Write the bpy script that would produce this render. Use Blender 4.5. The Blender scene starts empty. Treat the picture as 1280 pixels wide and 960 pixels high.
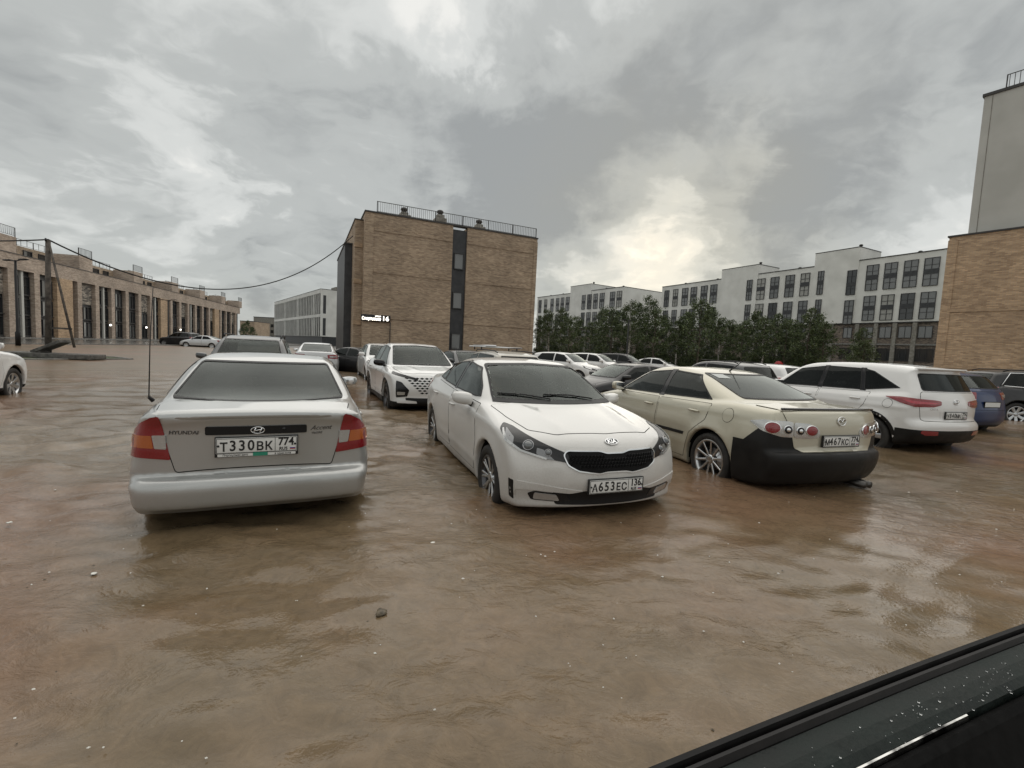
import bpy, bmesh, math, random
import numpy as np
from mathutils import Vector, Matrix, geometry
from mathutils.bvhtree import BVHTree
R = math.radians
random.seed(7); np.random.seed(7)
SC = bpy.context.scene
COL = SC.collection

# ------------------------------------------------------------------ camera
CAMZ = 1.42
WL = 0.035                # the water surface
GROUND = -0.13          # the parking lot lies this far under the water (z = 0)
cd = bpy.data.cameras.new('camera'); CAM = bpy.data.objects.new('camera', cd); COL.objects.link(CAM)
cd.sensor_width = 36; cd.lens = 570.25 / 1280 * 36; cd.clip_start = 0.02; cd.clip_end = 2000
CAM.matrix_world = Matrix.Translation((0, 0, CAMZ)) @ Matrix.Rotation(R(90 - 4.35), 4, 'X') @ Matrix.Rotation(R(2.76), 4, 'Z')
SC.camera = CAM

# ------------------------------------------------------------------ sky, sun, exposure
def N(nt, t, x=0, **kw):
    n = nt.nodes.new(t)
    for k, v in kw.items():
        if k in n.inputs: n.inputs[k].default_value = v
        else: setattr(n, k, v)
    return n
SUN_EL, SUN_AZ = 62, 18          # degrees; azimuth clockwise from +Y
def world():
    w = bpy.data.worlds.new('World'); SC.world = w; w.use_nodes = True
    nt = w.node_tree; nt.nodes.clear(); L = nt.links.new
    out = N(nt, 'ShaderNodeOutputWorld'); bg = N(nt, 'ShaderNodeBackground')
    L(bg.outputs[0], out.inputs[0])
    sky = N(nt, 'ShaderNodeTexSky', sky_type='NISHITA', sun_disc=False, sun_elevation=R(SUN_EL), sun_rotation=R(SUN_AZ))
    tc = N(nt, 'ShaderNodeTexCoord')
    def vm(op, a, b=None):
        n = N(nt, 'ShaderNodeVectorMath', operation=op)
        for i, v in enumerate((a, b)):
            if v is None: continue
            if isinstance(v, (tuple, list)): n.inputs[i].default_value = v
            else: L(v, n.inputs[i])
        return n
    def m(op, a, b=None, c=None, clamp=False):
        n = N(nt, 'ShaderNodeMath', operation=op, use_clamp=clamp)
        for i, v in enumerate((a, b, c)):
            if v is None: continue
            if isinstance(v, (int, float)): n.inputs[i].default_value = v
            else: L(v, n.inputs[i])
        return n.outputs[0]
    d = tc.outputs['Generated']
    sep = N(nt, 'ShaderNodeSeparateXYZ'); L(d, sep.inputs[0])
    zc = m('MAXIMUM', sep.outputs[2], 0.0)
    den = m('ADD', zc, 0.32)
    cmb = N(nt, 'ShaderNodeCombineXYZ'); L(m('DIVIDE', sep.outputs[0], den), cmb.inputs[0]); L(m('DIVIDE', sep.outputs[1], den), cmb.inputs[1])
    P = cmb.outputs[0]                                     # the cloud deck, a plane overhead
    warp = N(nt, 'ShaderNodeTexNoise', Scale=1.0, Detail=5, Roughness=0.55); L(P, warp.inputs['Vector'])
    wv = vm('SCALE', vm('SUBTRACT', warp.outputs['Color'], (0.5, 0.5, 0.5)).outputs[0]); wv.inputs['Scale'].default_value = 1.0
    PW = vm('ADD', P, wv.outputs[0]).outputs[0]
    n1 = N(nt, 'ShaderNodeTexNoise', Scale=1.1, Detail=8, Roughness=0.52); L(PW, n1.inputs['Vector'])
    n2 = N(nt, 'ShaderNodeTexNoise', Scale=3.6, Detail=6, Roughness=0.55); L(PW, n2.inputs['Vector'])
    warp2 = N(nt, 'ShaderNodeTexNoise', Scale=4.5, Detail=6, Roughness=0.6); L(d, warp2.inputs['Vector'])
    wv2 = vm('SCALE', vm('SUBTRACT', warp2.outputs['Color'], (0.5, 0.5, 0.5)).outputs[0]); wv2.inputs['Scale'].default_value = 0.36
    DW = vm('NORMALIZE', vm('ADD', d, wv2.outputs[0]).outputs[0]).outputs[0]
    def blob(dirv, width, power=1.0):                       # a cloud bank or a gap seen in that direction
        dt = vm('DOT_PRODUCT', DW, tuple(Vector(dirv).normalized())).outputs['Value']
        a = m('DIVIDE', m('SUBTRACT', 1.0, dt), width)      # (1-cos)/width
        return m('POWER', 2.718, m('MULTIPLY', a, -1.0))
    dens = m('ADD', m('MULTIPLY', n1.outputs[0], 0.62), m('MULTIPLY', n2.outputs[0], 0.38))
    n3 = N(nt, 'ShaderNodeTexNoise', Scale=2.0, Detail=9, Roughness=0.58); L(PW, n3.inputs['Vector'])
    puff = N(nt, 'ShaderNodeMapRange', interpolation_type='SMOOTHSTEP'); L(n3.outputs[0], puff.inputs[0]); puff.inputs[1].default_value = 0.47; puff.inputs[2].default_value = 0.58; puff.inputs[3].default_value = -0.025; puff.inputs[4].default_value = 0.055
    dens = m('ADD', m('MULTIPLY_ADD', dens, 1.15, -0.075), puff.outputs[0])
    for dirv, wd, amt in BLOBS:
        dens = m('ADD', dens, m('MULTIPLY', blob(dirv, wd), amt))
    cr = N(nt, 'ShaderNodeValToRGB'); L(dens, cr.inputs[0])
    e = cr.color_ramp; e.interpolation = 'EASE'
    e.elements[0].position = 0.28; e.elements[0].color = (0.84, 0.79, 0.71, 1)
    e.elements[1].position = 0.80; e.elements[1].color = (0.235, 0.243, 0.238, 1)
    for p, c in ((0.39, (0.60, 0.595, 0.565, 1)), (0.49, (0.47, 0.478, 0.46, 1)), (0.60, (0.345, 0.355, 0.342, 1))):
        k = e.elements.new(p); k.color = c
    # warm glow of the hidden sun low behind the houses
    sd = (math.sin(R(SUN_AZ)) * math.cos(R(11)), math.cos(R(SUN_AZ)) * math.cos(R(11)), math.sin(R(11)))
    g = blob(sd, 0.030)
    mixg = N(nt, 'ShaderNodeMix', data_type='RGBA', blend_type='MULTIPLY'); L(cr.outputs[0], mixg.inputs[6])
    mixg.inputs[7].default_value = (1.10, 1.03, 0.90, 1); L(g, mixg.inputs[0])
    sk = N(nt, 'ShaderNodeMix', data_type='RGBA', blend_type='MIX'); sk.inputs[0].default_value = 0.93
    scl = vm('SCALE', sky.outputs[0]); scl.inputs['Scale'].default_value = 0.06
    L(scl.outputs[0], sk.inputs[6]); L(mixg.outputs[2], sk.inputs[7])
    L(sk.outputs[2], bg.inputs[0]); bg.inputs[1].default_value = 1.0
def pixdir(px, py):
    X = (px - 640) / 570.25; Y = (480 - py) / 570.25
    r = R(2.76); x, y = X * math.cos(r) - Y * math.sin(r), X * math.sin(r) + Y * math.cos(r)
    p = R(4.35)
    return (x, math.cos(p) + y * math.sin(p), -math.sin(p) + y * math.cos(p))
# cloud banks (+, darker) and thin gaps (-, brighter): direction, angular size, amount
BLOBS = [(pixdir(200, 220), 0.12, 0.13), (pixdir(620, 175), 0.014, 0.25), (pixdir(540, 145), 0.004, 0.13), (pixdir(700, 225), 0.014, 0.20), (pixdir(620, 250), 0.008, 0.08),
         (pixdir(1080, 60), 0.05, 0.13), (pixdir(1000, 235), 0.020, 0.22), (pixdir(810, 130), 0.005, 0.16), (pixdir(1090, 265), 0.012, 0.12), (pixdir(590, 50), 0.012, -0.15),
         (pixdir(810, 335), 0.006, -0.10), (pixdir(880, 345), 0.006, -0.09), (pixdir(740, 300), 0.004, -0.07), (pixdir(890, 180), 0.005, -0.11), (pixdir(900, 265), 0.004, -0.09), (pixdir(1160, 195), 0.006, -0.12), (pixdir(110, 60), 0.02, -0.05)]
world()
sl = bpy.data.lights.new('sun', 'SUN'); sl.energy = 1.15; sl.angle = R(110); sl.color = (1.0, 0.94, 0.86)
so = bpy.data.objects.new('sun', sl); COL.objects.link(so)
so.rotation_euler = (R(90 - SUN_EL), 0, R(180 - SUN_AZ))
SC.view_settings.view_transform = 'Standard'; SC.view_settings.look = 'None'; SC.view_settings.exposure = 0.60; SC.view_settings.gamma = 1
SC.cycles.max_bounces = 8; SC.cycles.transparent_max_bounces = 16

# ------------------------------------------------------------------ helpers
def thing(name, label, cat, loc=(0, 0, 0), rz=0, group=None):
    o = bpy.data.objects.new(name, None); COL.objects.link(o)
    o.location = loc; o.rotation_euler = (0, 0, rz); o.empty_display_size = 0.1
    return tag(o, label, cat, group)
def tag(o, label=None, cat=None, group=None, kind=None):
    if label: o['label'] = label
    if cat: o['category'] = cat
    if group: o['group'] = group
    if kind: o['kind'] = kind
    return o
def link(name, me, parent=None, mats=None, loc=None, rot=None):
    o = bpy.data.objects.new(name, me); COL.objects.link(o)
    if parent: o.parent = parent
    if loc: o.location = loc
    if rot: o.rotation_euler = rot
    if mats:
        for m_ in (mats if isinstance(mats, (list, tuple)) else [mats]): me.materials.append(m_)
    return o
def mesh(name, V, F, smooth=False, mi=None):
    me = bpy.data.meshes.new(name); me.from_pydata([tuple(v) for v in V], [], [tuple(f) for f in F])
    if mi is not None: me.polygons.foreach_set('material_index', mi)
    if smooth: me.polygons.foreach_set('use_smooth', [True] * len(me.polygons))
    me.update(); return me
class MB:
    """collects simple shapes into one mesh"""
    def __init__(s): s.V = []; s.F = []; s.M = []; s.S = []
    def add(s, V, F, mi=0, smooth=False):
        n = len(s.V); s.V += [tuple(v) for v in V]; s.F += [tuple(i + n for i in f) for f in F]; s.M += [mi] * len(F); s.S += [smooth] * len(F); return s
    def box(s, a, b, mi=0, bev=0.0):
        (x0, y0, z0), (x1, y1, z1) = a, b
        if bev <= 0:
            V = [(x, y, z) for x in (x0, x1) for y in (y0, y1) for z in (z0, z1)]
            return s.add(V, [(0, 1, 3, 2), (4, 6, 7, 5), (0, 4, 5, 1), (2, 3, 7, 6), (0, 2, 6, 4), (1, 5, 7, 3)], mi)
        bm = bmesh.new(); bmesh.ops.create_cube(bm, size=1)
        for v in bm.verts: v.co = Vector(((x0 + x1) / 2 + v.co.x * (x1 - x0), (y0 + y1) / 2 + v.co.y * (y1 - y0), (z0 + z1) / 2 + v.co.z * (z1 - z0)))
        bmesh.ops.bevel(bm, geom=bm.edges[:], offset=bev, segments=3, affect='EDGES', profile=0.5)
        s.bm(bm, mi, True); return s
    def bm(s, bm, mi=0, smooth=False):
        bm.verts.index_update(); s.add([v.co[:] for v in bm.verts], [[v.index for v in f.verts] for f in bm.faces], mi, smooth); bm.free(); return s
    def tube(s, pts, r, n=8, mi=0, smooth=True, closed=False):
        pts = [Vector(p) for p in pts]; V = []; F = []; m = len(pts)
        rs = r if isinstance(r, (list, tuple)) else [r] * m
        up = None
        for i, p in enumerate(pts):
            if closed: t = pts[(i + 1) % m] - pts[i - 1]
            else: t = pts[min(i + 1, m - 1)] - pts[max(i - 1, 0)]
            t.normalize()
            if up is None: up = Vector((0, 0, 1)) if abs(t.z) < 0.9 else Vector((1, 0, 0))
            a = t.cross(up).normalized(); b = a.cross(t).normalized(); up = b
            for k in range(n):
                q = 2 * math.pi * k / n; V.append(p + a * (math.cos(q) * rs[i]) + b * (math.sin(q) * rs[i]))
        for i in range(m if closed else m - 1):
            j = (i + 1) % m
            for k in range(n): F.append((i * n + k, i * n + (k + 1) % n, j * n + (k + 1) % n, j * n + k))
        if not closed: F.append(tuple(range(n))[::-1]); F.append(tuple((m - 1) * n + k for k in range(n)))
        return s.add(V, F, mi, smooth)
    def lathe(s, prof, n=32, axis='y', c=(0, 0, 0), mi=0, closed=False, smooth=True):
        """prof: (radius, along) pairs revolved round the axis through c"""
        V = []; F = []; m = len(prof)
        for r_, a in prof:
            for k in range(n):
                q = 2 * math.pi * k / n; u, v = r_ * math.cos(q), r_ * math.sin(q)
                V.append({'y': (c[0] + u, c[1] + a, c[2] + v), 'z': (c[0] + u, c[1] + v, c[2] + a), 'x': (c[0] + a, c[1] + u, c[2] + v)}[axis])
        for i in range(m if closed else m - 1):
            j = (i + 1) % m
            for k in range(n): F.append((i * n + k, i * n + (k + 1) % n, j * n + (k + 1) % n, j * n + k))
        return s.add(V, F, mi, smooth)
    def quad(s, a, b, c, d, mi=0): return s.add([a, b, c, d], [(0, 1, 2, 3)], mi)
    def prism(s, poly, z0, z1, fn=lambda u, v, w: (u, v, w), mi=0):
        n = len(poly); V = [fn(u, v, z0) for u, v in poly] + [fn(u, v, z1) for u, v in poly]
        F = [tuple(range(n))[::-1], tuple(range(n, 2 * n))] + [(i, (i + 1) % n, n + (i + 1) % n, n + i) for i in range(n)]
        return s.add(V, F, mi)
    def xf(s, M):
        s.V = [tuple(M @ Vector(v)) for v in s.V]; return s
    def me(s, name, mats=None):
        me = bpy.data.meshes.new(name); me.from_pydata(s.V, [], s.F)
        me.polygons.foreach_set('material_index', s.M); me.polygons.foreach_set('use_smooth', s.S)
        if not getattr(s, 'keep', False): bm = bmesh.new(); bm.from_mesh(me); bmesh.ops.recalc_face_normals(bm, faces=bm.faces[:]); bm.to_mesh(me); bm.free()
        for m_ in (mats if isinstance(mats, (list, tuple)) else [mats] if mats else []): me.materials.append(m_)
        me.update(); return me
    def build(s, name, mats, parent=None, loc=None, rot=None):
        return link(name, s.me(name, mats), parent, None, loc, rot)
def text_mesh(txt, size=1.0, shear=0.0, bold=0.0, extrude=0.001, align='CENTER'):
    cu = bpy.data.curves.new('lettering', 'FONT'); cu.body = txt; cu.size = size; cu.shear = shear; cu.offset = bold; cu.extrude = extrude
    cu.align_x = align; cu.align_y = 'CENTER'; cu.resolution_u = 3
    o = bpy.data.objects.new('lettering', cu); COL.objects.link(o)
    dg = bpy.context.evaluated_depsgraph_get(); me = bpy.data.meshes.new_from_object(o.evaluated_get(dg))
    bpy.data.objects.remove(o); bpy.data.curves.remove(cu); return me

# ------------------------------------------------------------------ materials
MAT = {}
def mat(name, col, rough=0.5, metal=0.0, coat=0.0, spec=0.5, fn=None, emit=None, **kw):
    if name in MAT: return MAT[name]
    m = bpy.data.materials.new(name); m.use_nodes = True; nt = m.node_tree; b = nt.nodes['Principled BSDF']
    b.inputs['Base Color'].default_value = (*col, 1); b.inputs['Roughness'].default_value = rough; b.inputs['Metallic'].default_value = metal
    b.inputs['Coat Weight'].default_value = coat; b.inputs['Coat Roughness'].default_value = 0.04; b.inputs['Specular IOR Level'].default_value = spec
    if emit: b.inputs['Emission Color'].default_value = (*emit[0], 1); b.inputs['Emission Strength'].default_value = emit[1]
    for k, v in kw.items(): b.inputs[k].default_value = v
    if fn: fn(nt, b)
    MAT[name] = m; return m
def noise_col(c0, c1, scale=5, detail=5, lo=0.35, hi=0.65, bump=0.0, bscale=None, coord='Object', rough=None):
    def fn(nt, b):
        L = nt.links.new; tc = N(nt, 'ShaderNodeTexCoord')
        n = N(nt, 'ShaderNodeTexNoise', Scale=scale, Detail=detail); L(tc.outputs[coord], n.inputs['Vector'])
        r = N(nt, 'ShaderNodeValToRGB'); L(n.outputs[0], r.inputs[0]); e = r.color_ramp.elements
        e[0].position = lo; e[0].color = (*c0, 1); e[1].position = hi; e[1].color = (*c1, 1); L(r.outputs[0], b.inputs['Base Color'])
        if rough:
            mr = N(nt, 'ShaderNodeMapRange'); L(n.outputs[0], mr.inputs[0]); mr.inputs[1].default_value = lo; mr.inputs[2].default_value = hi
            mr.inputs[3].default_value, mr.inputs[4].default_value = rough; L(mr.outputs[0], b.inputs['Roughness'])
        if bump:
            n2 = N(nt, 'ShaderNodeTexNoise', Scale=bscale or scale * 4, Detail=4); L(tc.outputs[coord], n2.inputs['Vector'])
            bp = N(nt, 'ShaderNodeBump', Strength=bump, Distance=0.02); L(n2.outputs[0], bp.inputs['Height']); L(bp.outputs[0], b.inputs['Normal'])
    return fn
def paint(name, col, metallic=0.0, rough=0.32, dirt=0.35, dirtcol=(0.16, 0.12, 0.085), coat=0.9):
    """car paint, clear coat, road film thickest low down on the doors and bumpers, rain beads"""
    def fn(nt, b):
        L = nt.links.new; tc = N(nt, 'ShaderNodeTexCoord')
        n = N(nt, 'ShaderNodeTexNoise', Scale=3.0, Detail=6, Roughness=0.65); L(tc.outputs['Object'], n.inputs['Vector'])
        n2 = N(nt, 'ShaderNodeTexNoise', Scale=90, Detail=4, Roughness=0.7); L(tc.outputs['Object'], n2.inputs['Vector'])
        sp = N(nt, 'ShaderNodeSeparateXYZ'); L(tc.outputs['Object'], sp.inputs[0])
        h = N(nt, 'ShaderNodeMapRange'); L(sp.outputs[2], h.inputs[0]); h.inputs[1].default_value = 0.2; h.inputs[2].default_value = 0.95; h.inputs[3].default_value = 1.0; h.inputs[4].default_value = 0.12
        a = N(nt, 'ShaderNodeMath', operation='MULTIPLY'); L(n.outputs[0], a.inputs[0]); L(h.outputs[0], a.inputs[1])
        a2 = N(nt, 'ShaderNodeMath', operation='MULTIPLY'); L(a.outputs[0], a2.inputs[0]); L(n2.outputs[0], a2.inputs[1])
        td = N(nt, 'ShaderNodeMapRange', interpolation_type='SMOOTHSTEP'); L(sp.outputs[2], td.inputs[0]); td.inputs[1].default_value = 0.14; td.inputs[2].default_value = 0.33; td.inputs[3].default_value = 0.55; td.inputs[4].default_value = 0.0   # wet tide line left by the flood
        tn = N(nt, 'ShaderNodeMath', operation='MULTIPLY'); L(td.outputs[0], tn.inputs[0]); L(n.outputs[0], tn.inputs[1])
        a3 = N(nt, 'ShaderNodeMath', operation='MULTIPLY_ADD', use_clamp=True); L(a2.outputs[0], a3.inputs[0]); a3.inputs[1].default_value = dirt * 2.6; L(tn.outputs[0], a3.inputs[2])
        mx = N(nt, 'ShaderNodeMix', data_type='RGBA'); L(a3.outputs[0], mx.inputs[0]); mx.inputs[6].default_value = (*col, 1); mx.inputs[7].default_value = (*dirtcol, 1)
        L(mx.outputs[2], b.inputs['Base Color'])
        rr = N(nt, 'ShaderNodeMath', operation='MULTIPLY_ADD'); L(a3.outputs[0], rr.inputs[0]); rr.inputs[1].default_value = 0.5; rr.inputs[2].default_value = rough; L(rr.outputs[0], b.inputs['Roughness'])
        cw = N(nt, 'ShaderNodeMath', operation='MULTIPLY_ADD', use_clamp=True); L(a3.outputs[0], cw.inputs[0]); cw.inputs[1].default_value = -1.6; cw.inputs[2].default_value = coat; L(cw.outputs[0], b.inputs['Coat Weight'])
        vo = N(nt, 'ShaderNodeTexVoronoi', Scale=70.0); L(tc.outputs['Object'], vo.inputs['Vector'])
        mr = N(nt, 'ShaderNodeMapRange'); L(vo.outputs['Distance'], mr.inputs[0]); mr.inputs[1].default_value = 0.05; mr.inputs[2].default_value = 0.28; mr.inputs[3].default_value = 1; mr.inputs[4].default_value = 0
        n3 = N(nt, 'ShaderNodeTexNoise', Scale=0.9, Detail=3); L(tc.outputs['Object'], n3.inputs['Vector'])
        bw = N(nt, 'ShaderNodeBump', Strength=0.03, Distance=0.04); L(n3.outputs[0], bw.inputs['Height'])
        bp = N(nt, 'ShaderNodeBump', Strength=0.05, Distance=0.0015); L(mr.outputs[0], bp.inputs['Height']); L(bw.outputs[0], bp.inputs['Normal'])
        L(bp.outputs[0], b.inputs['Coat Normal']); L(bw.outputs[0], b.inputs['Normal'])
    return mat(name, col, rough, metallic, 0.9, 0.5, fn)
def glass(name, tint, refl_rough=0.02, film=(0.84, 0.90, 0.87)):
    """thin car glass: tinted see-through with a mirror-like skin by Fresnel and rain beads"""
    if name in MAT: return MAT[name]
    m = bpy.data.materials.new(name); m.use_nodes = True; nt = m.node_tree; nt.nodes.clear(); L = nt.links.new
    o = N(nt, 'ShaderNodeOutputMaterial'); mx = N(nt, 'ShaderNodeMixShader'); tr = N(nt, 'ShaderNodeBsdfTransparent'); gl = N(nt, 'ShaderNodeBsdfGlossy', Roughness=refl_rough)
    tr.inputs[0].default_value = (*tint, 1); gl.inputs[0].default_value = (*film, 1)
    fr = N(nt, 'ShaderNodeFresnel', IOR=1.37)
    tc = N(nt, 'ShaderNodeTexCoord'); vo = N(nt, 'ShaderNodeTexVoronoi', Scale=85.0); L(tc.outputs['Object'], vo.inputs['Vector'])
    mr = N(nt, 'ShaderNodeMapRange'); L(vo.outputs['Distance'], mr.inputs[0]); mr.inputs[1].default_value = 0.05; mr.inputs[2].default_value = 0.30; mr.inputs[3].default_value = 1; mr.inputs[4].default_value = 0
    bp = N(nt, 'ShaderNodeBump', Strength=0.07, Distance=0.002); L(mr.outputs[0], bp.inputs['Height'])
    L(bp.outputs[0], gl.inputs['Normal']); L(bp.outputs[0], fr.inputs['Normal'])
    L(fr.outputs[0], mx.inputs[0]); L(tr.outputs[0], mx.inputs[1]); L(gl.outputs[0], mx.inputs[2]); L(mx.outputs[0], o.inputs[0])
    MAT[name] = m; return m
def lens_ribs(nt, b):
    L = nt.links.new; tc = N(nt, 'ShaderNodeTexCoord'); vo = N(nt, 'ShaderNodeTexVoronoi', Scale=55.0, Randomness=0.15, distance='CHEBYCHEV'); L(tc.outputs['Object'], vo.inputs['Vector'])
    bp = N(nt, 'ShaderNodeBump', Strength=0.5, Distance=0.004); L(vo.outputs['Distance'], bp.inputs['Height']); L(bp.outputs[0], b.inputs['Normal'])
BLACK = mat('black_plastic', (0.010, 0.010, 0.0105), 0.5, spec=0.3)
GAP = mat('panel_gap', (0.006, 0.006, 0.006), 0.9, spec=0.1)
GLOSSBLACK = mat('gloss_black', (0.006, 0.006, 0.007), 0.10, spec=0.4)
MESHBLACK = mat('grille_black', (0.004, 0.004, 0.0045), 0.6, spec=0.15)
TYRE = mat('tyre_rubber', (0.016, 0.016, 0.016), 0.7, fn=noise_col((0.012, 0.012, 0.012), (0.03, 0.027, 0.024), 8))
CHROME = mat('chrome', (0.75, 0.76, 0.77), 0.12, 1.0)
ALLOY = mat('alloy_silver', (0.55, 0.56, 0.57), 0.28, 1.0)
ALLOYDK = mat('alloy_graphite', (0.10, 0.10, 0.105), 0.35, 0.9)
REDLENS = mat('red_lens', (0.21, 0.004, 0.010), 0.18, coat=1, fn=lens_ribs)
AMBER = mat('amber_lens', (0.40, 0.10, 0.02), 0.2, coat=1, fn=lens_ribs)
CLEARLENS = mat('clear_lens', (0.46, 0.465, 0.46), 0.16, 0.55, coat=1, fn=lens_ribs)
LAMPDARK = mat('lamp_housing', (0.010, 0.0105, 0.0115), 0.2, 0.0, coat=0.3, spec=0.3)
PLATEW = mat('plate_white', (0.66, 0.66, 0.64), 0.4)
PLATEK = mat('plate_black', (0.012, 0.012, 0.012), 0.5)
SEATM = mat('seat_cloth', (0.02, 0.02, 0.022), 0.9)
LINING = mat('cabin_lining', (0.035, 0.034, 0.033), 0.9)
GL_TINT = glass('tinted_glass', (0.11, 0.115, 0.115), film=(0.85, 0.90, 0.88)); GL_DARK = glass('dark_tinted_glass', (0.06, 0.06, 0.062), film=(0.85, 0.90, 0.88)); GL_CLEAR = glass('windscreen_glass', (0.62, 0.68, 0.65))
# ------------------------------------------------------------------ car builder: a solid carved from its side profile, plan width and section, skinned by surface nets
def rounded(pts, r0=0.05, seg=6):
    out = []; n = len(pts)
    for i in range(n):
        p = Vector(pts[i][:2]); a = Vector(pts[i - 1][:2]); b = Vector(pts[(i + 1) % n][:2])
        r = pts[i][2] if len(pts[i]) > 2 else r0
        da, db = (a - p), (b - p); la, lb = da.length, db.length
        ra, rb = min(r, la * 0.48), min(r, lb * 0.48)
        A = p + da / la * ra; B = p + db / lb * rb
        for k in range(seg + 1):
            t = k / seg; out.append(tuple(A * (1 - t) ** 2 + p * 2 * t * (1 - t) + B * t * t))
    return out
def poly_sdf(poly, X, Z):
    d = np.full(X.shape, 1e9); s = np.ones(X.shape)
    n = len(poly)
    for i in range(n):
        ax, az = poly[i]; bx, bz = poly[i - 1]
        ex, ez = bx - ax, bz - az; wx, wz = X - ax, Z - az
        l2 = ex * ex + ez * ez
        if l2 < 1e-12: continue
        t = np.clip((wx * ex + wz * ez) / l2, 0, 1)
        d = np.minimum(d, (wx - ex * t) ** 2 + (wz - ez * t) ** 2)
        c1 = Z >= az; c2 = Z < bz; c3 = ex * wz > ez * wx
        s = np.where((c1 & c2 & c3) | (~c1 & ~c2 & ~c3), -s, s)
    return s * np.sqrt(d)
class LUT:
    def __init__(s, poly, x0, x1, z0, z1, h=0.008):
        s.x0, s.z0, s.h = x0, z0, h; s.nx = int((x1 - x0) / h) + 2; s.nz = int((z1 - z0) / h) + 2
        X, Z = np.meshgrid(x0 + h * np.arange(s.nx), z0 + h * np.arange(s.nz), indexing='ij'); s.d = poly_sdf(poly, X, Z)
    def __call__(s, x, z):
        u = np.clip((x - s.x0) / s.h, 0, s.nx - 1.001); v = np.clip((z - s.z0) / s.h, 0, s.nz - 1.001)
        i = u.astype(int); j = v.astype(int); u = u - i; v = v - j; d = s.d
        return (d[i, j] * (1 - u) + d[i + 1, j] * u) * (1 - v) + (d[i, j + 1] * (1 - u) + d[i + 1, j + 1] * u) * v
def smax(a, b, k):
    h = np.maximum(k - np.abs(a - b), 0) / k; return np.maximum(a, b) + h * h * k * 0.25
def smin(a, b, k): return -smax(-a, -b, k)
def table(tab, r=0.12):
    """smooth interpolation of (t, value) control points (monotone cubic)"""
    t = np.array([p[0] for p in tab], float); v = np.array([p[1] for p in tab], float)
    o = np.argsort(t); t = t[o]; v = v[o]; d = np.diff(v) / np.diff(t); m = np.zeros(len(t)); m[0], m[-1] = d[0], d[-1]
    for i in range(1, len(t) - 1):
        if d[i - 1] * d[i] > 0: w1 = 2 * (t[i + 1] - t[i]) + t[i] - t[i - 1]; w2 = t[i + 1] - t[i] + 2 * (t[i] - t[i - 1]); m[i] = (w1 + w2) / (w1 / d[i - 1] + w2 / d[i])
    g = np.linspace(t[0], t[-1], 600); k = np.clip(np.searchsorted(t, g) - 1, 0, len(t) - 2); h = t[k + 1] - t[k]; s = (g - t[k]) / h
    y = v[k] * (2 * s ** 3 - 3 * s ** 2 + 1) + h * m[k] * (s ** 3 - 2 * s ** 2 + s) + v[k + 1] * (-2 * s ** 3 + 3 * s ** 2) + h * m[k + 1] * (s ** 3 - s ** 2)
    return lambda q: np.interp(q, g, y)
def sstep(a, b, x): t = np.clip((x - a) / (b - a), 0, 1); return t * t * (3 - 2 * t)
def surface_nets(f, org, h):
    nx, ny, nz = f.shape; ins = f < 0
    c = np.zeros((nx - 1, ny - 1, nz - 1), int); P = np.zeros((nx - 1, ny - 1, nz - 1, 3)); cnt = np.zeros((nx - 1, ny - 1, nz - 1))
    sl_ = lambda o, n: slice(o, n - 1 + o)
    corner = lambda a, i, j, k: a[sl_(i, nx), sl_(j, ny), sl_(k, nz)]
    tot = sum(corner(ins, i, j, k).astype(int) for i in (0, 1) for j in (0, 1) for k in (0, 1))
    act = (tot > 0) & (tot < 8); I = np.argwhere(act); idx = -np.ones(act.shape, int); idx[act] = np.arange(len(I))
    pos = np.zeros((len(I), 3)); ct = np.zeros(len(I))
    cor = [(i, j, k) for i in (0, 1) for j in (0, 1) for k in (0, 1)]
    for a in cor:
        for ax in range(3):
            if a[ax]: continue
            b = list(a); b[ax] = 1
            fa = f[I[:, 0] + a[0], I[:, 1] + a[1], I[:, 2] + a[2]]; fb = f[I[:, 0] + b[0], I[:, 1] + b[1], I[:, 2] + b[2]]
            cr = (fa < 0) != (fb < 0); t = np.where(cr, fa / np.where(cr, fa - fb, 1), 0)
            p = np.tile(np.array(a, float), (len(I), 1)); p[:, ax] += t
            pos += p * cr[:, None]; ct += cr
    V = org + (I + pos / ct[:, None]) * h
    F = []
    for ax in range(3):
        o1, o2 = [(1, 2), (2, 0), (0, 1)][ax]
        s0 = [slice(None)] * 3; s1 = [slice(None)] * 3; s0[ax] = slice(0, -1); s1[ax] = slice(1, None)
        ch = ins[tuple(s0)] != ins[tuple(s1)]; E = np.argwhere(ch)
        ok = (E[:, o1] > 0) & (E[:, o2] > 0) & (E[:, o1] < f.shape[o1] - 1) & (E[:, o2] < f.shape[o2] - 1); E = E[ok]
        q = []
        for d1, d2 in ((0, 0), (1, 0), (1, 1), (0, 1)):
            K = E.copy(); K[:, o1] -= d1; K[:, o2] -= d2; q.append(idx[K[:, 0], K[:, 1], K[:, 2]])
        q = np.stack(q, 1); fl = ins[E[:, 0], E[:, 1], E[:, 2]]
        q[~fl] = q[~fl][:, ::-1]; F.append(q)
    return V, np.concatenate(F)

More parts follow.
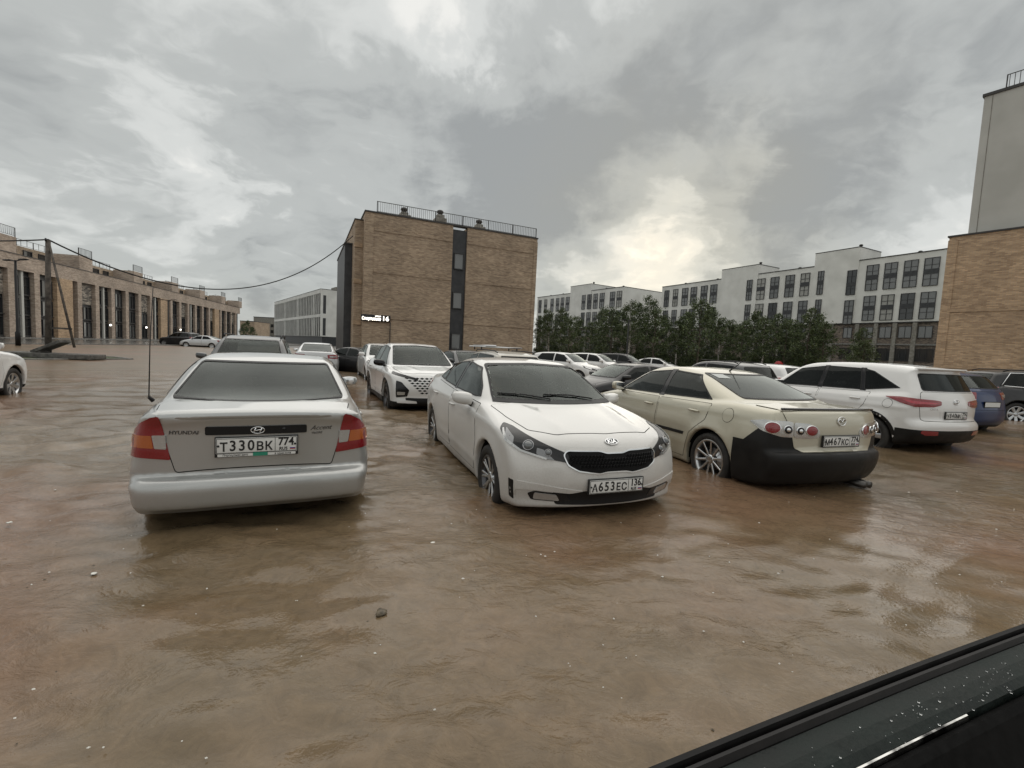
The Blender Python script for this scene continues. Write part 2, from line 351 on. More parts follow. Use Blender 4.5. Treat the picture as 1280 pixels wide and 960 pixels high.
class Car:
    def __init__(s, sp, vox=0.022):
        s.sp = sp; g = sp.get
        nose, tail = sp['nose'], sp['tail']; s.top = sp['H']
        bx = (tail - 0.3, nose + 0.3, -0.1, sp['H'] + 0.3)
        s.Lb = LUT(rounded(sp['body'], 0.06), *bx); s.Lh = LUT(rounded(sp['house'], 0.12, 8), *bx)
        s.W = table(sp['W']); s.S = table(sp['S']); s.HW = table(sp['HW']); s.HX = table(sp['HX']); s.vox = vox
        ymax = max(w for _, w in sp['W']) + 0.08
        gx = np.arange(tail - 0.12, nose + 0.12, vox); gy = np.arange(-ymax - vox / 2, ymax + vox, vox); gy = (np.arange(int(ymax / vox) * 2 + 2) - int(ymax / vox) - 0.5) * vox; gz = np.arange(0.05, sp['H'] + 0.12, vox)
        X, Y, Z = np.meshgrid(gx, gy, gz, indexing='ij'); f = s.f(X, Y, Z)
        V, F = surface_nets(f, np.array([gx[0], gy[0], gz[0]]), vox)
        e = 0.003; E = np.concatenate([F[:, [0, 1]], F[:, [1, 2]], F[:, [2, 3]], F[:, [3, 0]]])
        for it in range(6):
            if it in (2, 4):                                   # relax the mesh along the skin so that no quad folds over
                A = np.zeros_like(V); n = np.zeros(len(V)); np.add.at(A, E[:, 0], V[E[:, 1]]); np.add.at(A, E[:, 1], V[E[:, 0]]); np.add.at(n, E[:, 0], 1); np.add.at(n, E[:, 1], 1); V = V + 0.6 * (A / n[:, None] - V)
            v = s.f(V[:, 0], V[:, 1], V[:, 2])
            G = np.stack([(s.f(V[:, 0] + e * (a == 0), V[:, 1] + e * (a == 1), V[:, 2] + e * (a == 2)) - s.f(V[:, 0] - e * (a == 0), V[:, 1] - e * (a == 1), V[:, 2] - e * (a == 2))) / (2 * e) for a in range(3)], 1)
            g2 = np.maximum((G ** 2).sum(1), 0.2); st = np.clip(v / g2, -0.02, 0.02); V = V - G * st[:, None]
        s.G = G / np.maximum(np.linalg.norm(G, axis=1), 1e-6)[:, None]
        s.V, s.F = V, F; s.bvh = BVHTree.FromPolygons(V.tolist(), F.tolist())
        s.cut = np.zeros(len(F), bool); s.C = V[F].mean(1)
    def f(s, x, y, z):
        sp = s.sp; ay = np.abs(y)
        wm = max(w for _, w in sp['W']); yn = ay / wm
        xb = x + sstep(0.4, sp['nose'] - 0.3, x) * sp.get('bf', 0.16) * yn ** sp.get('pf', 2.4) - sstep(0.4, -sp['tail'] - 0.3, -x) * sp.get('br', 0.12) * yn ** sp.get('pr', 2.6)
        zb = z + sp.get('crown', 0.035) * yn ** 2
        for (xa, ya, xb_, yb_, am, wd) in sp.get('ridges', ()):
            yl = ya + (yb_ - ya) * np.clip((x - xa) / (xb_ - xa), 0, 1); zb = zb - am * np.maximum(0, 1 - np.abs(ay - yl) / wd) * sstep(xa - 0.1, xa + 0.2, x) * (1 - sstep(xb_ - 0.2, xb_ + 0.05, x)) * sstep(0.6, 0.8, z)
        fl = 0.0
        for wx in (sp['fx'], sp['rx']):
            d = np.sqrt((x - wx) ** 2 + (z - sp['wr']) ** 2) - sp['ar']
            fl = fl + sp.get('flare', 0.018) * np.exp(-(d / 0.09) ** 2)
        side = ay - s.W(x) * s.S(z) - fl * sstep(0.5, 0.7, ay)
        for (xa, za, xb_, zb_, am, wd) in sp.get('creases', ()):
            zl = za + (zb_ - za) * np.clip((x - xa) / (xb_ - xa), 0, 1); side = side - am * np.maximum(0, 1 - np.abs(z - zl) / wd) * sstep(min(xa, xb_) - 0.1, min(xa, xb_) + 0.25, x) * (1 - sstep(max(xa, xb_) - 0.25, max(xa, xb_) + 0.1, x))
        b = smax(s.Lb(xb, zb), side, sp.get('kb', 0.07))
        zh = z + sp.get('hcrown', 0.05) * yn ** 2
        xh = x + sstep(0.0, 1.0, x) * sp.get('hbf', 0.16) * yn ** 2 - sstep(0.0, 1.2, -x) * sp.get('hbr', 0.10) * yn ** 2
        h = smax(s.Lh(xh, zh), ay - s.HW(z) * s.HX(x), sp.get('kh', 0.09))
        f = smin(b, h, sp.get('ku', 0.035))
        for wx in (sp['fx'], sp['rx']):
            d = np.sqrt((x - wx) ** 2 + np.where(z > sp['wr'], (z - sp['wr']) ** 2, ((z - sp['wr']) * 0.55) ** 2)) - sp['ar']
            a = np.maximum(d, 0.45 - ay); f = smax(f, -a, 0.02)
        return f
    # -- surface patches: a flat outline seen along a direction, laid on the skin
    def basis(s, view):
        if view == 'side': return Vector((1, 0, 0)), Vector((0, 0, 1)), Vector((0, -1, 0))   # right side seen from -y
        if view == 'front': return Vector((0, 1, 0)), Vector((0, 0, 1)), Vector((1, 0, 0))
        if view == 'rear': return Vector((0, 1, 0)), Vector((0, 0, 1)), Vector((-1, 0, 0))
        if view == 'top': return Vector((1, 0, 0)), Vector((0, 1, 0)), Vector((0, 0, 1))
        d = Vector(view).normalized(); u = Vector((0, 0, 1)).cross(d).normalized(); return u, d.cross(u), d
    def patch(s, poly, view, off=0.004, step=0.035, skirt=0.012, mb=None, mi=0, r=0.0, bulge=0.0):
        u, v, d = s.basis(view)
        P2 = []
        for p in poly:
            p = Vector(p) if len(p) == 3 else None or (u * p[0] + v * p[1]); P2.append((p.dot(u), p.dot(v)))
        if r: P2 = rounded(P2, r, 4)
        B = []
        for i in range(len(P2)):
            a, b = Vector(P2[i]), Vector(P2[(i + 1) % len(P2)]); n = max(1, int((b - a).length / step))
            B += [a.lerp(b, k / n) for k in range(n)]
        xs = [p.x for p in B]; ys = [p.y for p in B]; I = []
        gx = np.arange(min(xs) + step / 2, max(xs), step); gy = np.arange(min(ys) + step / 2, max(ys), step)
        sd = None
        if len(gx) and len(gy):
            X, Y = np.meshgrid(gx, gy); sd = poly_sdf([tuple(p) for p in B], X, Y); k = sd < -step * 0.45
            I = [Vector(q) for q in zip(X[k], Y[k])]
        n = len(B)
        vo, ed, fa, _, _, _ = geometry.delaunay_2d_cdt(B + I, [(i, (i + 1) % n) for i in range(n)], [list(range(n))], 1, 1e-6)
        dist = poly_sdf([tuple(p) for p in B], np.array([q.x for q in vo]), np.array([q.y for q in vo])) if bulge else None
        V = []; NV = []
        for qi, q in enumerate(vo):
            o = u * q.x + v * q.y
            loc, nor, _, _ = s.bvh.ray_cast(o + d * 4, -d)
            if loc is None: loc, nor, _, _ = s.bvh.find_nearest(o + d * (max(abs(c) for c in (s.sp['nose'], s.sp['tail'])) * (1 if abs(d.x) > .5 else 0.4)))
            V.append(loc); NV.append(nor)
        A = np.array([p[:] for p in V]); e = 0.005
        for _ in range(2):                                   # settle exactly on the smooth skin
            G = np.stack([s.f(A[:, 0] + e * (a == 0), A[:, 1] + e * (a == 1), A[:, 2] + e * (a == 2)) - s.f(A[:, 0] - e * (a == 0), A[:, 1] - e * (a == 1), A[:, 2] - e * (a == 2)) for a in range(3)], 1) / (2 * e)
            A = A - G * np.clip(s.f(A[:, 0], A[:, 1], A[:, 2]) / np.maximum((G ** 2).sum(1), 0.2), -0.01, 0.01)[:, None]
        G = np.stack([s.f(A[:, 0] + e * (a == 0), A[:, 1] + e * (a == 1), A[:, 2] + e * (a == 2)) - s.f(A[:, 0] - e * (a == 0), A[:, 1] - e * (a == 1), A[:, 2] - e * (a == 2)) for a in range(3)], 1)
        G /= np.maximum(np.linalg.norm(G, axis=1), 1e-9)[:, None]
        of = np.full(len(A), off)
        if bulge: of = of + bulge * np.clip(-dist / 0.05, 0, 1) ** 0.5
        T = A + G * of[:, None]
        F = [list(t) for t in fa]
        # orient outwards
        for t in F:
            a, b, c = (Vector(T[i]) for i in t[:3])
            if (b - a).cross(c - a).dot(d) < 0: t.reverse()
        ec = {}
        for t in F:
            for i in range(len(t)):
                a, b = t[i], t[(i + 1) % len(t)]; ec[(a, b)] = ec.get((a, b), 0) + 1
        bd = [(a, b) for (a, b) in ec if (b, a) not in ec]
        mb = mb or MB()
        V2 = [tuple(p) for p in T]; mb.add(V2, F, mi, True)
        if skirt:
            L = A + G * (off - skirt); SV = []; SF = []
            for a, b in bd: n0 = len(SV); SV += [tuple(T[a]), tuple(T[b]), tuple(L[b]), tuple(L[a])]; SF.append((n0 + 1, n0, n0 + 3, n0 + 2))
            mb.add(SV, SF, mi, False)
        return mb
    def grow(s, poly, g):
        n = len(poly); out = []; A = sum(poly[i - 1][0] * poly[i][1] - poly[i][0] * poly[i - 1][1] for i in range(n)); sg = 1 if A > 0 else -1
        for i in range(n):
            p = Vector(poly[i][:2]); a = (p - Vector(poly[i - 1][:2])).normalized(); b = (Vector(poly[(i + 1) % n][:2]) - p).normalized()
            na, nb = Vector((a.y, -a.x)) * sg, Vector((b.y, -b.x)) * sg; m = na + nb
            m = m / max(m.length, 1e-6); c = max(m.dot(na), 0.5); out.append(tuple(p + m * (g / c)))
        return out
    def window(s, parent, name, poly, view, glassm, frame=BLACK, fw=0.03, r=0.03, both=False, off=0.004):
        """glass in a black gasket; the skin behind it is opened"""
        poly = rounded(poly, r, 4)
        u, v, d = s.basis(view); C = s.C
        a = C @ np.array(u[:]); b = C @ np.array(v[:]); dd = C @ np.array(d[:])
        inner = s.grow(poly, -fw * 0.6)
        sdf = poly_sdf(inner, a, b); Nf = s.G[s.F].mean(1) @ np.array(d[:])
        s.cut |= (sdf < 0) & (Nf > 0.15) & (dd > (0.3 if view == 'side' else -9)) & (C[:, 2] > 0.8)
        if both: s.cut |= (poly_sdf(inner, a, b) < 0) & (s.G[s.F].mean(1) @ np.array((d * -1)[:]) > 0.15) & (-dd > 0.3) & (C[:, 2] > 0.8)
        mb = s.patch(poly, view, off, 0.06, 0); mb.keep = True
        ring = s.ring(poly, inner, view, off + 0.002)
        out = []
        for sg in ((1, -1) if both else (1,)):
            for nm, m_, mt in ((name, mb, glassm), ('window_trim', ring, frame)):
                me = s.mirror(m_, sg).me(nm, mt); o = link(nm, me, parent if nm == name else out[-1]); out.append(o)
        return out
    def mirror(s, mb, sg):
        if sg == 1: return mb
        r = MB(); r.V = [(x, -y, z) for x, y, z in mb.V]; r.F = [f[::-1] for f in mb.F]; r.M = list(mb.M); r.S = list(mb.S); r.keep = getattr(mb, 'keep', False); return r
    def ring(s, outer, inner, view, off):
        u, v, d = s.basis(view); n = len(outer); V = []; F = []
        def pr(q):
            o = u * q[0] + v * q[1]; loc, nor, _, _ = s.bvh.ray_cast(o + d * 4, -d)
            if loc is None: loc, nor, _, _ = s.bvh.find_nearest(o + d * (2.2 if abs(d.x) > .5 else 0.8))
            return loc, nor
        O = []; I_ = []
        for i in range(n):
            a, b = Vector(outer[i]), Vector(outer[(i + 1) % n]); a2, b2 = Vector(inner[i]), Vector(inner[(i + 1) % n]); k = max(1, int((b - a).length / 0.06))
            for j in range(k): O.append(a.lerp(b, j / k)); I_.append(a2.lerp(b2, j / k))
        m = len(O)
        for lst, oo in ((O, -0.004), (O, off), (I_, off), (I_, -0.03)):
            for q in lst:
                p, nr = pr(q); V.append(p + nr * oo)
        for l in range(3):
            for i in range(m): j = (i + 1) % m; F.append((l * m + i, l * m + j, (l + 1) * m + j, (l + 1) * m + i))
        return MB().add(V, F, 0, False)
    def panel(s, parent, name, poly, view, m_, both=False, off=0.0026, gap=0.006, r=0.02, extra=None, step=0.034):
        """a body panel with its shut line"""
        poly = rounded(poly, r, 4)
        mb = s.patch(poly, view, off, step, 0.004, mi=0); rg = s.ring(s.grow(poly, gap), s.grow(poly, -0.006), view, 0.0012); mb.add(rg.V, rg.F, 1, False)
        o = [link(name, s.mirror(mb, sg).me(name, [m_, GAP]), parent) for sg in ((1, -1) if both else (1,))]
        return o
    def piece(s, parent, name, poly, view, m_, off=0.005, both=False, r=0.0, skirt=0.014, step=0.03, bulge=0.0, side=None):
        mb = s.patch(poly, view, off, step, skirt, r=r, bulge=bulge)
        o = [link(name, s.mirror(mb, sg).me(name, m_), p) for sg, p in zip((1, -1) if both else (side or 1,), parent if isinstance(parent, (list, tuple)) else (parent, parent))]
        return o if both else o[0]
    def point(s, q, view, off=0.0):
        """a point on the skin and a frame there: matrix whose z is the surface normal"""
        u, v, d = s.basis(view); o = (u * q[0] + v * q[1]) if len(q) == 2 else Vector(q)
        o = u * o.dot(u) + v * o.dot(v) if len(q) == 3 else o
        loc, nor, _, _ = s.bvh.ray_cast(o + d * 4, -d)
        if loc is None: loc, nor, _, _ = s.bvh.find_nearest(o)
        zx = nor; xx = Vector((0, 0, 1)).cross(zx)
        xx = xx.normalized() if xx.length > 1e-3 else Vector((0, 1, 0)); yy = zx.cross(xx)
        M = Matrix((xx, yy, zx)).transposed().to_4x4(); M.translation = loc + nor * off; return M
    def finish(s, parent, paintm, splits=(), skin_off=0.0025):
        """the shell without its window openings, cut along planes into body and bumpers"""
        F = s.F[~s.cut]; arch = np.zeros(len(F), bool); C = s.V[F].mean(1); sp = s.sp
        for wx in (sp['fx'], sp['rx']):
            d = np.sqrt((C[:, 0] - wx) ** 2 + (C[:, 2] - sp['wr']) ** 2)
            nd = s.G[F].mean(1); inward = ((C[:, 0] - wx) * nd[:, 0] + (C[:, 2] - sp['wr']) * nd[:, 2]) < -0.3 * d
            arch |= (d < sp['ar'] + 0.06) & (np.abs(C[:, 1]) < s.W(C[:, 0]) * s.S(C[:, 2]) - 0.035) & (C[:, 2] < sp['wr'] + sp['ar'] + 0.05)
        arch |= (s.G[F].mean(1)[:, 2] < -0.95) & (C[:, 2] < 0.34)
        me = mesh('body', s.V, F, True, arch.astype(int)); bm = bmesh.new(); bm.from_mesh(me)
        bmesh.ops.delete(bm, geom=[v for v in bm.verts if not v.link_faces], context='VERTS')
        for nm, planes, test, m_ in splits:
            for co, no in planes: bmesh.ops.bisect_plane(bm, geom=bm.verts[:] + bm.edges[:] + bm.faces[:], plane_co=co, plane_no=no, dist=1e-5)
        lay = bm.faces.layers.int.new('g')
        for fc in bm.faces:
            c = fc.calc_center_median()
            for i, (nm, planes, test, m_) in enumerate(splits):
                if test(c): fc[lay] = i + 1; break
        objs = []
        for g in range(len(splits) + 1):
            b2 = bm.copy(); l2 = b2.faces.layers.int['g']
            bmesh.ops.delete(b2, geom=[fc for fc in b2.faces if fc[l2] != g], context='FACES')
            if g:
                b2.normal_update()
                bd = set(v for e in b2.edges if e.is_boundary for v in e.verts)
                ex = bmesh.ops.extrude_edge_only(b2, edges=[e for e in b2.edges if e.is_boundary])
                nv = [v for v in ex['geom'] if isinstance(v, bmesh.types.BMVert)]
                nvs = set(nv)
                for v in b2.verts:
                    if v not in nvs: v.co += v.normal * skin_off
                for v in nv: v.co -= v.normal * 0.012
                for fc in b2.faces: fc.smooth = True
                for e in b2.edges:
                    if e.verts[0] in bd and e.verts[1] in bd: e.smooth = False
            nm = splits[g - 1][0] if g else 'body'; m2 = bpy.data.meshes.new(nm); b2.to_mesh(m2); b2.free()
            m2.materials.append(splits[g - 1][3] if g else paintm); m2.materials.append(BLACK); objs.append(link(nm, m2, parent))
        bm.free(); bpy.data.meshes.remove(me)
        # dark lining of the cabin, just inside the skin
        k = (C[:, 2] > 0.62) & (np.abs(C[:, 0]) < 2.0); V = s.V - s.G * 0.022; Fl = F[k][:, ::-1]
        used = np.unique(Fl); mp = -np.ones(len(V), int); mp[used] = np.arange(len(used))
        link('cabin_lining', mesh('cabin_lining', V[used], mp[Fl], True), parent, LINING)
        return objs
def wheel_meshes(r, w, rimr, spokes, style, m_spoke, m_lip, n=40):
    t = MB(); hw = w / 2
    t.lathe([(rimr, hw * 0.80), (rimr + 0.012, hw * 0.93), (rimr + (r - rimr) * 0.5, hw), (r - 0.028, hw * 0.96), (r - 0.008, hw * 0.84), (r, hw * 0.62), (r, -hw * 0.62), (r - 0.008, -hw * 0.84), (r - 0.03, -hw), (rimr, -hw * 0.8)], n)
    for k in range(3):
        y = (-0.4 + 0.4 * k) * hw; t.lathe([(r + 0.003, y + 0.03), (r + 0.003, y - 0.005)], n)
    m = MB()
    m.lathe([(rimr + 0.004, hw * 0.86), (rimr - 0.008, hw * 0.9), (rimr - 0.02, hw * 0.82), (rimr - 0.03, hw * 0.3), (rimr - 0.035, -hw * 0.6)], n, mi=1)
    m.lathe([(rimr - 0.03, -hw * 0.15), (0.0, -hw * 0.15)], n, mi=2)                              # dark barrel back
    m.lathe([(0.135, -hw * 0.05), (0.135, hw * 0.05), (0.06, hw * 0.06), (0.06, hw * .1)], 28, mi=1)   # brake disc
    m.lathe([(0.062, hw * 0.2), (0.058, hw * 0.66), (0.03, hw * 0.70), (0.0, hw * 0.70)], 20, mi=0)   # hub
    for k in range(5):
        q = 2 * math.pi * k / 5 + 0.3; m.lathe([(0.008, hw * 0.66), (0.008, hw * 0.69), (0, hw * 0.69)], 6, c=(0.042 * math.cos(q), 0, 0.042 * math.sin(q)), mi=2)
    for k in range(spokes):
        q = 2 * math.pi * k / spokes
        for dq in ((-0.12, 0.12) if style == 'twin' else (0,)):
            w0, w1 = {'twin': (0.012, 0.011), 'thin': (0.015, 0.011), 'wide': (0.032, 0.045)}[style]
            a0, a1 = 0.045, rimr - 0.016
            c, s_ = math.cos(q + dq * 0.6), math.sin(q + dq * 0.6); c1, s1 = math.cos(q + dq), math.sin(q + dq)
            V = []
            for rad, ww, cc, ss, yy in ((a0, w0, c, s_, hw * 0.64), ((a0 + a1) / 2, (w0 + w1) / 2, (c + c1) / 2, (s_ + s1) / 2, hw * 0.72), (a1, w1, c1, s1, hw * 0.84)):
                for sx, dy in ((-1, -0.022), (-1, -0.004), (-0.6, 0), (0.6, 0), (1, -0.004), (1, -0.022)):
                    V.append((rad * cc - ss * ww * sx, yy + dy, rad * ss + cc * ww * sx))
            F = [(i * 6 + j, i * 6 + j + 1, i * 6 + 7 + j, i * 6 + 6 + j) for i in range(2) for j in range(5)]
            m.add(V, F, 0)
    return t.me('tyre', TYRE), m.me('rim', [m_spoke, m_lip, BLACK])
def put_wheels(car, parent, r, w, rimr, spokes, style, m_spoke, m_lip, inset=0.0, steer=0.0, yhalf=None):
    tm, rm = wheel_meshes(r, w, rimr, spokes, style, m_spoke, m_lip)
    sp = car.sp
    for wx in (sp['fx'], sp['rx']):
        for sg in (1, -1):
            y = (yhalf or float(car.W(wx)) * 0.985 - w / 2) - inset
            o = bpy.data.objects.new('wheel', None); COL.objects.link(o); o.parent = parent; o.empty_display_size = 0.05
            o.location = (wx, sg * y, sp['wr']); o.rotation_euler = (0, random.random() * 6, (0 if sg == 1 else math.pi) + (steer if wx == sp['fx'] else 0))
            link('tyre', tm, o); link('rim', rm, o)
def cabin(car, parent, dash_x, seat_x, rear_x, belt, roofz, half=0.42):
    """seats, dashboard and steering wheel seen through the glass"""
    def seat(name, x, y, w, hz, head=True):
        b = MB(); b.box((x - 0.08, y - w / 2, 0.42), (x + 0.48, y + w / 2, 0.58), bev=0.05)
        b.box((-0.07, -w / 2, 0.0), (0.06, w / 2, hz), bev=0.05) if False else None
        c = MB().box((-0.07, -w / 2, 0), (0.06, w / 2, hz), bev=0.045).xf(Matrix.Translation((x - 0.1, y, 0.5)) @ Matrix.Rotation(R(-14), 4, 'Y'))
        b.add(c.V, c.F, 0, True)
        hs = [0] if w < 0.8 else [-w * 0.33, w * 0.33]
        for hh in hs:
            c = MB().box((-0.05, hh - 0.13, hz + 0.03), (0.04, hh + 0.13, hz + 0.20), bev=0.04); c.tube([(0, hh - 0.05, hz - 0.02), (0, hh - 0.05, hz + 0.06)], 0.007, 6); c.tube([(0, hh + 0.05, hz - 0.02), (0, hh + 0.05, hz + 0.06)], 0.007, 6)
            c.xf(Matrix.Translation((x - 0.1, y, 0.5)) @ Matrix.Rotation(R(-14), 4, 'Y')); b.add(c.V, c.F, 0, True)
        b.build(name, SEATM, parent)
    hz = min(0.54, roofz - 0.86)
    for y in (-0.36, 0.36): seat('front_seat', seat_x, y, 0.5, hz)
    seat('rear_seat', rear_x, 0, 1.25, 0.40)
    d = MB(); d.box((dash_x - 0.32, -0.66, belt - 0.38), (dash_x + 0.12, 0.66, belt - 0.06), bev=0.06)
    d.box((dash_x - 0.38, 0.18, belt - 0.14), (dash_x - 0.15, 0.56, belt - 0.01), bev=0.04)
    dash = d.build('dashboard', SEATM, parent)
    sw = MB(); cen = Vector((dash_x - 0.46, 0.37, belt - 0.10)); ax = Matrix.Rotation(R(-68), 4, 'Y')
    sw.tube([cen + (ax @ Vector((0.185 * math.cos(q), 0.185 * math.sin(q), 0))) for q in np.linspace(0, 2 * math.pi, 24, endpoint=False)], 0.014, 6, closed=True)
    for q in (0, math.pi, -math.pi / 2): sw.tube([cen, cen + (ax @ Vector((0.18 * math.sin(q), 0.18 * math.cos(q), 0)))], 0.014, 6)
    sw.build('steering_wheel', BLACK, parent)
def mirrors(car, parent, x, z, m_shell, y=None, size=(0.17, 0.22, 0.15), lip=BLACK, view_z=None):
    y0 = y or float(car.HW(z) * car.HX(x))
    for sg in (1, -1):
        b = MB(); bm = bmesh.new(); bmesh.ops.create_cube(bm, size=1); bmesh.ops.subdivide_edges(bm, edges=bm.edges[:], cuts=5, use_grid_fill=True)
        for v in bm.verts:
            p = v.co * 2; q = Vector((p.x * math.sqrt(1 - p.y ** 2 / 2.6 - p.z ** 2 / 2.6 + p.y ** 2 * p.z ** 2 / 4.2), p.y * math.sqrt(1 - p.x ** 2 / 3 - p.z ** 2 / 3 + p.x ** 2 * p.z ** 2 / 4), p.z * math.sqrt(1 - p.x ** 2 / 3 - p.y ** 2 / 3 + p.x ** 2 * p.y ** 2 / 4)))
            tap = 1 - 0.16 * (q.y * 0.5 + 0.5); fx = q.x * (1 - 0.12 * abs(q.z))
            v.co = Vector((max(fx, -0.55) * size[0] * 0.62 * (1 - 0.30 * (q.y * .5 + .5)) - 0.03 * (q.y), q.y * size[1] * 0.5, q.z * size[2] * 0.5 * tap + 0.01 * q.y))
        b.bm(bm, 0, True); b.xf(Matrix.Translation((x, y0 + 0.05 + size[1] * 0.5, z)))
        c = MB(); c.tube([(x + 0.02, y0 - 0.08, z - 0.075), (x + 0.01, y0 + 0.04, z - 0.07), (x, y0 + 0.11, z - 0.03)], [0.04, 0.032, 0.03], 8)
        mo = link('wing_mirror', car.mirror(b, sg).me('wing_mirror', m_shell), parent)
        link('mirror_foot', car.mirror(c, sg).me('mirror_foot', BLACK), mo)
        gl = MB().box((x - 0.062, y0 + 0.075, z - size[2] * 0.36), (x - 0.054, y0 + 0.02 + size[1] * 0.93, z + size[2] * 0.36), bev=0.003); link('mirror_glass', car.mirror(gl, sg).me('mirror_glass', CHROME), mo)
def handles(car, doors, pts, m_):
    """door handle, a child of its door"""
    for k, (x, z) in enumerate(pts):
        for j, sg in enumerate((1, -1)):
            M = car.point((x, z), 'side', 0); o = M.translation; b = MB()
            b.tube([(x - 0.095, o.y + 0.004, z), (x - 0.085, o.y - 0.028, z + 0.002), (x + 0.06, o.y - 0.030, z + 0.004), (x + 0.09, o.y + 0.004, z + 0.002)], [0.010, 0.014, 0.014, 0.011], 8)
            h = link('door_handle', car.mirror(b, sg).me('door_handle', m_), doors[k][j])
            d = car.patch(rounded([(x - 0.06, z - 0.026), (x + 0.05, z - 0.026), (x + 0.05, z + 0.026), (x - 0.06, z + 0.026)], 0.025), 'side', 0.0035, 0.03, 0); link('handle_recess', car.mirror(d, sg).me('handle_recess', mat('recess_shade_' + m_.name, (0.05, 0.05, 0.05), 0.4) if m_ is BLACK else m_), doors[k][j]).name
def plate(car, parent, z, end, txt, region, frame_text=None, w=0.52, h=0.112, tilt=0.0, xo=0.012, yc=0.0, green=None):
    """licence plate in its black frame: end is 'front' or 'rear'"""
    M = car.point((yc, z), end, 0); sgn = 1 if end == 'front' else -1; x = M.translation.x + sgn * xo
    T = Matrix.Translation((x, yc, z)) @ Matrix.Rotation(R(90 * sgn), 4, 'Z') @ Matrix.Rotation(R(90), 4, 'X') @ Matrix.Rotation(tilt, 4, 'X')   # local x to the viewer's right, y up, z out
    lo = 0.026 if frame_text else 0.008
    e = bpy.data.objects.new('licence_plate', None); COL.objects.link(e); e.parent = parent; e.matrix_local = T; e.empty_display_size = 0.05
    MB().box((-w / 2 - 0.008, -h / 2 - lo, -0.02), (w / 2 + 0.008, h / 2 + 0.008, 0.004), bev=0.003).build('plate_frame', PLATEK, e)
    MB().box((-w / 2, -h / 2, -0.004), (w / 2, h / 2, 0.006), bev=0.002).build('plate_board', PLATEW, e)
    b = MB()
    def T_(t, size, x, y, sx=1.0, bold=0.002):
        me = text_mesh(t, size, bold=bold, extrude=0.0006)
        V = [(x + v.co.x * sx, y + v.co.y, 0.0072 + v.co.z) for v in me.vertices]; b.add(V, [tuple(p.vertices) for p in me.polygons]); bpy.data.meshes.remove(me)
    xs = -w / 2 + 0.048
    for ch in txt:
        big = ch.isdigit(); T_(ch, 0.106 if big else 0.088, xs, -0.004 if big else -0.012, 0.86 if big else 0.88); xs += 0.057 if big else 0.056
    bx = w / 2 - 0.148
    b.box((bx, -h / 2 + 0.004, 0.006), (bx + 0.003, h / 2 - 0.004, 0.0075))
    T_(region, 0.082, bx + 0.074, 0.017, 0.86); T_('RUS', 0.033, bx + 0.056, -0.034, 0.95, 0.0008)
    t = 0.0035
    for (x0, y0, x1, y1) in ((-w / 2 + 0.003, -h / 2 + 0.003, w / 2 - 0.003, -h / 2 + 0.003 + t), (-w / 2 + 0.003, h / 2 - 0.003 - t, w / 2 - 0.003, h / 2 - 0.003), (-w / 2 + 0.003, -h / 2 + 0.003, -w / 2 + 0.003 + t, h / 2 - 0.003), (w / 2 - 0.003 - t, -h / 2 + 0.003, w / 2 - 0.003, h / 2 - 0.003)): b.box((x0, y0, 0.006), (x1, y1, 0.0073))
    b.build('plate_lettering', PLATEK, e)
    fl = MB(); fl.box((bx + 0.100, -0.040, 0.006), (bx + 0.136, -0.033, 0.0072), 0); fl.box((bx + 0.100, -0.033, 0.006), (bx + 0.136, -0.027, 0.0072), 1); fl.box((bx + 0.100, -0.027, 0.006), (bx + 0.136, -0.021, 0.0072), 2)
    fl.build('plate_flag', [mat('flag_red', (0.35, 0.02, 0.02), 0.5), mat('flag_blue', (0.02, 0.04, 0.25), 0.5), mat('flag_white', (0.7, 0.7, 0.7), 0.5)], e)
    if frame_text:
        MB().box((-w / 2 + 0.01, -h / 2 - 0.022, 0.003), (w / 2 - 0.01, -h / 2 - 0.003, 0.0052)).build('frame_strip', PLATEW, e)
        for t, x, mi in frame_text:
            b = MB(); me = text_mesh(t, 0.019, bold=0.0003, extrude=0.0003); b.add([(x + v.co.x, -h / 2 - 0.0125 + v.co.y, 0.0056 + v.co.z) for v in me.vertices], [tuple(p.vertices) for p in me.polygons]); bpy.data.meshes.remove(me)
            tag(b.build('frame_lettering', PLATEK, e), kind='stuff')
    for sx in (-1, 1): MB().lathe([(0.008, 0.006), (0.008, 0.009), (0, 0.0095)], 10, 'z', (sx * (w / 2 - 0.014), 0.0, 0)).build('plate_bolt', PLATEK, e)
    if green: MB().box((green[0], -h / 2 - 0.024, 0.004), (green[1], -h / 2 + 0.006, 0.0065)).build('frame_sticker', mat('sticker_green', (0.02, 0.22, 0.14), 0.5), e)
    return e
def letters(car, parent, name, txt, q, view, size, m_, shear=0.0, bold=0.0, ex=0.002, sx=1.0):
    M = car.point(q, view, 0.005); me = text_mesh(txt, size, shear, bold, ex); b = MB().add([(v.co.x * sx, v.co.y, v.co.z) for v in me.vertices], [tuple(p.vertices) for p in me.polygons]); bpy.data.meshes.remove(me)
    b.xf(M); return b.build(name, m_, parent)
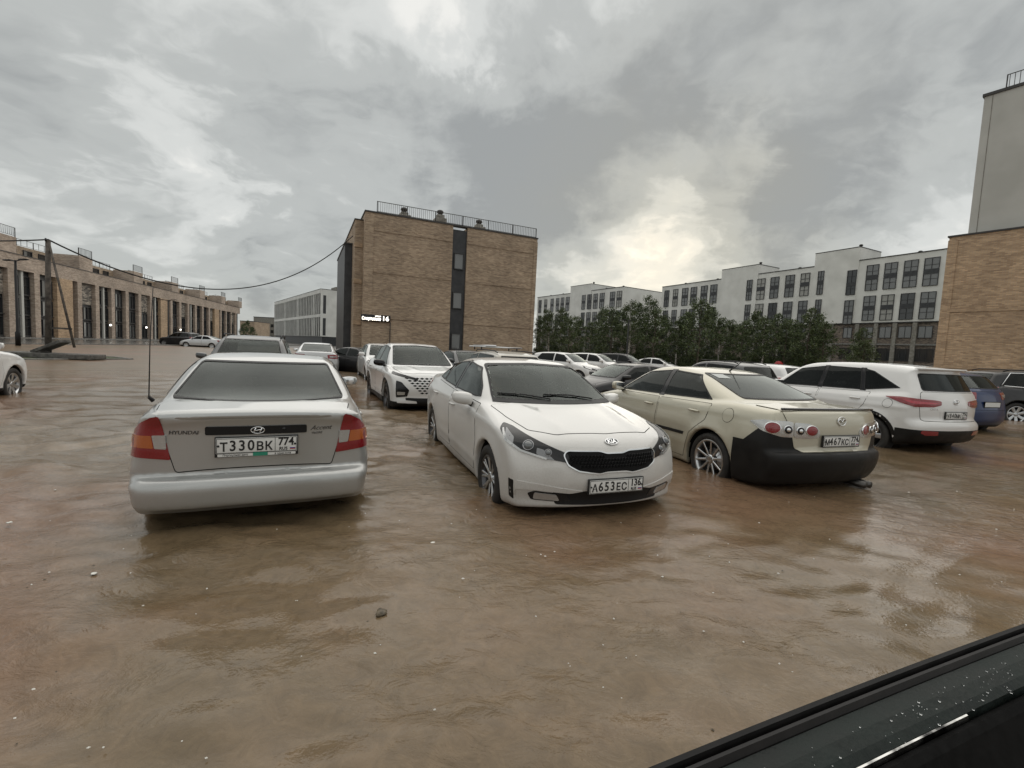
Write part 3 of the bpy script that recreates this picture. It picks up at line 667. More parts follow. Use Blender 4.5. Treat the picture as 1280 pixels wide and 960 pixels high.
def oval_badge(car, parent, q, view, a, b_, kind, m_=CHROME, off=0.004):
    M = car.point(q, view, off); b = MB(); n = 28
    b.tube([(a * math.cos(t), b_ * math.sin(t), 0.004) for t in np.linspace(0, 2 * math.pi, n, endpoint=False)], 0.005 if a > 0.05 else 0.004, 6, closed=True)
    if kind == 'h':
        b.tube([(-a * 0.62, -b_ * 0.62, 0.004), (-a * 0.28, b_ * 0.72, 0.004)], a * 0.13, 6); b.tube([(a * 0.28, -b_ * 0.72, 0.004), (a * 0.62, b_ * 0.62, 0.004)], a * 0.13, 6); b.tube([(-a * 0.42, -b_ * 0.15, 0.004), (0, b_ * 0.02, 0.004), (a * 0.42, b_ * 0.15, 0.004)], a * 0.11, 6)
    if kind == 'm':
        b.tube([(-a * 0.9, b_ * 0.15, 0.004), (-a * 0.45, b_ * 0.5, 0.004), (0, -b_ * 0.2, 0.004), (a * 0.45, b_ * 0.5, 0.004), (a * 0.9, b_ * 0.15, 0.004)], a * 0.11, 6)
        b.tube([(-a * 0.75, -b_ * 0.3, 0.004), (-a * 0.3, -b_ * 0.75, 0.004), (0, -b_ * 0.2, 0.004), (a * .3, -b_ * .75, .004), (a * .75, -b_ * .3, .004)], a * 0.05, 6)
    if kind == 'ring': pass
    if isinstance(kind, tuple):
        b.add([(a * 0.96 * math.cos(t), b_ * 0.96 * math.sin(t), 0.002) for t in np.linspace(0, 2 * math.pi, n, endpoint=False)], [tuple(range(n))], 1)
        me = text_mesh(kind[0], b_ * 1.9, bold=0.002, extrude=0.002); b.add([(v.co.x * 0.95, v.co.y, v.co.z + 0.005) for v in me.vertices], [tuple(p.vertices) for p in me.polygons]); bpy.data.meshes.remove(me)
    b.xf(M); return b.build('badge', [m_, GLOSSBLACK], parent)
# ------------------------------------------------------------------ the ground and the flood water
def asphalt(nt, b): noise_col((0.035, 0.034, 0.032), (0.075, 0.070, 0.064), 1.4, 8, bump=0.4, bscale=60)(nt, b)
ASPH = mat('wet_asphalt', (0.05, 0.05, 0.05), 0.35, fn=asphalt)
PAVE = mat('wet_paving', (0.08, 0.078, 0.07), 0.22, fn=noise_col((0.045, 0.043, 0.04), (0.10, 0.095, 0.085), 0.9, 6, bump=0.2, bscale=20))
GRASS = mat('lawn_green', (0.05, 0.07, 0.025), 0.9, fn=noise_col((0.03, 0.045, 0.018), (0.08, 0.09, 0.04), 3, 6, bump=0.6, bscale=40))
KERBM = mat('kerb_concrete', (0.20, 0.195, 0.185), 0.7, fn=noise_col((0.13, 0.125, 0.12), (0.24, 0.235, 0.22), 6, 5))
MB().add([(-700, -300, GROUND), (700, -300, GROUND), (700, 900, GROUND), (-700, 900, GROUND)], [(0, 1, 2, 3)]).build('ground', ASPH)
tag(bpy.data.objects['ground'], kind='structure')
def water_sheet():
    rs = [0.0] + list(np.geomspace(0.5, 78, 430))
    th = np.concatenate([np.linspace(-62, 62, 760, endpoint=False), np.linspace(62, 298, 90, endpoint=False)])
    a = np.radians(th); n = len(a); r = np.array(rs[1:])
    X = r[:, None] * np.sin(a)[None]; Y = r[:, None] * np.cos(a)[None]; Z = np.zeros_like(X)
    rng = np.random.RandomState(3)
    # wind ripples: many short crests, fading with distance where they get finer than the mesh
    amp = 0
    base = math.radians(100)
    # slow drift of the phase so that crests bend and break up
    wob = sum(rng.uniform(0.15, 0.5) * np.sin(rng.uniform(0.5, 1.6) * (X * math.cos(q) + Y * math.sin(q)) + rng.uniform(0, 6)) for q in rng.uniform(0, 6.28, 7))
    for k in range(46):
        lam = 0.20 * (7.0 ** rng.rand()); q = base + rng.normal(0, 0.55); kk = 2 * math.pi / lam
        am = 0.0058 * lam ** 0.8; fade = np.clip(lam / (0.022 * np.maximum(r, 1.0)) - 1.0, 0, 1)[:, None]
        Z += am * fade * np.sin(kk * (X * math.cos(q) + Y * math.sin(q)) + rng.uniform(0, 6.28) + 1.8 * wob * rng.uniform(0.5, 1.2))
    # patches of calmer and rougher water
    pt = sum(np.sin(rng.uniform(0.25, 0.9) * (X * math.cos(q) + Y * math.sin(q)) + rng.uniform(0, 6)) for q in rng.uniform(0, 6.28, 9))
    calm = 0.72 + 0.5 * np.clip(pt / 3.0, -1, 1); near = 0.7 + 0.3 * sstep(2.0, 4.5, r)[:, None]
    Z = Z * calm * near * (1 - sstep(13, 22, r)[:, None] * 0.85)
    # low wakes curling off the near cars' corners
    for cx, cy, qd, ln in ((-1.2, 3.6, -0.55, 1.6), (0.2, 3.4, -0.9, 1.6), (2.2, 4.1, -0.35, 1.8), (3.6, 4.6, -0.6, 2.0), (-3.2, 3.2, 0.2, 2.0)):
        dx, dy = X - cx, Y - cy; u = dx * math.cos(qd) + dy * math.sin(qd); v = -dx * math.sin(qd) + dy * math.cos(qd) - 0.12 * u * u
        Z += 0.0045 * (0.6 + 0.4 * np.sin(2.1 * X + 1.3 * Y)) * np.exp(-(u / ln) ** 2) * np.exp(-(v / 0.35) ** 2) * np.sin(v * 2 * math.pi / 0.24 + 0.6 * np.sin(3 * u))
    V = [(0, 0, 0)] + np.stack([X, Y, Z], 2).reshape(-1, 3).tolist(); m = len(r)
    I = np.arange(m * n).reshape(m, n) + 1
    F = np.stack([I[:-1], np.roll(I, -1, 1)[:-1], np.roll(I, -1, 1)[1:], I[1:]], 2).reshape(-1, 4)[:, ::-1].tolist() + [(0, int(I[0, j]), int(I[0, (j + 1) % n])) for j in range(n)]
    me = mesh('water', V, F, True)
    def fn(nt, b):
        L = nt.links.new; tc = N(nt, 'ShaderNodeTexCoord'); o = tc.outputs['Object']
        n1 = N(nt, 'ShaderNodeTexNoise', Scale=0.55, Detail=7, Roughness=0.62, Distortion=0.8); L(o, n1.inputs['Vector'])
        cr = N(nt, 'ShaderNodeValToRGB'); L(n1.outputs[0], cr.inputs[0]); e = cr.color_ramp
        e.elements[0].position = 0.30; e.elements[0].color = (0.120, 0.090, 0.053, 1); e.elements[1].position = 0.72; e.elements[1].color = (0.180, 0.121, 0.074, 1)
        k = e.elements.new(0.5); k.color = (0.148, 0.105, 0.062, 1)
        n2 = N(nt, 'ShaderNodeTexNoise', Scale=0.23, Detail=4); L(o, n2.inputs['Vector'])          # redder silt in places
        mr = N(nt, 'ShaderNodeMapRange'); L(n2.outputs[0], mr.inputs[0]); mr.inputs[1].default_value = 0.48; mr.inputs[2].default_value = 0.66
        mx = N(nt, 'ShaderNodeMix', data_type='RGBA'); L(mr.outputs[0], mx.inputs[0]); L(cr.outputs[0], mx.inputs[6]); mx.inputs[7].default_value = (0.200, 0.114, 0.073, 1)
        n4 = N(nt, 'ShaderNodeTexNoise', Scale=9, Detail=6, Roughness=0.7, Distortion=1.2); L(o, n4.inputs['Vector'])   # fine swirls of silt
        m4 = N(nt, 'ShaderNodeMix', data_type='RGBA', blend_type='MULTIPLY'); m4.inputs[0].default_value = 0.5; L(mx.outputs[2], m4.inputs[6])
        r4 = N(nt, 'ShaderNodeMapRange'); L(n4.outputs[0], r4.inputs[0]); r4.inputs[1].default_value = 0.3; r4.inputs[2].default_value = 0.7; r4.inputs[3].default_value = 0.55; r4.inputs[4].default_value = 1.35
        L(r4.outputs[0], m4.inputs[7]); L(m4.outputs[2], b.inputs['Base Color'])
        # fine chop and rain rings
        mp = N(nt, 'ShaderNodeMapping'); mp.inputs['Rotation'].default_value = (0, 0, R(12)); mp.inputs['Scale'].default_value = (6.0, 10.0, 1); L(o, mp.inputs[0])
        c1 = N(nt, 'ShaderNodeTexNoise', Scale=1.0, Detail=5, Roughness=0.6, Distortion=0.9); L(mp.outputs[0], c1.inputs['Vector'])
        c2 = N(nt, 'ShaderNodeTexNoise', Scale=38, Detail=3, Roughness=0.55, Distortion=0.4); L(o, c2.inputs['Vector'])
        vo = N(nt, 'ShaderNodeTexVoronoi', Scale=6.5, Randomness=1.0); L(o, vo.inputs['Vector'])
        si = N(nt, 'ShaderNodeMath', operation='SINE'); mu = N(nt, 'ShaderNodeMath', operation='MULTIPLY'); L(vo.outputs['Distance'], mu.inputs[0]); mu.inputs[1].default_value = 60; L(mu.outputs[0], si.inputs[0])
        wn = N(nt, 'ShaderNodeMapRange'); L(vo.outputs['Distance'], wn.inputs[0]); wn.inputs[1].default_value = 0.06; wn.inputs[2].default_value = 0.34; wn.inputs[3].default_value = 1; wn.inputs[4].default_value = 0
        sp = N(nt, 'ShaderNodeSeparateColor'); L(vo.outputs['Color'], sp.inputs[0]); gt = N(nt, 'ShaderNodeMath', operation='GREATER_THAN'); L(sp.outputs[0], gt.inputs[0]); gt.inputs[1].default_value = 0.72
        rg = N(nt, 'ShaderNodeMath', operation='MULTIPLY'); L(si.outputs[0], rg.inputs[0]); L(wn.outputs[0], rg.inputs[1]); rg2 = N(nt, 'ShaderNodeMath', operation='MULTIPLY'); L(rg.outputs[0], rg2.inputs[0]); L(gt.outputs[0], rg2.inputs[1])
        mk = N(nt, 'ShaderNodeTexNoise', Scale=0.42, Detail=4, Distortion=0.6); L(o, mk.inputs['Vector'])          # calm slicks between ruffled patches
        mq = N(nt, 'ShaderNodeMapRange', interpolation_type='SMOOTHSTEP'); L(mk.outputs[0], mq.inputs[0]); mq.inputs[1].default_value = 0.42; mq.inputs[2].default_value = 0.60; mq.inputs[3].default_value = 0.10; mq.inputs[4].default_value = 1.1
        ln = N(nt, 'ShaderNodeVectorMath', operation='LENGTH'); L(o, ln.inputs[0]); lf = N(nt, 'ShaderNodeMapRange'); L(ln.outputs['Value'], lf.inputs[0]); lf.inputs[1].default_value = 8; lf.inputs[2].default_value = 20; lf.inputs[3].default_value = 1; lf.inputs[4].default_value = 0.5
        rf = N(nt, 'ShaderNodeMapRange'); L(ln.outputs['Value'], rf.inputs[0]); rf.inputs[1].default_value = 7; rf.inputs[2].default_value = 22; rf.inputs[3].default_value = 0.03; rf.inputs[4].default_value = 0.30; L(rf.outputs[0], b.inputs['Roughness'])   # ripples too fine to model far off
        fd = N(nt, 'ShaderNodeMath', operation='MULTIPLY'); L(mq.outputs[0], fd.inputs[0]); L(lf.outputs[0], fd.inputs[1])
        ch = N(nt, 'ShaderNodeMath', operation='MULTIPLY'); L(c1.outputs[0], ch.inputs[0]); L(fd.outputs[0], ch.inputs[1])
        b1 = N(nt, 'ShaderNodeBump', Strength=0.8, Distance=0.026); L(ch.outputs[0], b1.inputs['Height'])
        c2f = N(nt, 'ShaderNodeMath', operation='MULTIPLY'); L(c2.outputs[0], c2f.inputs[0]); L(lf.outputs[0], c2f.inputs[1])
        b2 = N(nt, 'ShaderNodeBump', Strength=0.5, Distance=0.0045); L(c2f.outputs[0], b2.inputs['Height']); L(b1.outputs[0], b2.inputs['Normal'])
        b3 = N(nt, 'ShaderNodeBump', Strength=0.35, Distance=0.0016); L(rg2.outputs[0], b3.inputs['Height']); L(b2.outputs[0], b3.inputs['Normal'])
        L(b3.outputs[0], b.inputs['Normal'])
    o = link('water', me, None, mat('muddy_water', (0.2, 0.145, 0.095), 0.03, spec=0.5, fn=fn, IOR=1.38))
    o.location.z = WL
    return tag(o, kind='structure')
water_sheet()
# ------------------------------------------------------------------ buildings
def brick(name, c1, c2, mortar, bw=0.26, rh=0.075, streak=0.5):
    def fn(nt, b):
        L = nt.links.new; tc = N(nt, 'ShaderNodeTexCoord'); sp = N(nt, 'ShaderNodeSeparateXYZ'); L(tc.outputs['Object'], sp.inputs[0])
        ad = N(nt, 'ShaderNodeMath', operation='ADD'); L(sp.outputs[0], ad.inputs[0]); L(sp.outputs[1], ad.inputs[1])
        cb = N(nt, 'ShaderNodeCombineXYZ'); L(ad.outputs[0], cb.inputs[0]); L(sp.outputs[2], cb.inputs[1])
        bt = N(nt, 'ShaderNodeTexBrick', Scale=1.0); bt.inputs['Color1'].default_value = (*c1, 1); bt.inputs['Color2'].default_value = (*c2, 1); bt.inputs['Mortar'].default_value = (*mortar, 1)
        bt.inputs['Mortar Size'].default_value = 0.010; bt.inputs['Brick Width'].default_value = bw; bt.inputs['Row Height'].default_value = rh; bt.inputs['Bias'].default_value = -0.1; L(cb.outputs[0], bt.inputs['Vector'])
        mp = N(nt, 'ShaderNodeMapping'); mp.inputs['Scale'].default_value = (0.8, 6.0, 1); L(cb.outputs[0], mp.inputs[0])
        n = N(nt, 'ShaderNodeTexNoise', Scale=1.0, Detail=6, Roughness=0.7); L(mp.outputs[0], n.inputs['Vector'])
        mr = N(nt, 'ShaderNodeMapRange'); L(n.outputs[0], mr.inputs[0]); mr.inputs[1].default_value = 0.3; mr.inputs[2].default_value = 0.7; mr.inputs[3].default_value = 1 - streak; mr.inputs[4].default_value = 1 + streak * 0.7
        n2 = N(nt, 'ShaderNodeTexNoise', Scale=0.35, Detail=4); L(cb.outputs[0], n2.inputs['Vector'])
        m2 = N(nt, 'ShaderNodeMapRange'); L(n2.outputs[0], m2.inputs[0]); m2.inputs[1].default_value = 0.3; m2.inputs[2].default_value = 0.7; m2.inputs[3].default_value = 0.82; m2.inputs[4].default_value = 1.15
        mm = N(nt, 'ShaderNodeMath', operation='MULTIPLY'); L(mr.outputs[0], mm.inputs[0]); L(m2.outputs[0], mm.inputs[1])
        mx = N(nt, 'ShaderNodeMix', data_type='RGBA', blend_type='MULTIPLY'); mx.inputs[0].default_value = 1; L(bt.outputs['Color'], mx.inputs[6]); L(mm.outputs[0], mx.inputs[7]); L(mx.outputs[2], b.inputs['Base Color'])
        bp = N(nt, 'ShaderNodeBump', Strength=0.6, Distance=0.01, invert=True); L(bt.outputs['Fac'], bp.inputs['Height']); L(bp.outputs[0], b.inputs['Normal'])
    return mat(name, c1, 0.85, fn=fn)
BR_TAN = brick('brick_tan', (0.47, 0.355, 0.245), (0.25, 0.17, 0.11), (0.33, 0.285, 0.23), streak=0.3)
BR_ORANGE = brick('brick_orange', (0.58, 0.405, 0.25), (0.32, 0.205, 0.12), (0.40, 0.335, 0.26), streak=0.25)
BR_PINK = brick('brick_pinkish', (0.52, 0.42, 0.335), (0.28, 0.205, 0.155), (0.40, 0.355, 0.31), streak=0.25)
BR_DARK = brick('brick_dark_mottled', (0.30, 0.24, 0.19), (0.055, 0.05, 0.047), (0.06, 0.057, 0.055), streak=0.3)
BR_LATTICE = brick('brick_lattice', (0.42, 0.37, 0.31), (0.035, 0.034, 0.034), (0.03, 0.03, 0.03), bw=0.5, rh=0.16, streak=0.2)
PLASTER = mat('white_plaster', (0.66, 0.66, 0.63), 0.9, fn=noise_col((0.60, 0.60, 0.57), (0.72, 0.72, 0.69), 0.4, 6))
PLASTER_G = mat('grey_plaster', (0.48, 0.48, 0.45), 0.9, fn=noise_col((0.43, 0.43, 0.40), (0.53, 0.53, 0.50), 0.35, 7))
DARKCLAD = mat('dark_cladding', (0.028, 0.030, 0.034), 0.5, fn=noise_col((0.022, 0.024, 0.027), (0.040, 0.042, 0.046), 2.0, 4))
FRAME = mat('window_frame_dark', (0.03, 0.03, 0.032), 0.5)
WGLASS = mat('window_glass', (0.025, 0.028, 0.03), 0.06, spec=0.6, coat=0.3)
WGLASS3 = mat('window_curtain', (0.30, 0.30, 0.28), 0.25, spec=0.6)
WGLASS2 = mat('window_glass_pale', (0.10, 0.105, 0.105), 0.12, spec=0.6, coat=1)
COPING = mat('metal_coping', (0.035, 0.033, 0.032), 0.5)
RAIL = mat('railing_steel', (0.05, 0.05, 0.05), 0.5, 0.3)
CHIM = mat('chimney_render', (0.23, 0.22, 0.19), 0.9, fn=noise_col((0.16, 0.15, 0.13), (0.28, 0.27, 0.24), 3, 5))
def onz(px, py, z):
    d = Vector(pixdir(px, py)); t = (z - CAMZ) / d.z; return Vector((0, 0, CAMZ)) + d * t
class Bld:
    """a building with its facade on local x, interior towards +y, standing on the ground"""
    def __init__(s, name, label, p0, p1):
        p0 = Vector((p0[0], p0[1], 0)); p1 = Vector((p1[0], p1[1], 0)); d = p1 - p0; s.len = d.length; s.p0 = p0; s.d = d.normalized()
        s.root = thing(name, label, 'building', (p0.x, p0.y, GROUND), math.atan2(d.y, d.x)); s.cache = {}
    def part(s, name, m_, *boxes, parent=None, bev=0):
        b = MB()
        for a in boxes: b.box(a[:3], a[3:], bev=bev)
        return b.build(name, m_, parent or s.root)
    def xpx(s, px, py):
        """how far along the facade a sight line meets it"""
        r = pixdir(px, py); k = r[0] / r[1]; return (k * s.p0.y - s.p0.x) / (s.d.x - k * s.d.y)
    def window(s, x, z, w, h, y=0.0, nx=2, nz=2, depth=0.12, panel=None, glass_=None, fr=0.06, side=None, parent=None, name='window', frame=None):
        """frame with mullions in a recess; pane and spandrel panel are its children.  side='gable' puts it on the left end wall"""
        key = (round(w, 3), round(h, 3), nx, nz, panel, fr, depth, frame.name if frame else '')
        if key not in s.cache:
            b = MB(); b.box((-w / 2, 0, 0), (-w / 2 + fr, depth, h)); b.box((w / 2 - fr, 0, 0), (w / 2, depth, h)); b.box((-w / 2 + fr, 0, 0), (w / 2 - fr, depth, fr)); b.box((-w / 2 + fr, 0, h - fr), (w / 2 - fr, depth, h))
            for i in range(1, nx): xx = -w / 2 + w * i / nx; b.box((xx - fr * 0.4, 0.02, fr), (xx + fr * 0.4, depth * 0.8, h - fr))
            for i in range(1, nz): zz = h * i / nz; b.box((-w / 2 + fr, 0.03, zz - fr * 0.4), (w / 2 - fr, depth * 0.7, zz + fr * 0.4))
            p = MB().box((-w / 2 + 0.01, depth * 0.72, 0.01), (w / 2 - 0.01, depth * 0.95, h - 0.01)).me('pane', WGLASS); p2 = p.copy(); p2.materials.clear(); p2.materials.append(WGLASS2); p3 = p.copy(); p3.materials.clear(); p3.materials.append(WGLASS3)
            pn = MB().box((-w / 2 + 0.01, 0.005, h * panel[0]), (w / 2 - 0.01, depth * 0.7, h * panel[1])).me('spandrel_panel', DARKCLAD) if panel else None
            s.cache[key] = (b.me(name, frame or FRAME), p, p2, pn, p3)
        f, p, p2, pn, p3 = s.cache[key]
        o = link(name, f, parent or s.root); o.location = (x, y, z)
        if side == 'gable': o.rotation_euler = (0, 0, -math.pi / 2)
        link('pane', (p3 if glass_ == 'curtain' else p2 if glass_ == 'pale' else p), o)
        if pn: link('spandrel_panel', pn, o)
        return o
    def railing(s, x0, x1, y, z, h=0.9, step=0.16, axis='x', th=0.02, post=2.2):
        b = MB(); L = x1 - x0
        def bx(u0, u1, z0, z1, t): 
            if axis == 'x': b.box((u0, y - t / 2, z0), (u1, y + t / 2, z1))
            else: b.box((y - t / 2, u0, z0), (y + t / 2, u1, z1))
        bx(x0, x1, z + h - 0.04, z + h, 0.045); bx(x0, x1, z + 0.12, z + 0.15, 0.03)
        for k in range(int(L / step)): u = x0 + (k + 0.5) * step; bx(u - th / 2, u + th / 2, z + 0.15, z + h - 0.04, th)
        for k in range(int(L / post) + 1): u = x0 + k * L / max(1, int(L / post)); bx(u - 0.03, u + 0.03, z, z + h, 0.06)
        return tag(b.build('railing', RAIL, s.root), kind='stuff')
    def chimney(s, x, y, z, w=0.9, h=0.7):
        b = MB(); b.box((x - w / 2, y - w / 2, z), (x + w / 2, y + w / 2, z + h * 0.75), bev=0.03); b.box((x - w * 0.32, y - w * 0.32, z + h * 0.75), (x + w * 0.32, y + w * 0.32, z + h), bev=0.03)
        c = b.build('chimney', CHIM, s.root); MB().lathe([(0.20, z + h), (0.20, z + h + 0.18), (0.30, z + h + 0.2), (0.26, z + h + 0.36), (0.10, z + h + 0.44), (0, z + h + 0.44)], 14, 'z', (x, y, 0)).build('cowl', COPING, c)

def centre_house():
    B = Bld('brick_house', 'three storey brown brick house end with a dark window strip in the middle', onz(457, 264, 11.3), onz(672, 299, 11.3)); w = B.len; H = 11.3 + 0.13; D = 12.0
    s0, s1 = B.xpx(565, 330), B.xpx(583, 330)
    B.part('wall', BR_TAN, (0, 0, 0, s0, D, H)); B.part('wall', BR_TAN, (s1, 0, 0, w, D, H))
    B.part('window_strip', DARKCLAD, (s0 + 0.002, 0.18, 0, s1 - 0.002, D - 0.3, H - 0.25))
    for z, h in ((7.95, 1.35), (4.7, 1.4), (1.3, 1.35)): B.window((s0 + s1) / 2, z, 0.86, h, 0.06, 1, 1, glass_='pale', fr=0.07)
    for z in (10.1, 6.95, 3.45):
        B.part('string_course', BR_TAN, (0.7, -0.045, z, s0 - 0.02, 0.0, z + 0.24)); B.part('string_course', BR_TAN, (s1 + 0.02, -0.045, z, w - 0.35, 0.0, z + 0.24))
    B.part('corner_pilaster', BR_TAN, (-0.03, -0.05, 0, 0.62, 0.0, H - 0.3)); B.part('corner_pilaster', BR_TAN, (w - 0.33, -0.05, 0, w + 0.02, 0, H - 0.3))
    B.part('coping', COPING, (-0.06, -0.06, H, w + 0.06, 0.5, H + 0.10)); B.part('coping', COPING, (-0.06, 0.5, H, 0.44, D, H + 0.10))
    B.railing(0.9, w, 0.35, H + 0.10)
    for px, hh in ((511, 0.6), (558, 0.9), (609, 0.65)): B.chimney(B.xpx(px, 275), 2.0, H, 0.95, hh + 0.3)
    # side towards the street: a recessed bay, black cladding, balcony slabs
    B.part('side_bay', BR_TAN, (-0.62, 1.1, 0, 0, D, H - 0.45)); B.part('bay_coping', COPING, (-0.68, 1.04, H - 0.45, 0.0, D, H - 0.37))
    B.part('cladding_bay', DARKCLAD, (-1.2, 3.0, 0, -0.62, D, 9.4)); B.part('bay_ledge', COPING, (-1.26, 2.9, 9.4, -0.6, D, 9.52))
    for z in (2.9, 6.1, 8.9): B.part('balcony_slab', BR_ORANGE, (-0.66, 1.0, z, -0.05, 1.12, z + 0.35))
    xs = B.xpx(487, 410); B.part('downpipe', COPING, (xs, -0.10, 0, xs + 0.06, -0.046, 3.2))
    # lit street sign
    M = B.root.matrix_basis; x0, x1 = B.xpx(451, 398), B.xpx(487.5, 399)
    sg = thing('address_sign', 'lit white street name sign on the corner of the brown brick house', 'sign', (M @ Vector((x0, -0.06, 3.18)))[:], B.root.rotation_euler[2])
    L = x1 - x0; MB().box((0, -0.12, 0), (L, 0, 0.52), bev=0.01).build('sign_board', GLOSSBLACK, sg)
    lit = mat('lit_letters', (0.9, 0.9, 0.85), 0.5, emit=((1.0, 0.93, 0.82), 1.6))
    for t, size, x, z, wd in (('Спортивная', 0.34, 0.06, 0.20, L * 0.64), ('улица', 0.15, L * 0.47, 0.42, L * 0.20), ('16', 0.50, L * 0.75, 0.25, L * 0.20)):
        me = text_mesh(t, size, bold=0.008, extrude=0.01, align='LEFT'); xs_ = [v.co.x for v in me.vertices]; k = wd / (max(xs_) - min(xs_)); b = MB()
        b.add([(x + (v.co.x - min(xs_)) * k, -0.125 - v.co.z, z + v.co.y) for v in me.vertices], [tuple(p.vertices) for p in me.polygons]); bpy.data.meshes.remove(me); tag(b.build('sign_lettering', lit, sg), kind='stuff')
    return B
CEN = centre_house()

def long_house():
    a, b_ = onz(0, 313, 8.6), onz(300, 385, 8.6); d = (b_ - a).normalized()
    B = Bld('long_brick_building', 'long low brick building with tall pale piers and dark glazed bays on the left', a - d * 9.4, b_); L = B.len; H = 8.73; D = 12
    pitch = 3.55; n = int(L / pitch)
    B.part('wall', DARKCLAD, (0, 0.55, 0, L, D, H - 0.1))
    B.part('attic_band', BR_PINK, (0, 0.0, 7.2, L, 0.549, H)); B.part('plinth', KERBM, (0, -0.05, 0, L, 0.5, 0.35))
    B.part('coping', COPING, (0, -0.05, H, L, 0.5, H + 0.07))
    for k in range(n + 1):
        x = k * pitch; wide = k % 7 == 5
        if wide: B.part('pier', BR_ORANGE, (x - 0.5, -0.02, 0.35, x + pitch * 0.62, 0.5, 7.199))
        else: B.part('pier', BR_PINK, (x - 0.40, 0.0, 0.35, x + 0.40, 0.5, 7.199))
        if k == n: break
        if wide: continue
        x0, x1 = x + 0.40, x + pitch - 0.40; xm = (x0 + x1) / 2; w = x1 - x0
        kind = (k * 5 + 2) % 4
        if kind == 0:
            B.part('lattice_panel', BR_LATTICE, (x0 + 0.03, 0.40, 4.6, x1 - 0.03, 0.548, 7.15)); rows = ((0.5, 1.9), (2.7, 1.6))
        elif kind == 1:
            B.part('bay_pier', PLASTER_G, (xm - 0.16, 0.2, 0.35, xm + 0.16, 0.548, 7.19)); rows = ((0.5, 1.9), (2.7, 1.7), (4.8, 1.9))
        else: rows = ((0.5, 1.9), (2.7, 1.7), (4.8, 1.9))
        for z, h in rows:
            if kind == 1:
                for xx in (xm - 0.16 - (w / 2 - 0.16) / 2, xm + 0.16 + (w / 2 - 0.16) / 2): B.window(xx, z, w / 2 - 0.3, h, 0.36, 1, 2, depth=0.18)
            else: B.window(xm, z, w * 0.86, h, 0.36, 3, 1, depth=0.18, glass_='pale' if (k + int(z)) % 3 == 0 else None)
            B.part('sill_band', RAIL, (x0 + 0.05, 0.30, z - 0.10, x1 - 0.05, 0.545, z - 0.03))
    # penthouses set back on the roof, each with terrace openings and rails
    t = 0
    while t < L - 8:
        ln = 12.5; B.part('penthouse', BR_TAN, (t + 1, 2.6, H - 0.12, t + ln - 1.6, D - 1, H + 1.5)); B.part('stair_head', BR_PINK, (t + ln - 3.6, 0.02, H + 0.071, t + ln - 1.0, 2.6, H + 1.7)); B.railing(t + ln - 3.6, t + ln - 1.0, 0.1, H + 1.7, 0.95, 0.25, th=0.03)
        B.railing(t + 1, t + ln - 4, 2.8, H + 1.5, 0.8, 0.9, th=0.03)
        for k in range(3): B.window(t + 2.4 + k * 2.3, H + 0.25, 1.3, 0.9, 2.5, 1, 1)
        B.chimney(t + 5.2, 4.5, H + 1.5, 0.7, 0.5); t += ln
    return B
LONG = long_house()
for i, px in enumerate((136, 181, 224)):
    x = LONG.xpx(px, 415); p = LONG.root.matrix_basis @ Vector((x, -0.12, 2.2))
    t = thing('wall_lamp', 'small lit lamp on a pier of the long brick building, %s of three' % ('nearest', 'middle one', 'farthest')[i], 'lamp', p[:], LONG.root.rotation_euler[2], 'lit lamps on the long building')
    MB().box((-0.12, 0, -0.15), (0.12, 0.12, 0.15), bev=0.01).build('lamp_body', BLACK, t); MB().lathe([(0.0, -0.11), (0.09, -0.10), (0.13, -0.02), (0.11, 0.08), (0, 0.12)], 12, 'z', (0, -0.1, 0)).build('lamp_globe', mat('lit_globe', (0.9, 0.9, 0.85), 0.5, emit=((1, 0.95, 0.85), 3.0)), t)

def slot_house():
    B = Bld('white_slotted_building', 'white building with tall narrow window slots beyond the brick house', onz(343, 378, 16), onz(401, 361, 16)); L = B.len; H = 16.1; D = 13
    B.part('wall', PLASTER, (0, 0.4, 2.6, L, D, H)); B.part('ground_storey', DARKCLAD, (0.2, 0.6, 0, L - 0.2, D - 0.2, 2.6)); B.part('floor_band', PLASTER, (0, 0.0, 8.2, L, 0.4, 9.0)); B.part('cornice', PLASTER, (0, 0, 15.0, L, 0.4, H))
    B.part('coping', COPING, (0, -0.05, H, L + 0.05, D, H + 0.12)); B.part('roof_plant', CHIM, (L - 8, 5, H + 0.12, L - 3, 9, H + 1.4))
    n = 34
    for k in range(n + 1):
        x = k * L / n; ww = 0.9 if k % 10 == 0 else 0.42; B.part('fin', PLASTER, (max(0, x - ww / 2), 0.0, 2.6, min(L, x + ww / 2), 0.4, 8.2)); B.part('fin', PLASTER, (max(0, x - ww / 2), 0.0, 9.0, min(L, x + ww / 2), 0.4, 15.0))
        if k < n:
            for z, h in ((2.7, 5.4), (9.1, 5.8)): B.window(x + L / n / 2, z, L / n - 0.5, h, 0.22, 1, 4, depth=0.15)
    for z, h in ((2.9, 5.0), (9.2, 5.2)):                                    # slot in the end wall
        B.part('end_slot', DARKCLAD, (L + 0.001, D * 0.62, z, L + 0.03, D * 0.70, z + h)); B.part('end_slot', DARKCLAD, (L + 0.001, 0.7, z, L + 0.03, 1.5, z + h))
    return B
slot_house()

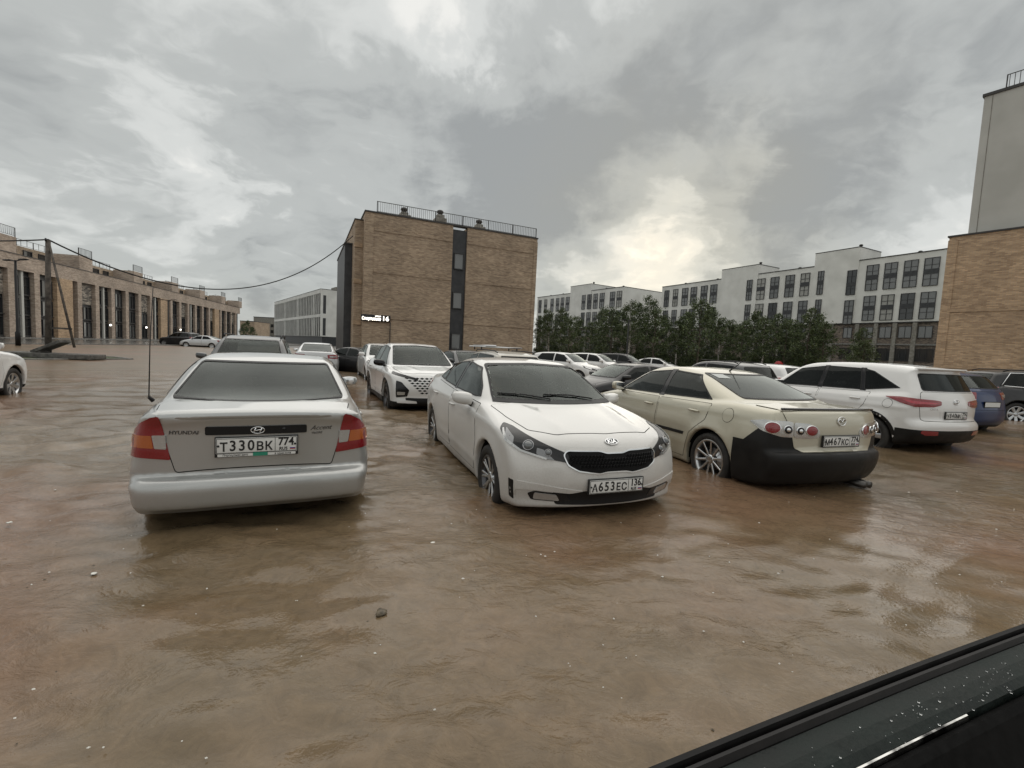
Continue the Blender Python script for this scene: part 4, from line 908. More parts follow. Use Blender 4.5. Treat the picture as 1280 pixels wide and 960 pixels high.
def white_house(name, label, p0, p1, cols, towers, H, D=14, gable=None):
    B = Bld(name, label, p0, p1); L = B.len; H += 0.13
    B.part('wall', PLASTER, (0, 0.0, 8.55, L, D, H)); B.part('base_wall', BR_DARK, (0.05, 0.25, 0, L - 0.05, D - 0.1, 8.55)); B.part('coping', COPING, (-0.05, -0.08, H, L + 0.05, D, H + 0.14))
    B.part('base_ledge', COPING, (0, -0.04, 8.40, L, 0.25, 8.55)); B.part('base_ledge', KERBM, (0, 0.02, 5.0, L, 0.25, 5.22)); B.part('base_ledge', KERBM, (0, 0.02, 1.9, L, 0.25, 2.1))
    xs = []; tw = [(B.xpx(*a_), B.xpx(*b_)) for a_, b_, _ in towers]
    for px, py, w, st in cols:
        x = B.xpx(px, py); xs.append(x)
        if not (0.4 < x < L - 0.4): continue
        off = -1.2 if st else 0.0
        for z, h in ((13.65, 4.05), (8.85, 3.95)):
            o = B.window(x, z + off * 0.4, w, h, -0.26 if any(a_ - 0.3 < x < b_ + 0.3 for a_, b_ in tw) else -0.14, 2, 4, depth=0.13, panel=(0.42, 0.60) if not st else (0.36, 0.50), fr=0.07, glass_=random.choice(('pale', None, None, 'curtain', 'pale')))
        B.window(x, 6.1, w * 0.95, 1.75, 0.14, 2, 1, depth=0.10, fr=0.06, glass_='pale'); B.window(x, 2.6, w * 1.4, 1.9, 0.14, 3, 1, depth=0.10, fr=0.06)
    xs = sorted(x for x in xs if 0 < x < L)
    for i in range(len(xs) - 1): xm = (xs[i] + xs[i + 1]) / 2; B.part('base_pier', CHIM, (xm - 0.28, -0.02, 0, xm + 0.28, 0.248, 8.40))
    for pa, pb, hh in towers:
        xa, xb = B.xpx(*pa), B.xpx(*pb); B.part('stair_tower', PLASTER, (xa, -0.12, 8.552, xb, D * 0.45, H + hh)); B.part('tower_coping', COPING, (xa - 0.04, -0.16, H + hh, xb + 0.04, D * 0.45, H + hh + 0.12)); B.chimney(xb - 0.6, 1.2, H + hh + 0.1, 0.4, 0.2)
    for k in range(6): B.chimney(L * (k + 0.5) / 6, 3.0, H + 0.14, 0.5, 0.35)
    return B
A_cols = [(833, 378, 1.5, 0), (844, 376, 1.5, 0), (856, 374, 1.75, 0), (867, 371, 1.75, 0), (880, 369, 1.75, 0), (892, 367, 1.75, 0), (937, 364, 1.2, 0), (951, 363, 1.7, 0), (968, 361, 1.7, 0), (987, 359, 1.7, 0), (1006, 357, 1.6, 0), (1026, 356, 1.0, 0), (1065, 352, 1.4, 1), (1090, 349, 1.7, 0), (1113, 346, 1.7, 0), (1138, 344, 1.75, 0), (1164, 342, 1.8, 0)]
white_house('white_apartment_block', 'long white apartment block with dark paired windows behind the trees on the right', onz(828, 359, 18.5), onz(1187, 311, 18.5), A_cols, [((903, 340), (937 + 12, 335), 1.9), ((1019, 330), (1075, 320), 2.2)], 18.5)
B_cols = [(675, 385, 1.5, 0), (682, 384, 1.5, 0), (690, 384, 1.5, 0), (697, 382, 1.5, 0), (703, 381, 1.6, 0), (709.5, 380, 1.7, 0), (730, 378, 1.5, 0), (737, 378, 1.6, 0), (744.5, 377, 1.7, 0), (752.5, 376, 1.8, 0), (765.5, 376, 1.8, 0), (774, 375, 1.8, 0)]
white_house('white_apartment_block', 'smaller white apartment block right beside the brick house, far behind the trees', onz(672, 372, 18.5), onz(780, 358.5, 18.5), B_cols, [((714, 356), (740, 354), 1.9)], 18.5, D=22)

def right_house():
    p0 = onz(1187, 297, 10); p1 = onz(1280, 285, 10); d = (p1 - p0).normalized()
    B = Bld('brick_and_plaster_house', 'tall house at the right edge, orange brick below and blank grey plaster above', p0, p0 + d * 26); L = B.len; H = 10.13
    B.part('brick_wall', BR_ORANGE, (0, 0, 0, L, 14, H)); B.part('brick_coping', COPING, (-0.08, -0.08, H, L, 1.2, H + 0.10))
    B.part('corner_pilaster', BR_ORANGE, (-0.03, -0.06, 0, 0.45, 0, H - 0.2))
    for z in (1.7, 5.3): B.part('string_course', BR_ORANGE, (0.45, -0.05, z, L, 0, z + 0.25))
    B.part('upper_wall', PLASTER_G, (0.75, 0.5, H + 0.001, L, 14, 18.73)); B.part('upper_coping', COPING, (0.67, 0.42, 18.73, L, 1.4, 18.9)); B.part('expansion_joint', CHIM, (1.12, 0.485, H + 0.1, 1.15, 0.5, 18.7))
    B.railing(1.6, L, 0.9, 18.9, 0.95, 0.22, th=0.03)
    return B
right_house()
# a strip of distant houses and trees at the end of the street
def far_house(name, label, px0, px1, pyt, Y, m_, depth=15):
    a = Vector(pixdir(px0, pyt)); b_ = Vector(pixdir(px1, pyt)); a = a * (Y / a.y); b_ = b_ * (Y / b_.y); h = a.z + CAMZ
    B = Bld(name, label, a, b_); B.part('wall', m_, (0, 0, 0, B.len, depth, h)); B.part('coping', COPING, (-0.1, -0.1, h, B.len + 0.1, depth, h + 0.3))
    n = max(3, int(B.len / 4)); fl = max(1, int(h / 3.3))
    for f in range(fl):
        for k in range(n): B.window((k + 0.5) * B.len / n, f * 3.3 + 0.9, 1.6, 1.7, -0.13, 2, 1)
    return B
far_house('far_brown_house', 'far brown house at the end of the street left of the white building', 300, 318, 401, 240, BR_TAN); far_house('far_grey_house', 'far grey house between the long brick building and the white one', 317, 345, 396, 262, CHIM)

# ------------------------------------------------------------------ kerbs, islands, pavements
def slab(name, poly, z, m_, kerb=0.16, km=KERBM):
    n = len(poly); b = MB().prism(poly, GROUND, z, mi=0); o = b.build(name, m_); tag(o, kind='structure')
    cen = Vector((sum(p[0] for p in poly) / n, sum(p[1] for p in poly) / n)); k = MB()
    for i in range(n):
        a, c = Vector(poly[i]), Vector(poly[(i + 1) % n]); t = (c - a).normalized(); nn = Vector((t.y, -t.x)); nn = nn if nn.dot(cen - a) < 0 else -nn
        L = (c - a).length; m = max(1, int(L / 1.0))
        for j in range(min(m, 60)):
            p, q = a.lerp(c, j / m) + t * 0.006, a.lerp(c, (j + 1) / m) - t * 0.006; e = nn * kerb
            kb = MB().prism([p, q, q + e, p + e], GROUND, z + 0.03 + 0.004 * ((j * 7) % 3), mi=0); kb.build('kerb_stone', km, o)
    return o
slab('pavement', [(-36, 25.5), (-38.5, 62), (-48, 104), (-60, 104), (-47.3, 30)], 0.10, PAVE)
slab('traffic_island', [(-20.3, 17.9), (-18.6, 22.1), (-20.2, 23.0), (-30, 21.0), (-33, 17.0)], 0.06, GRASS)
slab('lawn', [(4, 46.5), (44, 36.5), (60, 60), (10, 100)], 0.12, GRASS)
slab('pavement', [(-13.6, 33.9), (0.9, 40.4), (3.2, 43.5), (-3, 52), (-19, 47)], 0.10, PAVE)
slab('pavement', [(25.2, 33.4), (29.5, 27.2), (45, 5.0), (60, 20), (50, 34)], 0.10, PAVE)

# ------------------------------------------------------------------ trees
LEAF = [mat('leaf_%d' % i, c, 0.75, fn=None, **{'Subsurface Weight': 0.0}) for i, c in enumerate(((0.065, 0.092, 0.034), (0.098, 0.125, 0.046), (0.045, 0.066, 0.026)))]
BIRCH = mat('birch_bark', (0.42, 0.40, 0.36), 0.9, fn=noise_col((0.08, 0.075, 0.07), (0.46, 0.44, 0.40), 7, 5, 0.40, 0.52)); BARK = mat('brown_bark', (0.10, 0.08, 0.06), 0.9, fn=noise_col((0.06, 0.048, 0.036), (0.14, 0.115, 0.09), 8, 5))
def tree_mesh(seed, H, spread, n_leaf, low=0.18, leaf=0.13):
    rg = random.Random(seed); tk = MB(); lim = []
    top = Vector((rg.uniform(-.2, .2), rg.uniform(-.2, .2), H * 0.96)); pts = [Vector((0, 0, 0)).lerp(top, k / 6) + Vector((rg.uniform(-1, 1), rg.uniform(-1, 1), 0)) * 0.06 * (k > 0) for k in range(7)]
    tk.tube(pts, [0.10 * H / 6 * (1 - 0.14 * k) for k in range(7)], 7)
    cl = []
    nb = 22
    for i in range(nb):
        f = low + (0.96 - low) * (i + rg.random()) / nb; a = i * 2.4 + rg.uniform(-.5, .5); k = min(5, int(f * 6)); p = pts[k].lerp(pts[k + 1], f * 6 - k)
        prof = (1 - 0.78 * ((f - low) / (1 - low)) ** 1.6) * spread * rg.uniform(0.6, 1.15)
        e = p + Vector((math.cos(a) * prof, math.sin(a) * prof, prof * rg.uniform(0.15, 0.6))); m = p.lerp(e, 0.55) + Vector((0, 0, 0.06)); tk.tube([p, m, e], [0.030 * H / 6 * (1.2 - f), 0.018 * H / 6, 0.006], 5)
        for t in (0.45, 0.7, 0.9, 1.0): cl.append((p.lerp(e, t), 0.20 + 0.26 * rg.random() * spread))
    cl.append((top, 0.3)); V = []; F = []; M = []
    for _ in range(n_leaf):
        c, r = cl[rg.randrange(len(cl))]; d = Vector((rg.gauss(0, 1), rg.gauss(0, 1), rg.gauss(0, 0.8))).normalized() * r * rg.random() ** 0.45; p = c + d
        q = Vector((rg.gauss(0, 1), rg.gauss(0, 1), rg.gauss(0, 1))).normalized(); u = q.orthogonal().normalized(); v = q.cross(u); s = leaf * rg.uniform(0.6, 1.4); n = len(V)
        V += [p - u * s * 0.5, p + v * s * 0.34, p + u * s * 0.6, p - v * s * 0.34]; F.append((n, n + 1, n + 2, n + 3)); M.append(0 if rg.random() < 0.5 else (1 if rg.random() < 0.5 else 2))
    me = mesh('crown', V, F, False, M)
    for m_ in LEAF: me.materials.append(m_)
    return tk, me
TR = []
for sd, H, spd, n, low, bark in ((1, 6.0, 1.5, 3600, 0.22, BARK), (2, 6.4, 1.25, 3000, 0.30, BIRCH), (3, 5.6, 1.7, 3600, 0.18, BARK), (4, 8.6, 1.5, 3800, 0.30, BIRCH), (5, 6.0, 1.1, 2600, 0.28, BIRCH)):
    tk, cr = tree_mesh(sd, H, spd, n, low); TR.append((tk.me('trunk', bark), cr, H))
ORD = 'first second third fourth fifth sixth seventh eighth ninth tenth eleventh twelfth thirteenth fourteenth fifteenth sixteenth seventeenth eighteenth nineteenth twentieth twenty-first twenty-second twenty-third twenty-fourth twenty-fifth twenty-sixth twenty-seventh twenty-eighth twenty-ninth thirtieth thirty-first'.split()
TREES = [(673, 394, 50, 0), (684, 398, 47, 1), (697, 392, 51, 4), (709, 400, 46, 2), (722, 396, 50, 1), (735, 402, 47, 0), (748, 397, 51, 4), (760, 392, 48, 2), (772, 388, 50, 1), (783, 376, 46, 3), (803, 366, 48, 3), (792, 392, 50, 0), (815, 392, 46, 2), (829, 398, 49, 4), (843, 396, 46, 1), (857, 389, 48, 0), (869, 386, 45, 2), (882, 392, 48, 4), (896, 399, 45, 1), (910, 402, 47, 0), (925, 400, 44, 2), (938, 398, 46, 1), (952, 402, 43, 4), (966, 397, 45, 0), (980, 401, 43, 2), (993, 396, 45, 1), (1006, 398, 42, 0), (1018, 400, 43, 4), (1026, 406, 41, 2), (1073, 412, 40, 0), (1080, 424, 38, 2)]
for i, (px, py, Y, k) in enumerate(TREES):
    py -= (0, 9, 3, 14, 6)[(i * 3) % 5]; d = Vector(pixdir(px, py)); d *= Y / d.y; H = d.z + CAMZ - 0.1; b_ = Vector(pixdir(px + (437 - py) * 0.048, 437)); b_ *= Y / b_.y
    kind = ('leafy', 'slim pale barked', 'broad bushy', 'tall airy', 'narrow')[k]
    place = 'left end of the row' if i < 4 else 'before the small white block' if px < 790 else 'middle of the row' if px < 850 else 'before the long white block' if px < 1000 else 'right end of the row' if px < 1040 else 'beyond the row by the dark base'
    t = thing('tree', '%s, %s tree from the brick house, %s' % (kind, ORD[sorted(q[0] for q in TREES).index(px)], place), 'tree', (b_.x, Y, 0.08), i * 2.1, 'trees behind the parking lot')
    s_ = H / TR[k][2]; t.scale = (max(s_, 0.85), max(s_, 0.85), s_); link('trunk', TR[k][0], t); link('crown', TR[k][1], t)
# undergrowth that closes the row below the crowns
def hedge(seed):
    rg = random.Random(seed); V = []; F = []; M = []
    for _ in range(2600):
        a = rg.random() * 6.28; r = 1.25 * rg.random() ** 0.5; h = 1.9 * (1 - (r / 1.35) ** 3) * rg.random() ** 0.6; p = Vector((math.cos(a) * r, math.sin(a) * r * 0.7, 0.05 + h))
        q = Vector((rg.gauss(0, 1), rg.gauss(0, 1), rg.gauss(0, 1))).normalized(); u = q.orthogonal().normalized(); v = q.cross(u); s = rg.uniform(0.08, 0.17); n = len(V)
        V += [p - u * s * 0.5, p + v * s * 0.34, p + u * s * 0.6, p - v * s * 0.34]; F.append((n, n + 1, n + 2, n + 3)); M.append(rg.randrange(3))
    me = mesh('foliage', V, F, False, M)
    for m_ in LEAF: me.materials.append(m_)
    st = MB()
    for k in range(5): a = k * 1.3; st.tube([(0.1 * math.cos(a), 0.1 * math.sin(a), 0), (0.5 * math.cos(a), 0.4 * math.sin(a), 1.2)], [0.02, 0.006], 5)
    return me, st.me('stems', BARK)
HG = [hedge(s_) for s_ in (11, 12, 13)]
for i in range(24):
    px = 676 + i * 15.2; Y = 51.5 - i * 0.42 + (i % 3) * 0.7; d = Vector(pixdir(px, 445)); d *= Y / d.y
    t = thing('shrub', 'dark leafy shrub below the tree row, %s counted from the brick house' % ORD[i], 'shrub', (d.x, Y, 0.08), i * 1.7, 'shrubs under the tree row'); t.scale = (1.0, 1.0, 0.9 + 0.25 * ((i * 7) % 4) / 3)
    link('foliage', HG[i % 3][0], t); link('stems', HG[i % 3][1], t)
# greenery at the far end of the street
for i, (px, py, Y) in enumerate(((304, 404, 150), (309, 401, 160), (316, 407, 170))):
    d = Vector(pixdir(px, py)); d *= Y / d.y; t = thing('tree', 'far tree at the end of the long brick building, %s' % ('left one', 'middle one', 'right one')[i], 'tree', (d.x, Y, 0), i, 'trees behind the parking lot'); s_ = (d.z + CAMZ) / 6.0; t.scale = (s_,) * 3; link('trunk', TR[0][0], t); link('crown', TR[i][1], t)

# ------------------------------------------------------------------ the cars
P_SILVER = paint('paint_silver', (0.435, 0.445, 0.44), 0.6, 0.30, 0.22)
P_WHITE = paint('paint_white', (0.64, 0.635, 0.615), 0.0, 0.28, 0.45)
P_CLEANWHITE = paint('paint_white_clean', (0.70, 0.70, 0.69), 0.0, 0.28, 0.2)
P_BEIGE = paint('paint_beige', (0.50, 0.475, 0.38), 0.35, 0.34, 0.3)
P_BLUE = paint('paint_blue', (0.004, 0.020, 0.085), 0.2, 0.35, 0.08, (0.05, 0.045, 0.04), coat=0.45)
P_DARK = paint('paint_black', (0.006, 0.006, 0.0075), 0.0, 0.35, 0.15, (0.05, 0.043, 0.035), coat=0.4)
P_GREY = paint('paint_grey', (0.055, 0.058, 0.060), 0.3, 0.3, 0.2, (0.09, 0.08, 0.07), coat=0.5)
P_BLACKBUMPER = mat('unpainted_bumper', (0.008, 0.008, 0.0085), 0.5, spec=0.3, fn=noise_col((0.006, 0.006, 0.0065), (0.013, 0.012, 0.011), 6, rough=(0.4, 0.6)))

def side_doors(c, root, front, rear, m_, hpts, hm=None):
    f = c.panel(root, 'door', front, 'side', m_, both=True); r = c.panel(root, 'door', rear, 'side', m_, both=True)
    handles(c, (f, r), hpts, hm or m_); return f, r

def silver_sedan(x, y, yaw):
    root = thing('silver_sedan', 'silver sedan seen from behind with black rear glass, long thin aerial and red tail lamps', 'car', (x, y, GROUND), yaw)
    sp = dict(creases=[(-2.15, 0.475, -1.5, 0.475, 0.008, 0.05)], nose=2.05, tail=-2.20, H=1.395, fx=1.22, rx=-1.22, wr=0.29, ar=0.335, bf=0.20, br=0.16, pr=2.6, kb=0.07, kh=0.09, flare=0.012, crown=0.03, hbr=0.10,
        body=[(-1.98, 0.28, .04), (-2.10, 0.30, .03), (-2.135, 0.335, .02), (-2.185, 0.35, .02), (-2.195, 0.41, .05), (-2.20, 0.50, .04), (-2.175, 0.548, .025), (-2.085, 0.56, .02), (-2.095, 0.80), (-2.105, 0.935, .05), (-2.145, 0.985, .012), (-2.12, 1.015, .02), (-1.62, 1.065, .2), (-1.2, 1.0), (0.6, 0.99), (0.95, 0.965, .2), (1.70, 0.80, .3), (1.96, 0.68, .1), (2.04, 0.55), (2.05, 0.40), (1.95, 0.22, .08), (1.2, 0.19), (-1.2, 0.21)],
        house=[(-1.75, 0.9, .05), (-1.72, 1.02, .05), (-0.93, 1.345, .22), (-0.35, 1.395, .3), (0.12, 1.36, .25), (1.05, 0.94, .05), (0.9, 0.85, .05)],
        W=[(2.06, 0.60), (1.95, 0.715), (1.7, 0.795), (1.2, 0.83), (0.3, 0.84), (-0.8, 0.842), (-1.4, 0.835), (-1.8, 0.815), (-2.05, 0.775), (-2.2, 0.73)],
        S=[(0.15, 0.94), (0.3, 0.965), (0.42, 0.985), (0.58, 1.0), (0.66, 0.985), (0.8, 0.965), (0.92, 0.93), (1.0, 0.885), (1.08, 0.82), (1.5, 0.7)],
        HW=[(0.8, 0.80), (1.0, 0.755), (1.15, 0.69), (1.30, 0.615), (1.45, 0.53)], HX=[(1.2, 0.93), (0.5, 0.985), (-0.2, 1.0), (-0.9, 0.985), (-1.8, 0.93)])
    c = Car(sp)
    c.window(root, 'rear_window', [(-0.635, 1.045), (0.635, 1.045), (0.525, 1.318), (-0.525, 1.318)], 'rear', GL_TINT, r=0.03, fw=0.022)
    c.window(root, 'windscreen', [(-0.64, 1.0), (0.64, 1.0), (0.54, 1.325), (-0.54, 1.325)], 'front', GL_CLEAR)
    c.window(root, 'side_window', [(-0.28, 1.01), (0.72, 0.985), (0.12, 1.29), (-0.28, 1.32)], 'side', GL_TINT, both=True, fw=0.022)
    c.window(root, 'side_window', [(-1.28, 1.04), (-0.36, 1.01), (-0.36, 1.32), (-0.86, 1.295)], 'side', GL_TINT, both=True, fw=0.022)
    side_doors(c, root, [(-0.30, 0.27), (0.76, 0.27), (0.84, 0.6), (0.76, 0.955), (-0.30, 0.975)], [(-0.85, 0.27), (-0.335, 0.27), (-0.335, 0.975), (-1.26, 1.0), (-1.20, 0.72), (-0.95, 0.55)], P_SILVER, [(-0.12, 0.80), (-1.02, 0.83)])
    c.panel(root, 'bonnet', [(0.98, -0.66), (0.98, 0.66), (1.72, 0.60), (1.84, 0.35), (1.87, 0), (1.84, -0.35), (1.72, -0.60)], 'top', P_SILVER)
    u, v, d = c.basis((-1, 0, 0.55))
    tp = [(-2.12, 0.605, 0.985), (-1.80, 0.65, 1.04), (-1.74, 0, 1.055), (-1.80, -0.65, 1.04), (-2.12, -0.605, 0.985), (-2.09, -0.505, 0.605), (-2.09, 0.505, 0.605)]
    lid = c.panel(root, 'boot_lid', [(Vector(p).dot(u), Vector(p).dot(v)) for p in tp], (-1, 0, 0.55), P_SILVER, off=0.004, gap=0.007)[0]
    # tail lamps: red above and below a band of amber and clear
    lo = [(0.592, 0.975), (0.645, 0.968), (0.712, 0.925), (0.762, 0.86), (0.785, 0.78), (0.79, 0.685), (0.535, 0.668)]
    lamp = c.piece(root, 'tail_lamp', lo, 'rear', REDLENS, 0.008, both=True, r=0.012, bulge=0.006)
    c.piece(lamp, 'amber_segment', [(0.645, 0.84), (0.768, 0.84), (0.788, 0.755), (0.632, 0.75)], 'rear', AMBER, 0.0155, both=True, r=0.008)
    c.piece(lamp, 'clear_segment', [(0.560, 0.845), (0.640, 0.843), (0.626, 0.748), (0.556, 0.745)], 'rear', CLEARLENS, 0.0155, both=True, r=0.008)
    g = c.piece(lid, 'handle_garnish', [(-0.325, 0.845), (0.325, 0.845), (0.325, 0.905), (-0.325, 0.905)], 'rear', BLACK, 0.014, r=0.012)
    c.piece(lid, 'plate_recess', [(-0.315, 0.672), (0.315, 0.672), (0.32, 0.835), (-0.32, 0.835)], 'rear', paint('paint_silver_recess', (0.435, 0.445, 0.44), 0.6, 0.30, 0.22), 0.006, r=0.03)
    plate(c, root, 0.765, 'rear', 'Т330ВК', '774', xo=0.016, frame_text=[('Перекупная авто', -0.14, 0), ('в одни руки', 0.165, 0)], green=(-0.03, 0.065))
    oval_badge(c, g, (0, 0.875), 'rear', 0.043, 0.024, 'h', off=0.012)
    letters(c, lid, 'lettering', 'HYUNDAI', (0.455, 0.862), 'rear', 0.036, mat('badge_grey', (0.10, 0.10, 0.10), 0.3, 0.8), shear=0.15, sx=1.12, bold=0.0006)
    letters(c, lid, 'lettering', 'Accent', (-0.425, 0.875), 'rear', 0.05, MAT['badge_grey'], shear=0.45, sx=1.05)
    letters(c, lid, 'lettering', 'ViaGRE', (-0.395, 0.837), 'rear', 0.024, MAT['badge_grey'], shear=0.3, sx=1.05)
    lock = c.point((-0.17, 0.878), 'rear', 0.013); MB().lathe([(0.012, 0), (0.012, 0.004), (0, 0.004)], 12, 'z').xf(lock).build('lock', LAMPDARK, lid)
    # front
    hl = c.piece(root, 'headlight', [(1.75, -0.80, 0.74), (2.0, -0.42, 0.60), (2.0, -0.40, 0.70), (1.68, -0.78, 0.82)], (1, -0.8, 0), CLEARLENS, 0.006, both=True, r=0.02)
    c.piece(root, 'grille', [(-0.34, 0.60), (0.34, 0.60), (0.34, 0.69), (-0.34, 0.69)], 'front', BLACK, 0.006, r=0.02)
    c.piece(root, 'air_intake', [(-0.45, 0.30), (0.45, 0.30), (0.42, 0.40), (-0.42, 0.40)], 'front', BLACK, 0.006, r=0.02)
    ps = [((-2.0, 0, 0.563), (0, 0, 1)), ((-1.545, 0, 0), (1, 0, 0))]
    c.finish(root, P_SILVER, [('rear_bumper', ps, lambda q: q.x < -1.545 and q.z < 0.563, P_SILVER), ('front_bumper', [((1.9, 0, 0.58), (0, 0, 1)), ((1.545, 0, 0), (1, 0, 0))], lambda q: q.x > 1.545 and q.z < 0.58, P_SILVER)])
    put_wheels(c, root, 0.29, 0.175, 0.19, 7, 'wide', ALLOY, ALLOY)
    mirrors(c, root, 0.62, 1.02, P_SILVER, size=(0.16, 0.20, 0.13))
    cabin(c, root, 0.85, -0.30, -0.85, 0.98, 1.36)
    a = MB(); M = c.point((-1.60, 1.02), 'side'); p = Vector((-1.60, 0.735, 1.03))
    a.tube([p, p + Vector((-0.02, 0.02, 0.03))], [0.016, 0.012], 8); a.tube([p + Vector((-0.02, 0.02, 0.03)), p + Vector((-0.02, 0.01, 0.42)), p + Vector((-0.005, -0.01, 0.86))], [0.0045, 0.0035, 0.0025], 6)
    a.build('aerial', BLACK, root)
    return root

def white_front_sedan(x, y, yaw):
    root = thing('white_sedan', 'muddy white sedan facing the camera with honeycomb grille, nose down in the water', 'car', (x, y, GROUND), yaw)
    sp = dict(creases=[(-2.0, 0.93, 1.7, 0.83, 0.010, 0.06), (-1.0, 0.43, 1.0, 0.39, 0.010, 0.06)], ridges=[(1.05, 0.50, 2.0, 0.36, 0.016, 0.11)], nose=2.24, tail=-2.32, H=1.445, fx=1.35, rx=-1.35, wr=0.317, ar=0.365, bf=0.30, pf=2.3, br=0.22, kb=0.055, kh=0.09, flare=0.016, crown=0.04, hcrown=0.06, hbf=0.22,
        body=[(1.95, 0.235, .05), (2.13, 0.255, .03), (2.20, 0.28, .03), (2.19, 0.34, .05), (2.235, 0.46, .06), (2.225, 0.60, .06), (2.185, 0.72, .06), (2.12, 0.815, .08), (2.0, 0.868, .15), (1.55, 0.955, .3), (1.02, 1.02, .2), (0.6, 1.02), (-1.2, 1.06), (-1.75, 1.12, .2), (-2.18, 1.115, .05), (-2.24, 1.06, .04), (-2.27, 0.86), (-2.32, 0.62, .08), (-2.30, 0.40), (-2.15, 0.25, .08), (0, 0.2)],
        house=[(1.30, 0.9, .03), (1.26, 0.985, .03), (0.32, 1.395, .30), (-0.22, 1.447, .4), (-0.80, 1.41, .35), (-1.92, 1.08, .05), (-1.9, 0.95, .03)],
        W=[(2.25, 0.66), (2.1, 0.80), (1.9, 0.848), (1.6, 0.868), (1.0, 0.868), (0, 0.868), (-1.2, 0.87), (-1.7, 0.853), (-2.05, 0.80), (-2.32, 0.71)],
        S=[(0.15, 0.935), (0.3, 0.965), (0.45, 0.982), (0.6, 0.995), (0.75, 1.0), (0.86, 0.985), (0.95, 0.945), (1.02, 0.90), (1.1, 0.84), (1.5, 0.7)],
        HW=[(0.85, 0.86), (1.0, 0.80), (1.15, 0.725), (1.30, 0.645), (1.46, 0.55)], HX=[(1.3, 0.93), (0.6, 0.985), (0.0, 1.0), (-0.9, 0.985), (-1.9, 0.93)])
    c = Car(sp, 0.02)
    c.window(root, 'windscreen', [(-0.70, 1.015), (0.70, 1.015), (0.575, 1.368), (0, 1.39), (-0.575, 1.368)], 'front', GL_CLEAR, r=0.05, fw=0.035)
    c.window(root, 'rear_window', [(-0.62, 1.125), (0.62, 1.125), (0.52, 1.37), (-0.52, 1.37)], 'rear', GL_TINT)
    c.window(root, 'side_window', [(-0.20, 1.035), (0.62, 1.02), (0.78, 1.03), (0.66, 1.13), (0.30, 1.325), (-0.20, 1.375)], 'side', GL_TINT, both=True, fw=0.022)
    c.window(root, 'side_window', [(-0.98, 1.065), (-0.27, 1.038), (-0.27, 1.378), (-0.86, 1.335)], 'side', GL_TINT, both=True, fw=0.022)
    c.window(root, 'quarter_window', [(-1.36, 1.095), (-1.02, 1.07), (-0.93, 1.315)], 'side', GL_TINT, both=True, r=0.02, fw=0.018)
    side_doors(c, root, [(-0.22, 0.30), (0.86, 0.28), (0.96, 0.60), (0.90, 0.97), (-0.22, 1.005)], [(-0.85, 0.30), (-0.255, 0.30), (-0.255, 1.005), (-1.28, 1.05), (-1.22, 0.78), (-1.0, 0.58)], P_WHITE, [(-0.04, 0.85), (-1.03, 0.89)])
    c.piece(root, 'pillar_trim', [(-0.285, 1.025), (-0.185, 1.025), (-0.185, 1.385), (-0.285, 1.388)], 'side', GLOSSBLACK, 0.003, both=True, skirt=0.002)
    c.panel(root, 'bonnet', [(1.06, -0.745), (1.12, -0.4), (1.14, 0), (1.12, 0.4), (1.06, 0.745), (1.45, 0.715), (1.80, 0.64), (1.97, 0.45), (2.03, 0), (1.97, -0.45), (1.80, -0.64), (1.45, -0.715)], 'top', P_WHITE, off=0.003, gap=0.006, r=0.03)
    b = MB(); c.piece(root, 'cowl', [(-0.70, 1.005), (0.70, 1.005), (0.69, 1.035), (-0.69, 1.035)], 'front', BLACK, 0.008)
    # grille: chrome-edged dark mouth with a dip in the middle, honeycomb inside
    go = [(-0.42, 0.737), (-0.14, 0.737), (-0.08, 0.720), (0.08, 0.720), (0.14, 0.737), (0.42, 0.737), (0.455, 0.70), (0.425, 0.62), (0.34, 0.575), (0.16, 0.552), (0.09, 0.566), (-0.09, 0.566), (-0.16, 0.552), (-0.34, 0.575), (-0.425, 0.62), (-0.455, 0.70)]
    gr = c.piece(root, 'grille', go, 'front', MESHBLACK, 0.006, r=0.02)
    rim = c.ring(rounded(go, 0.02, 3), rounded(c.grow(go, -0.009), 0.02, 3), 'front', 0.012); rim.build('grille_surround', CHROME, gr)
    hx = MB(); gi = c.grow(go, -0.03); sdx = 0.030
    for i in range(-18, 19):
        for j in range(-4, 6):
            yy = i * sdx + (j % 2) * sdx / 2; zz = 0.64 + j * sdx * 0.86
            if poly_sdf(gi, np.array([yy]), np.array([zz]))[0] < -0.004:
                M = c.point((yy, zz), 'front', 0.007); hx.add([tuple(M @ Vector((0.0165 * math.cos(t), 0.0165 * math.sin(t), 0.0))) for t in np.linspace(0.52, 0.52 + 2 * math.pi, 6, endpoint=False)] + [tuple(M @ Vector((0.0115 * math.cos(t), 0.0115 * math.sin(t), 0.005))) for t in np.linspace(0.52, 0.52 + 2 * math.pi, 6, endpoint=False)], [(k, (k + 1) % 6, 6 + (k + 1) % 6, 6 + k) for k in range(6)])
    tag(hx.build('honeycomb', mat('honeycomb_black', (0.006, 0.006, 0.0065), 0.4, spec=0.2), gr), kind='stuff')
    oval_badge(c, root, (0, 0.80), 'front', 0.062, 0.031, ('KIA',))
    # headlights sweep back round the corner
    hv = (1, -0.85, 0.15)
    hp = [(1.62, -0.84, 0.895), (1.74, -0.80, 0.882), (2.02, -0.62, 0.79), (2.18, -0.455, 0.718), (2.19, -0.44, 0.645), (2.08, -0.62, 0.674), (1.95, -0.76, 0.716), (1.80, -0.83, 0.775), (1.66, -0.86, 0.845)]
    hl = c.piece(root, 'headlight', hp, hv, LAMPDARK, 0.006, both=True, r=0.02, bulge=0.004)
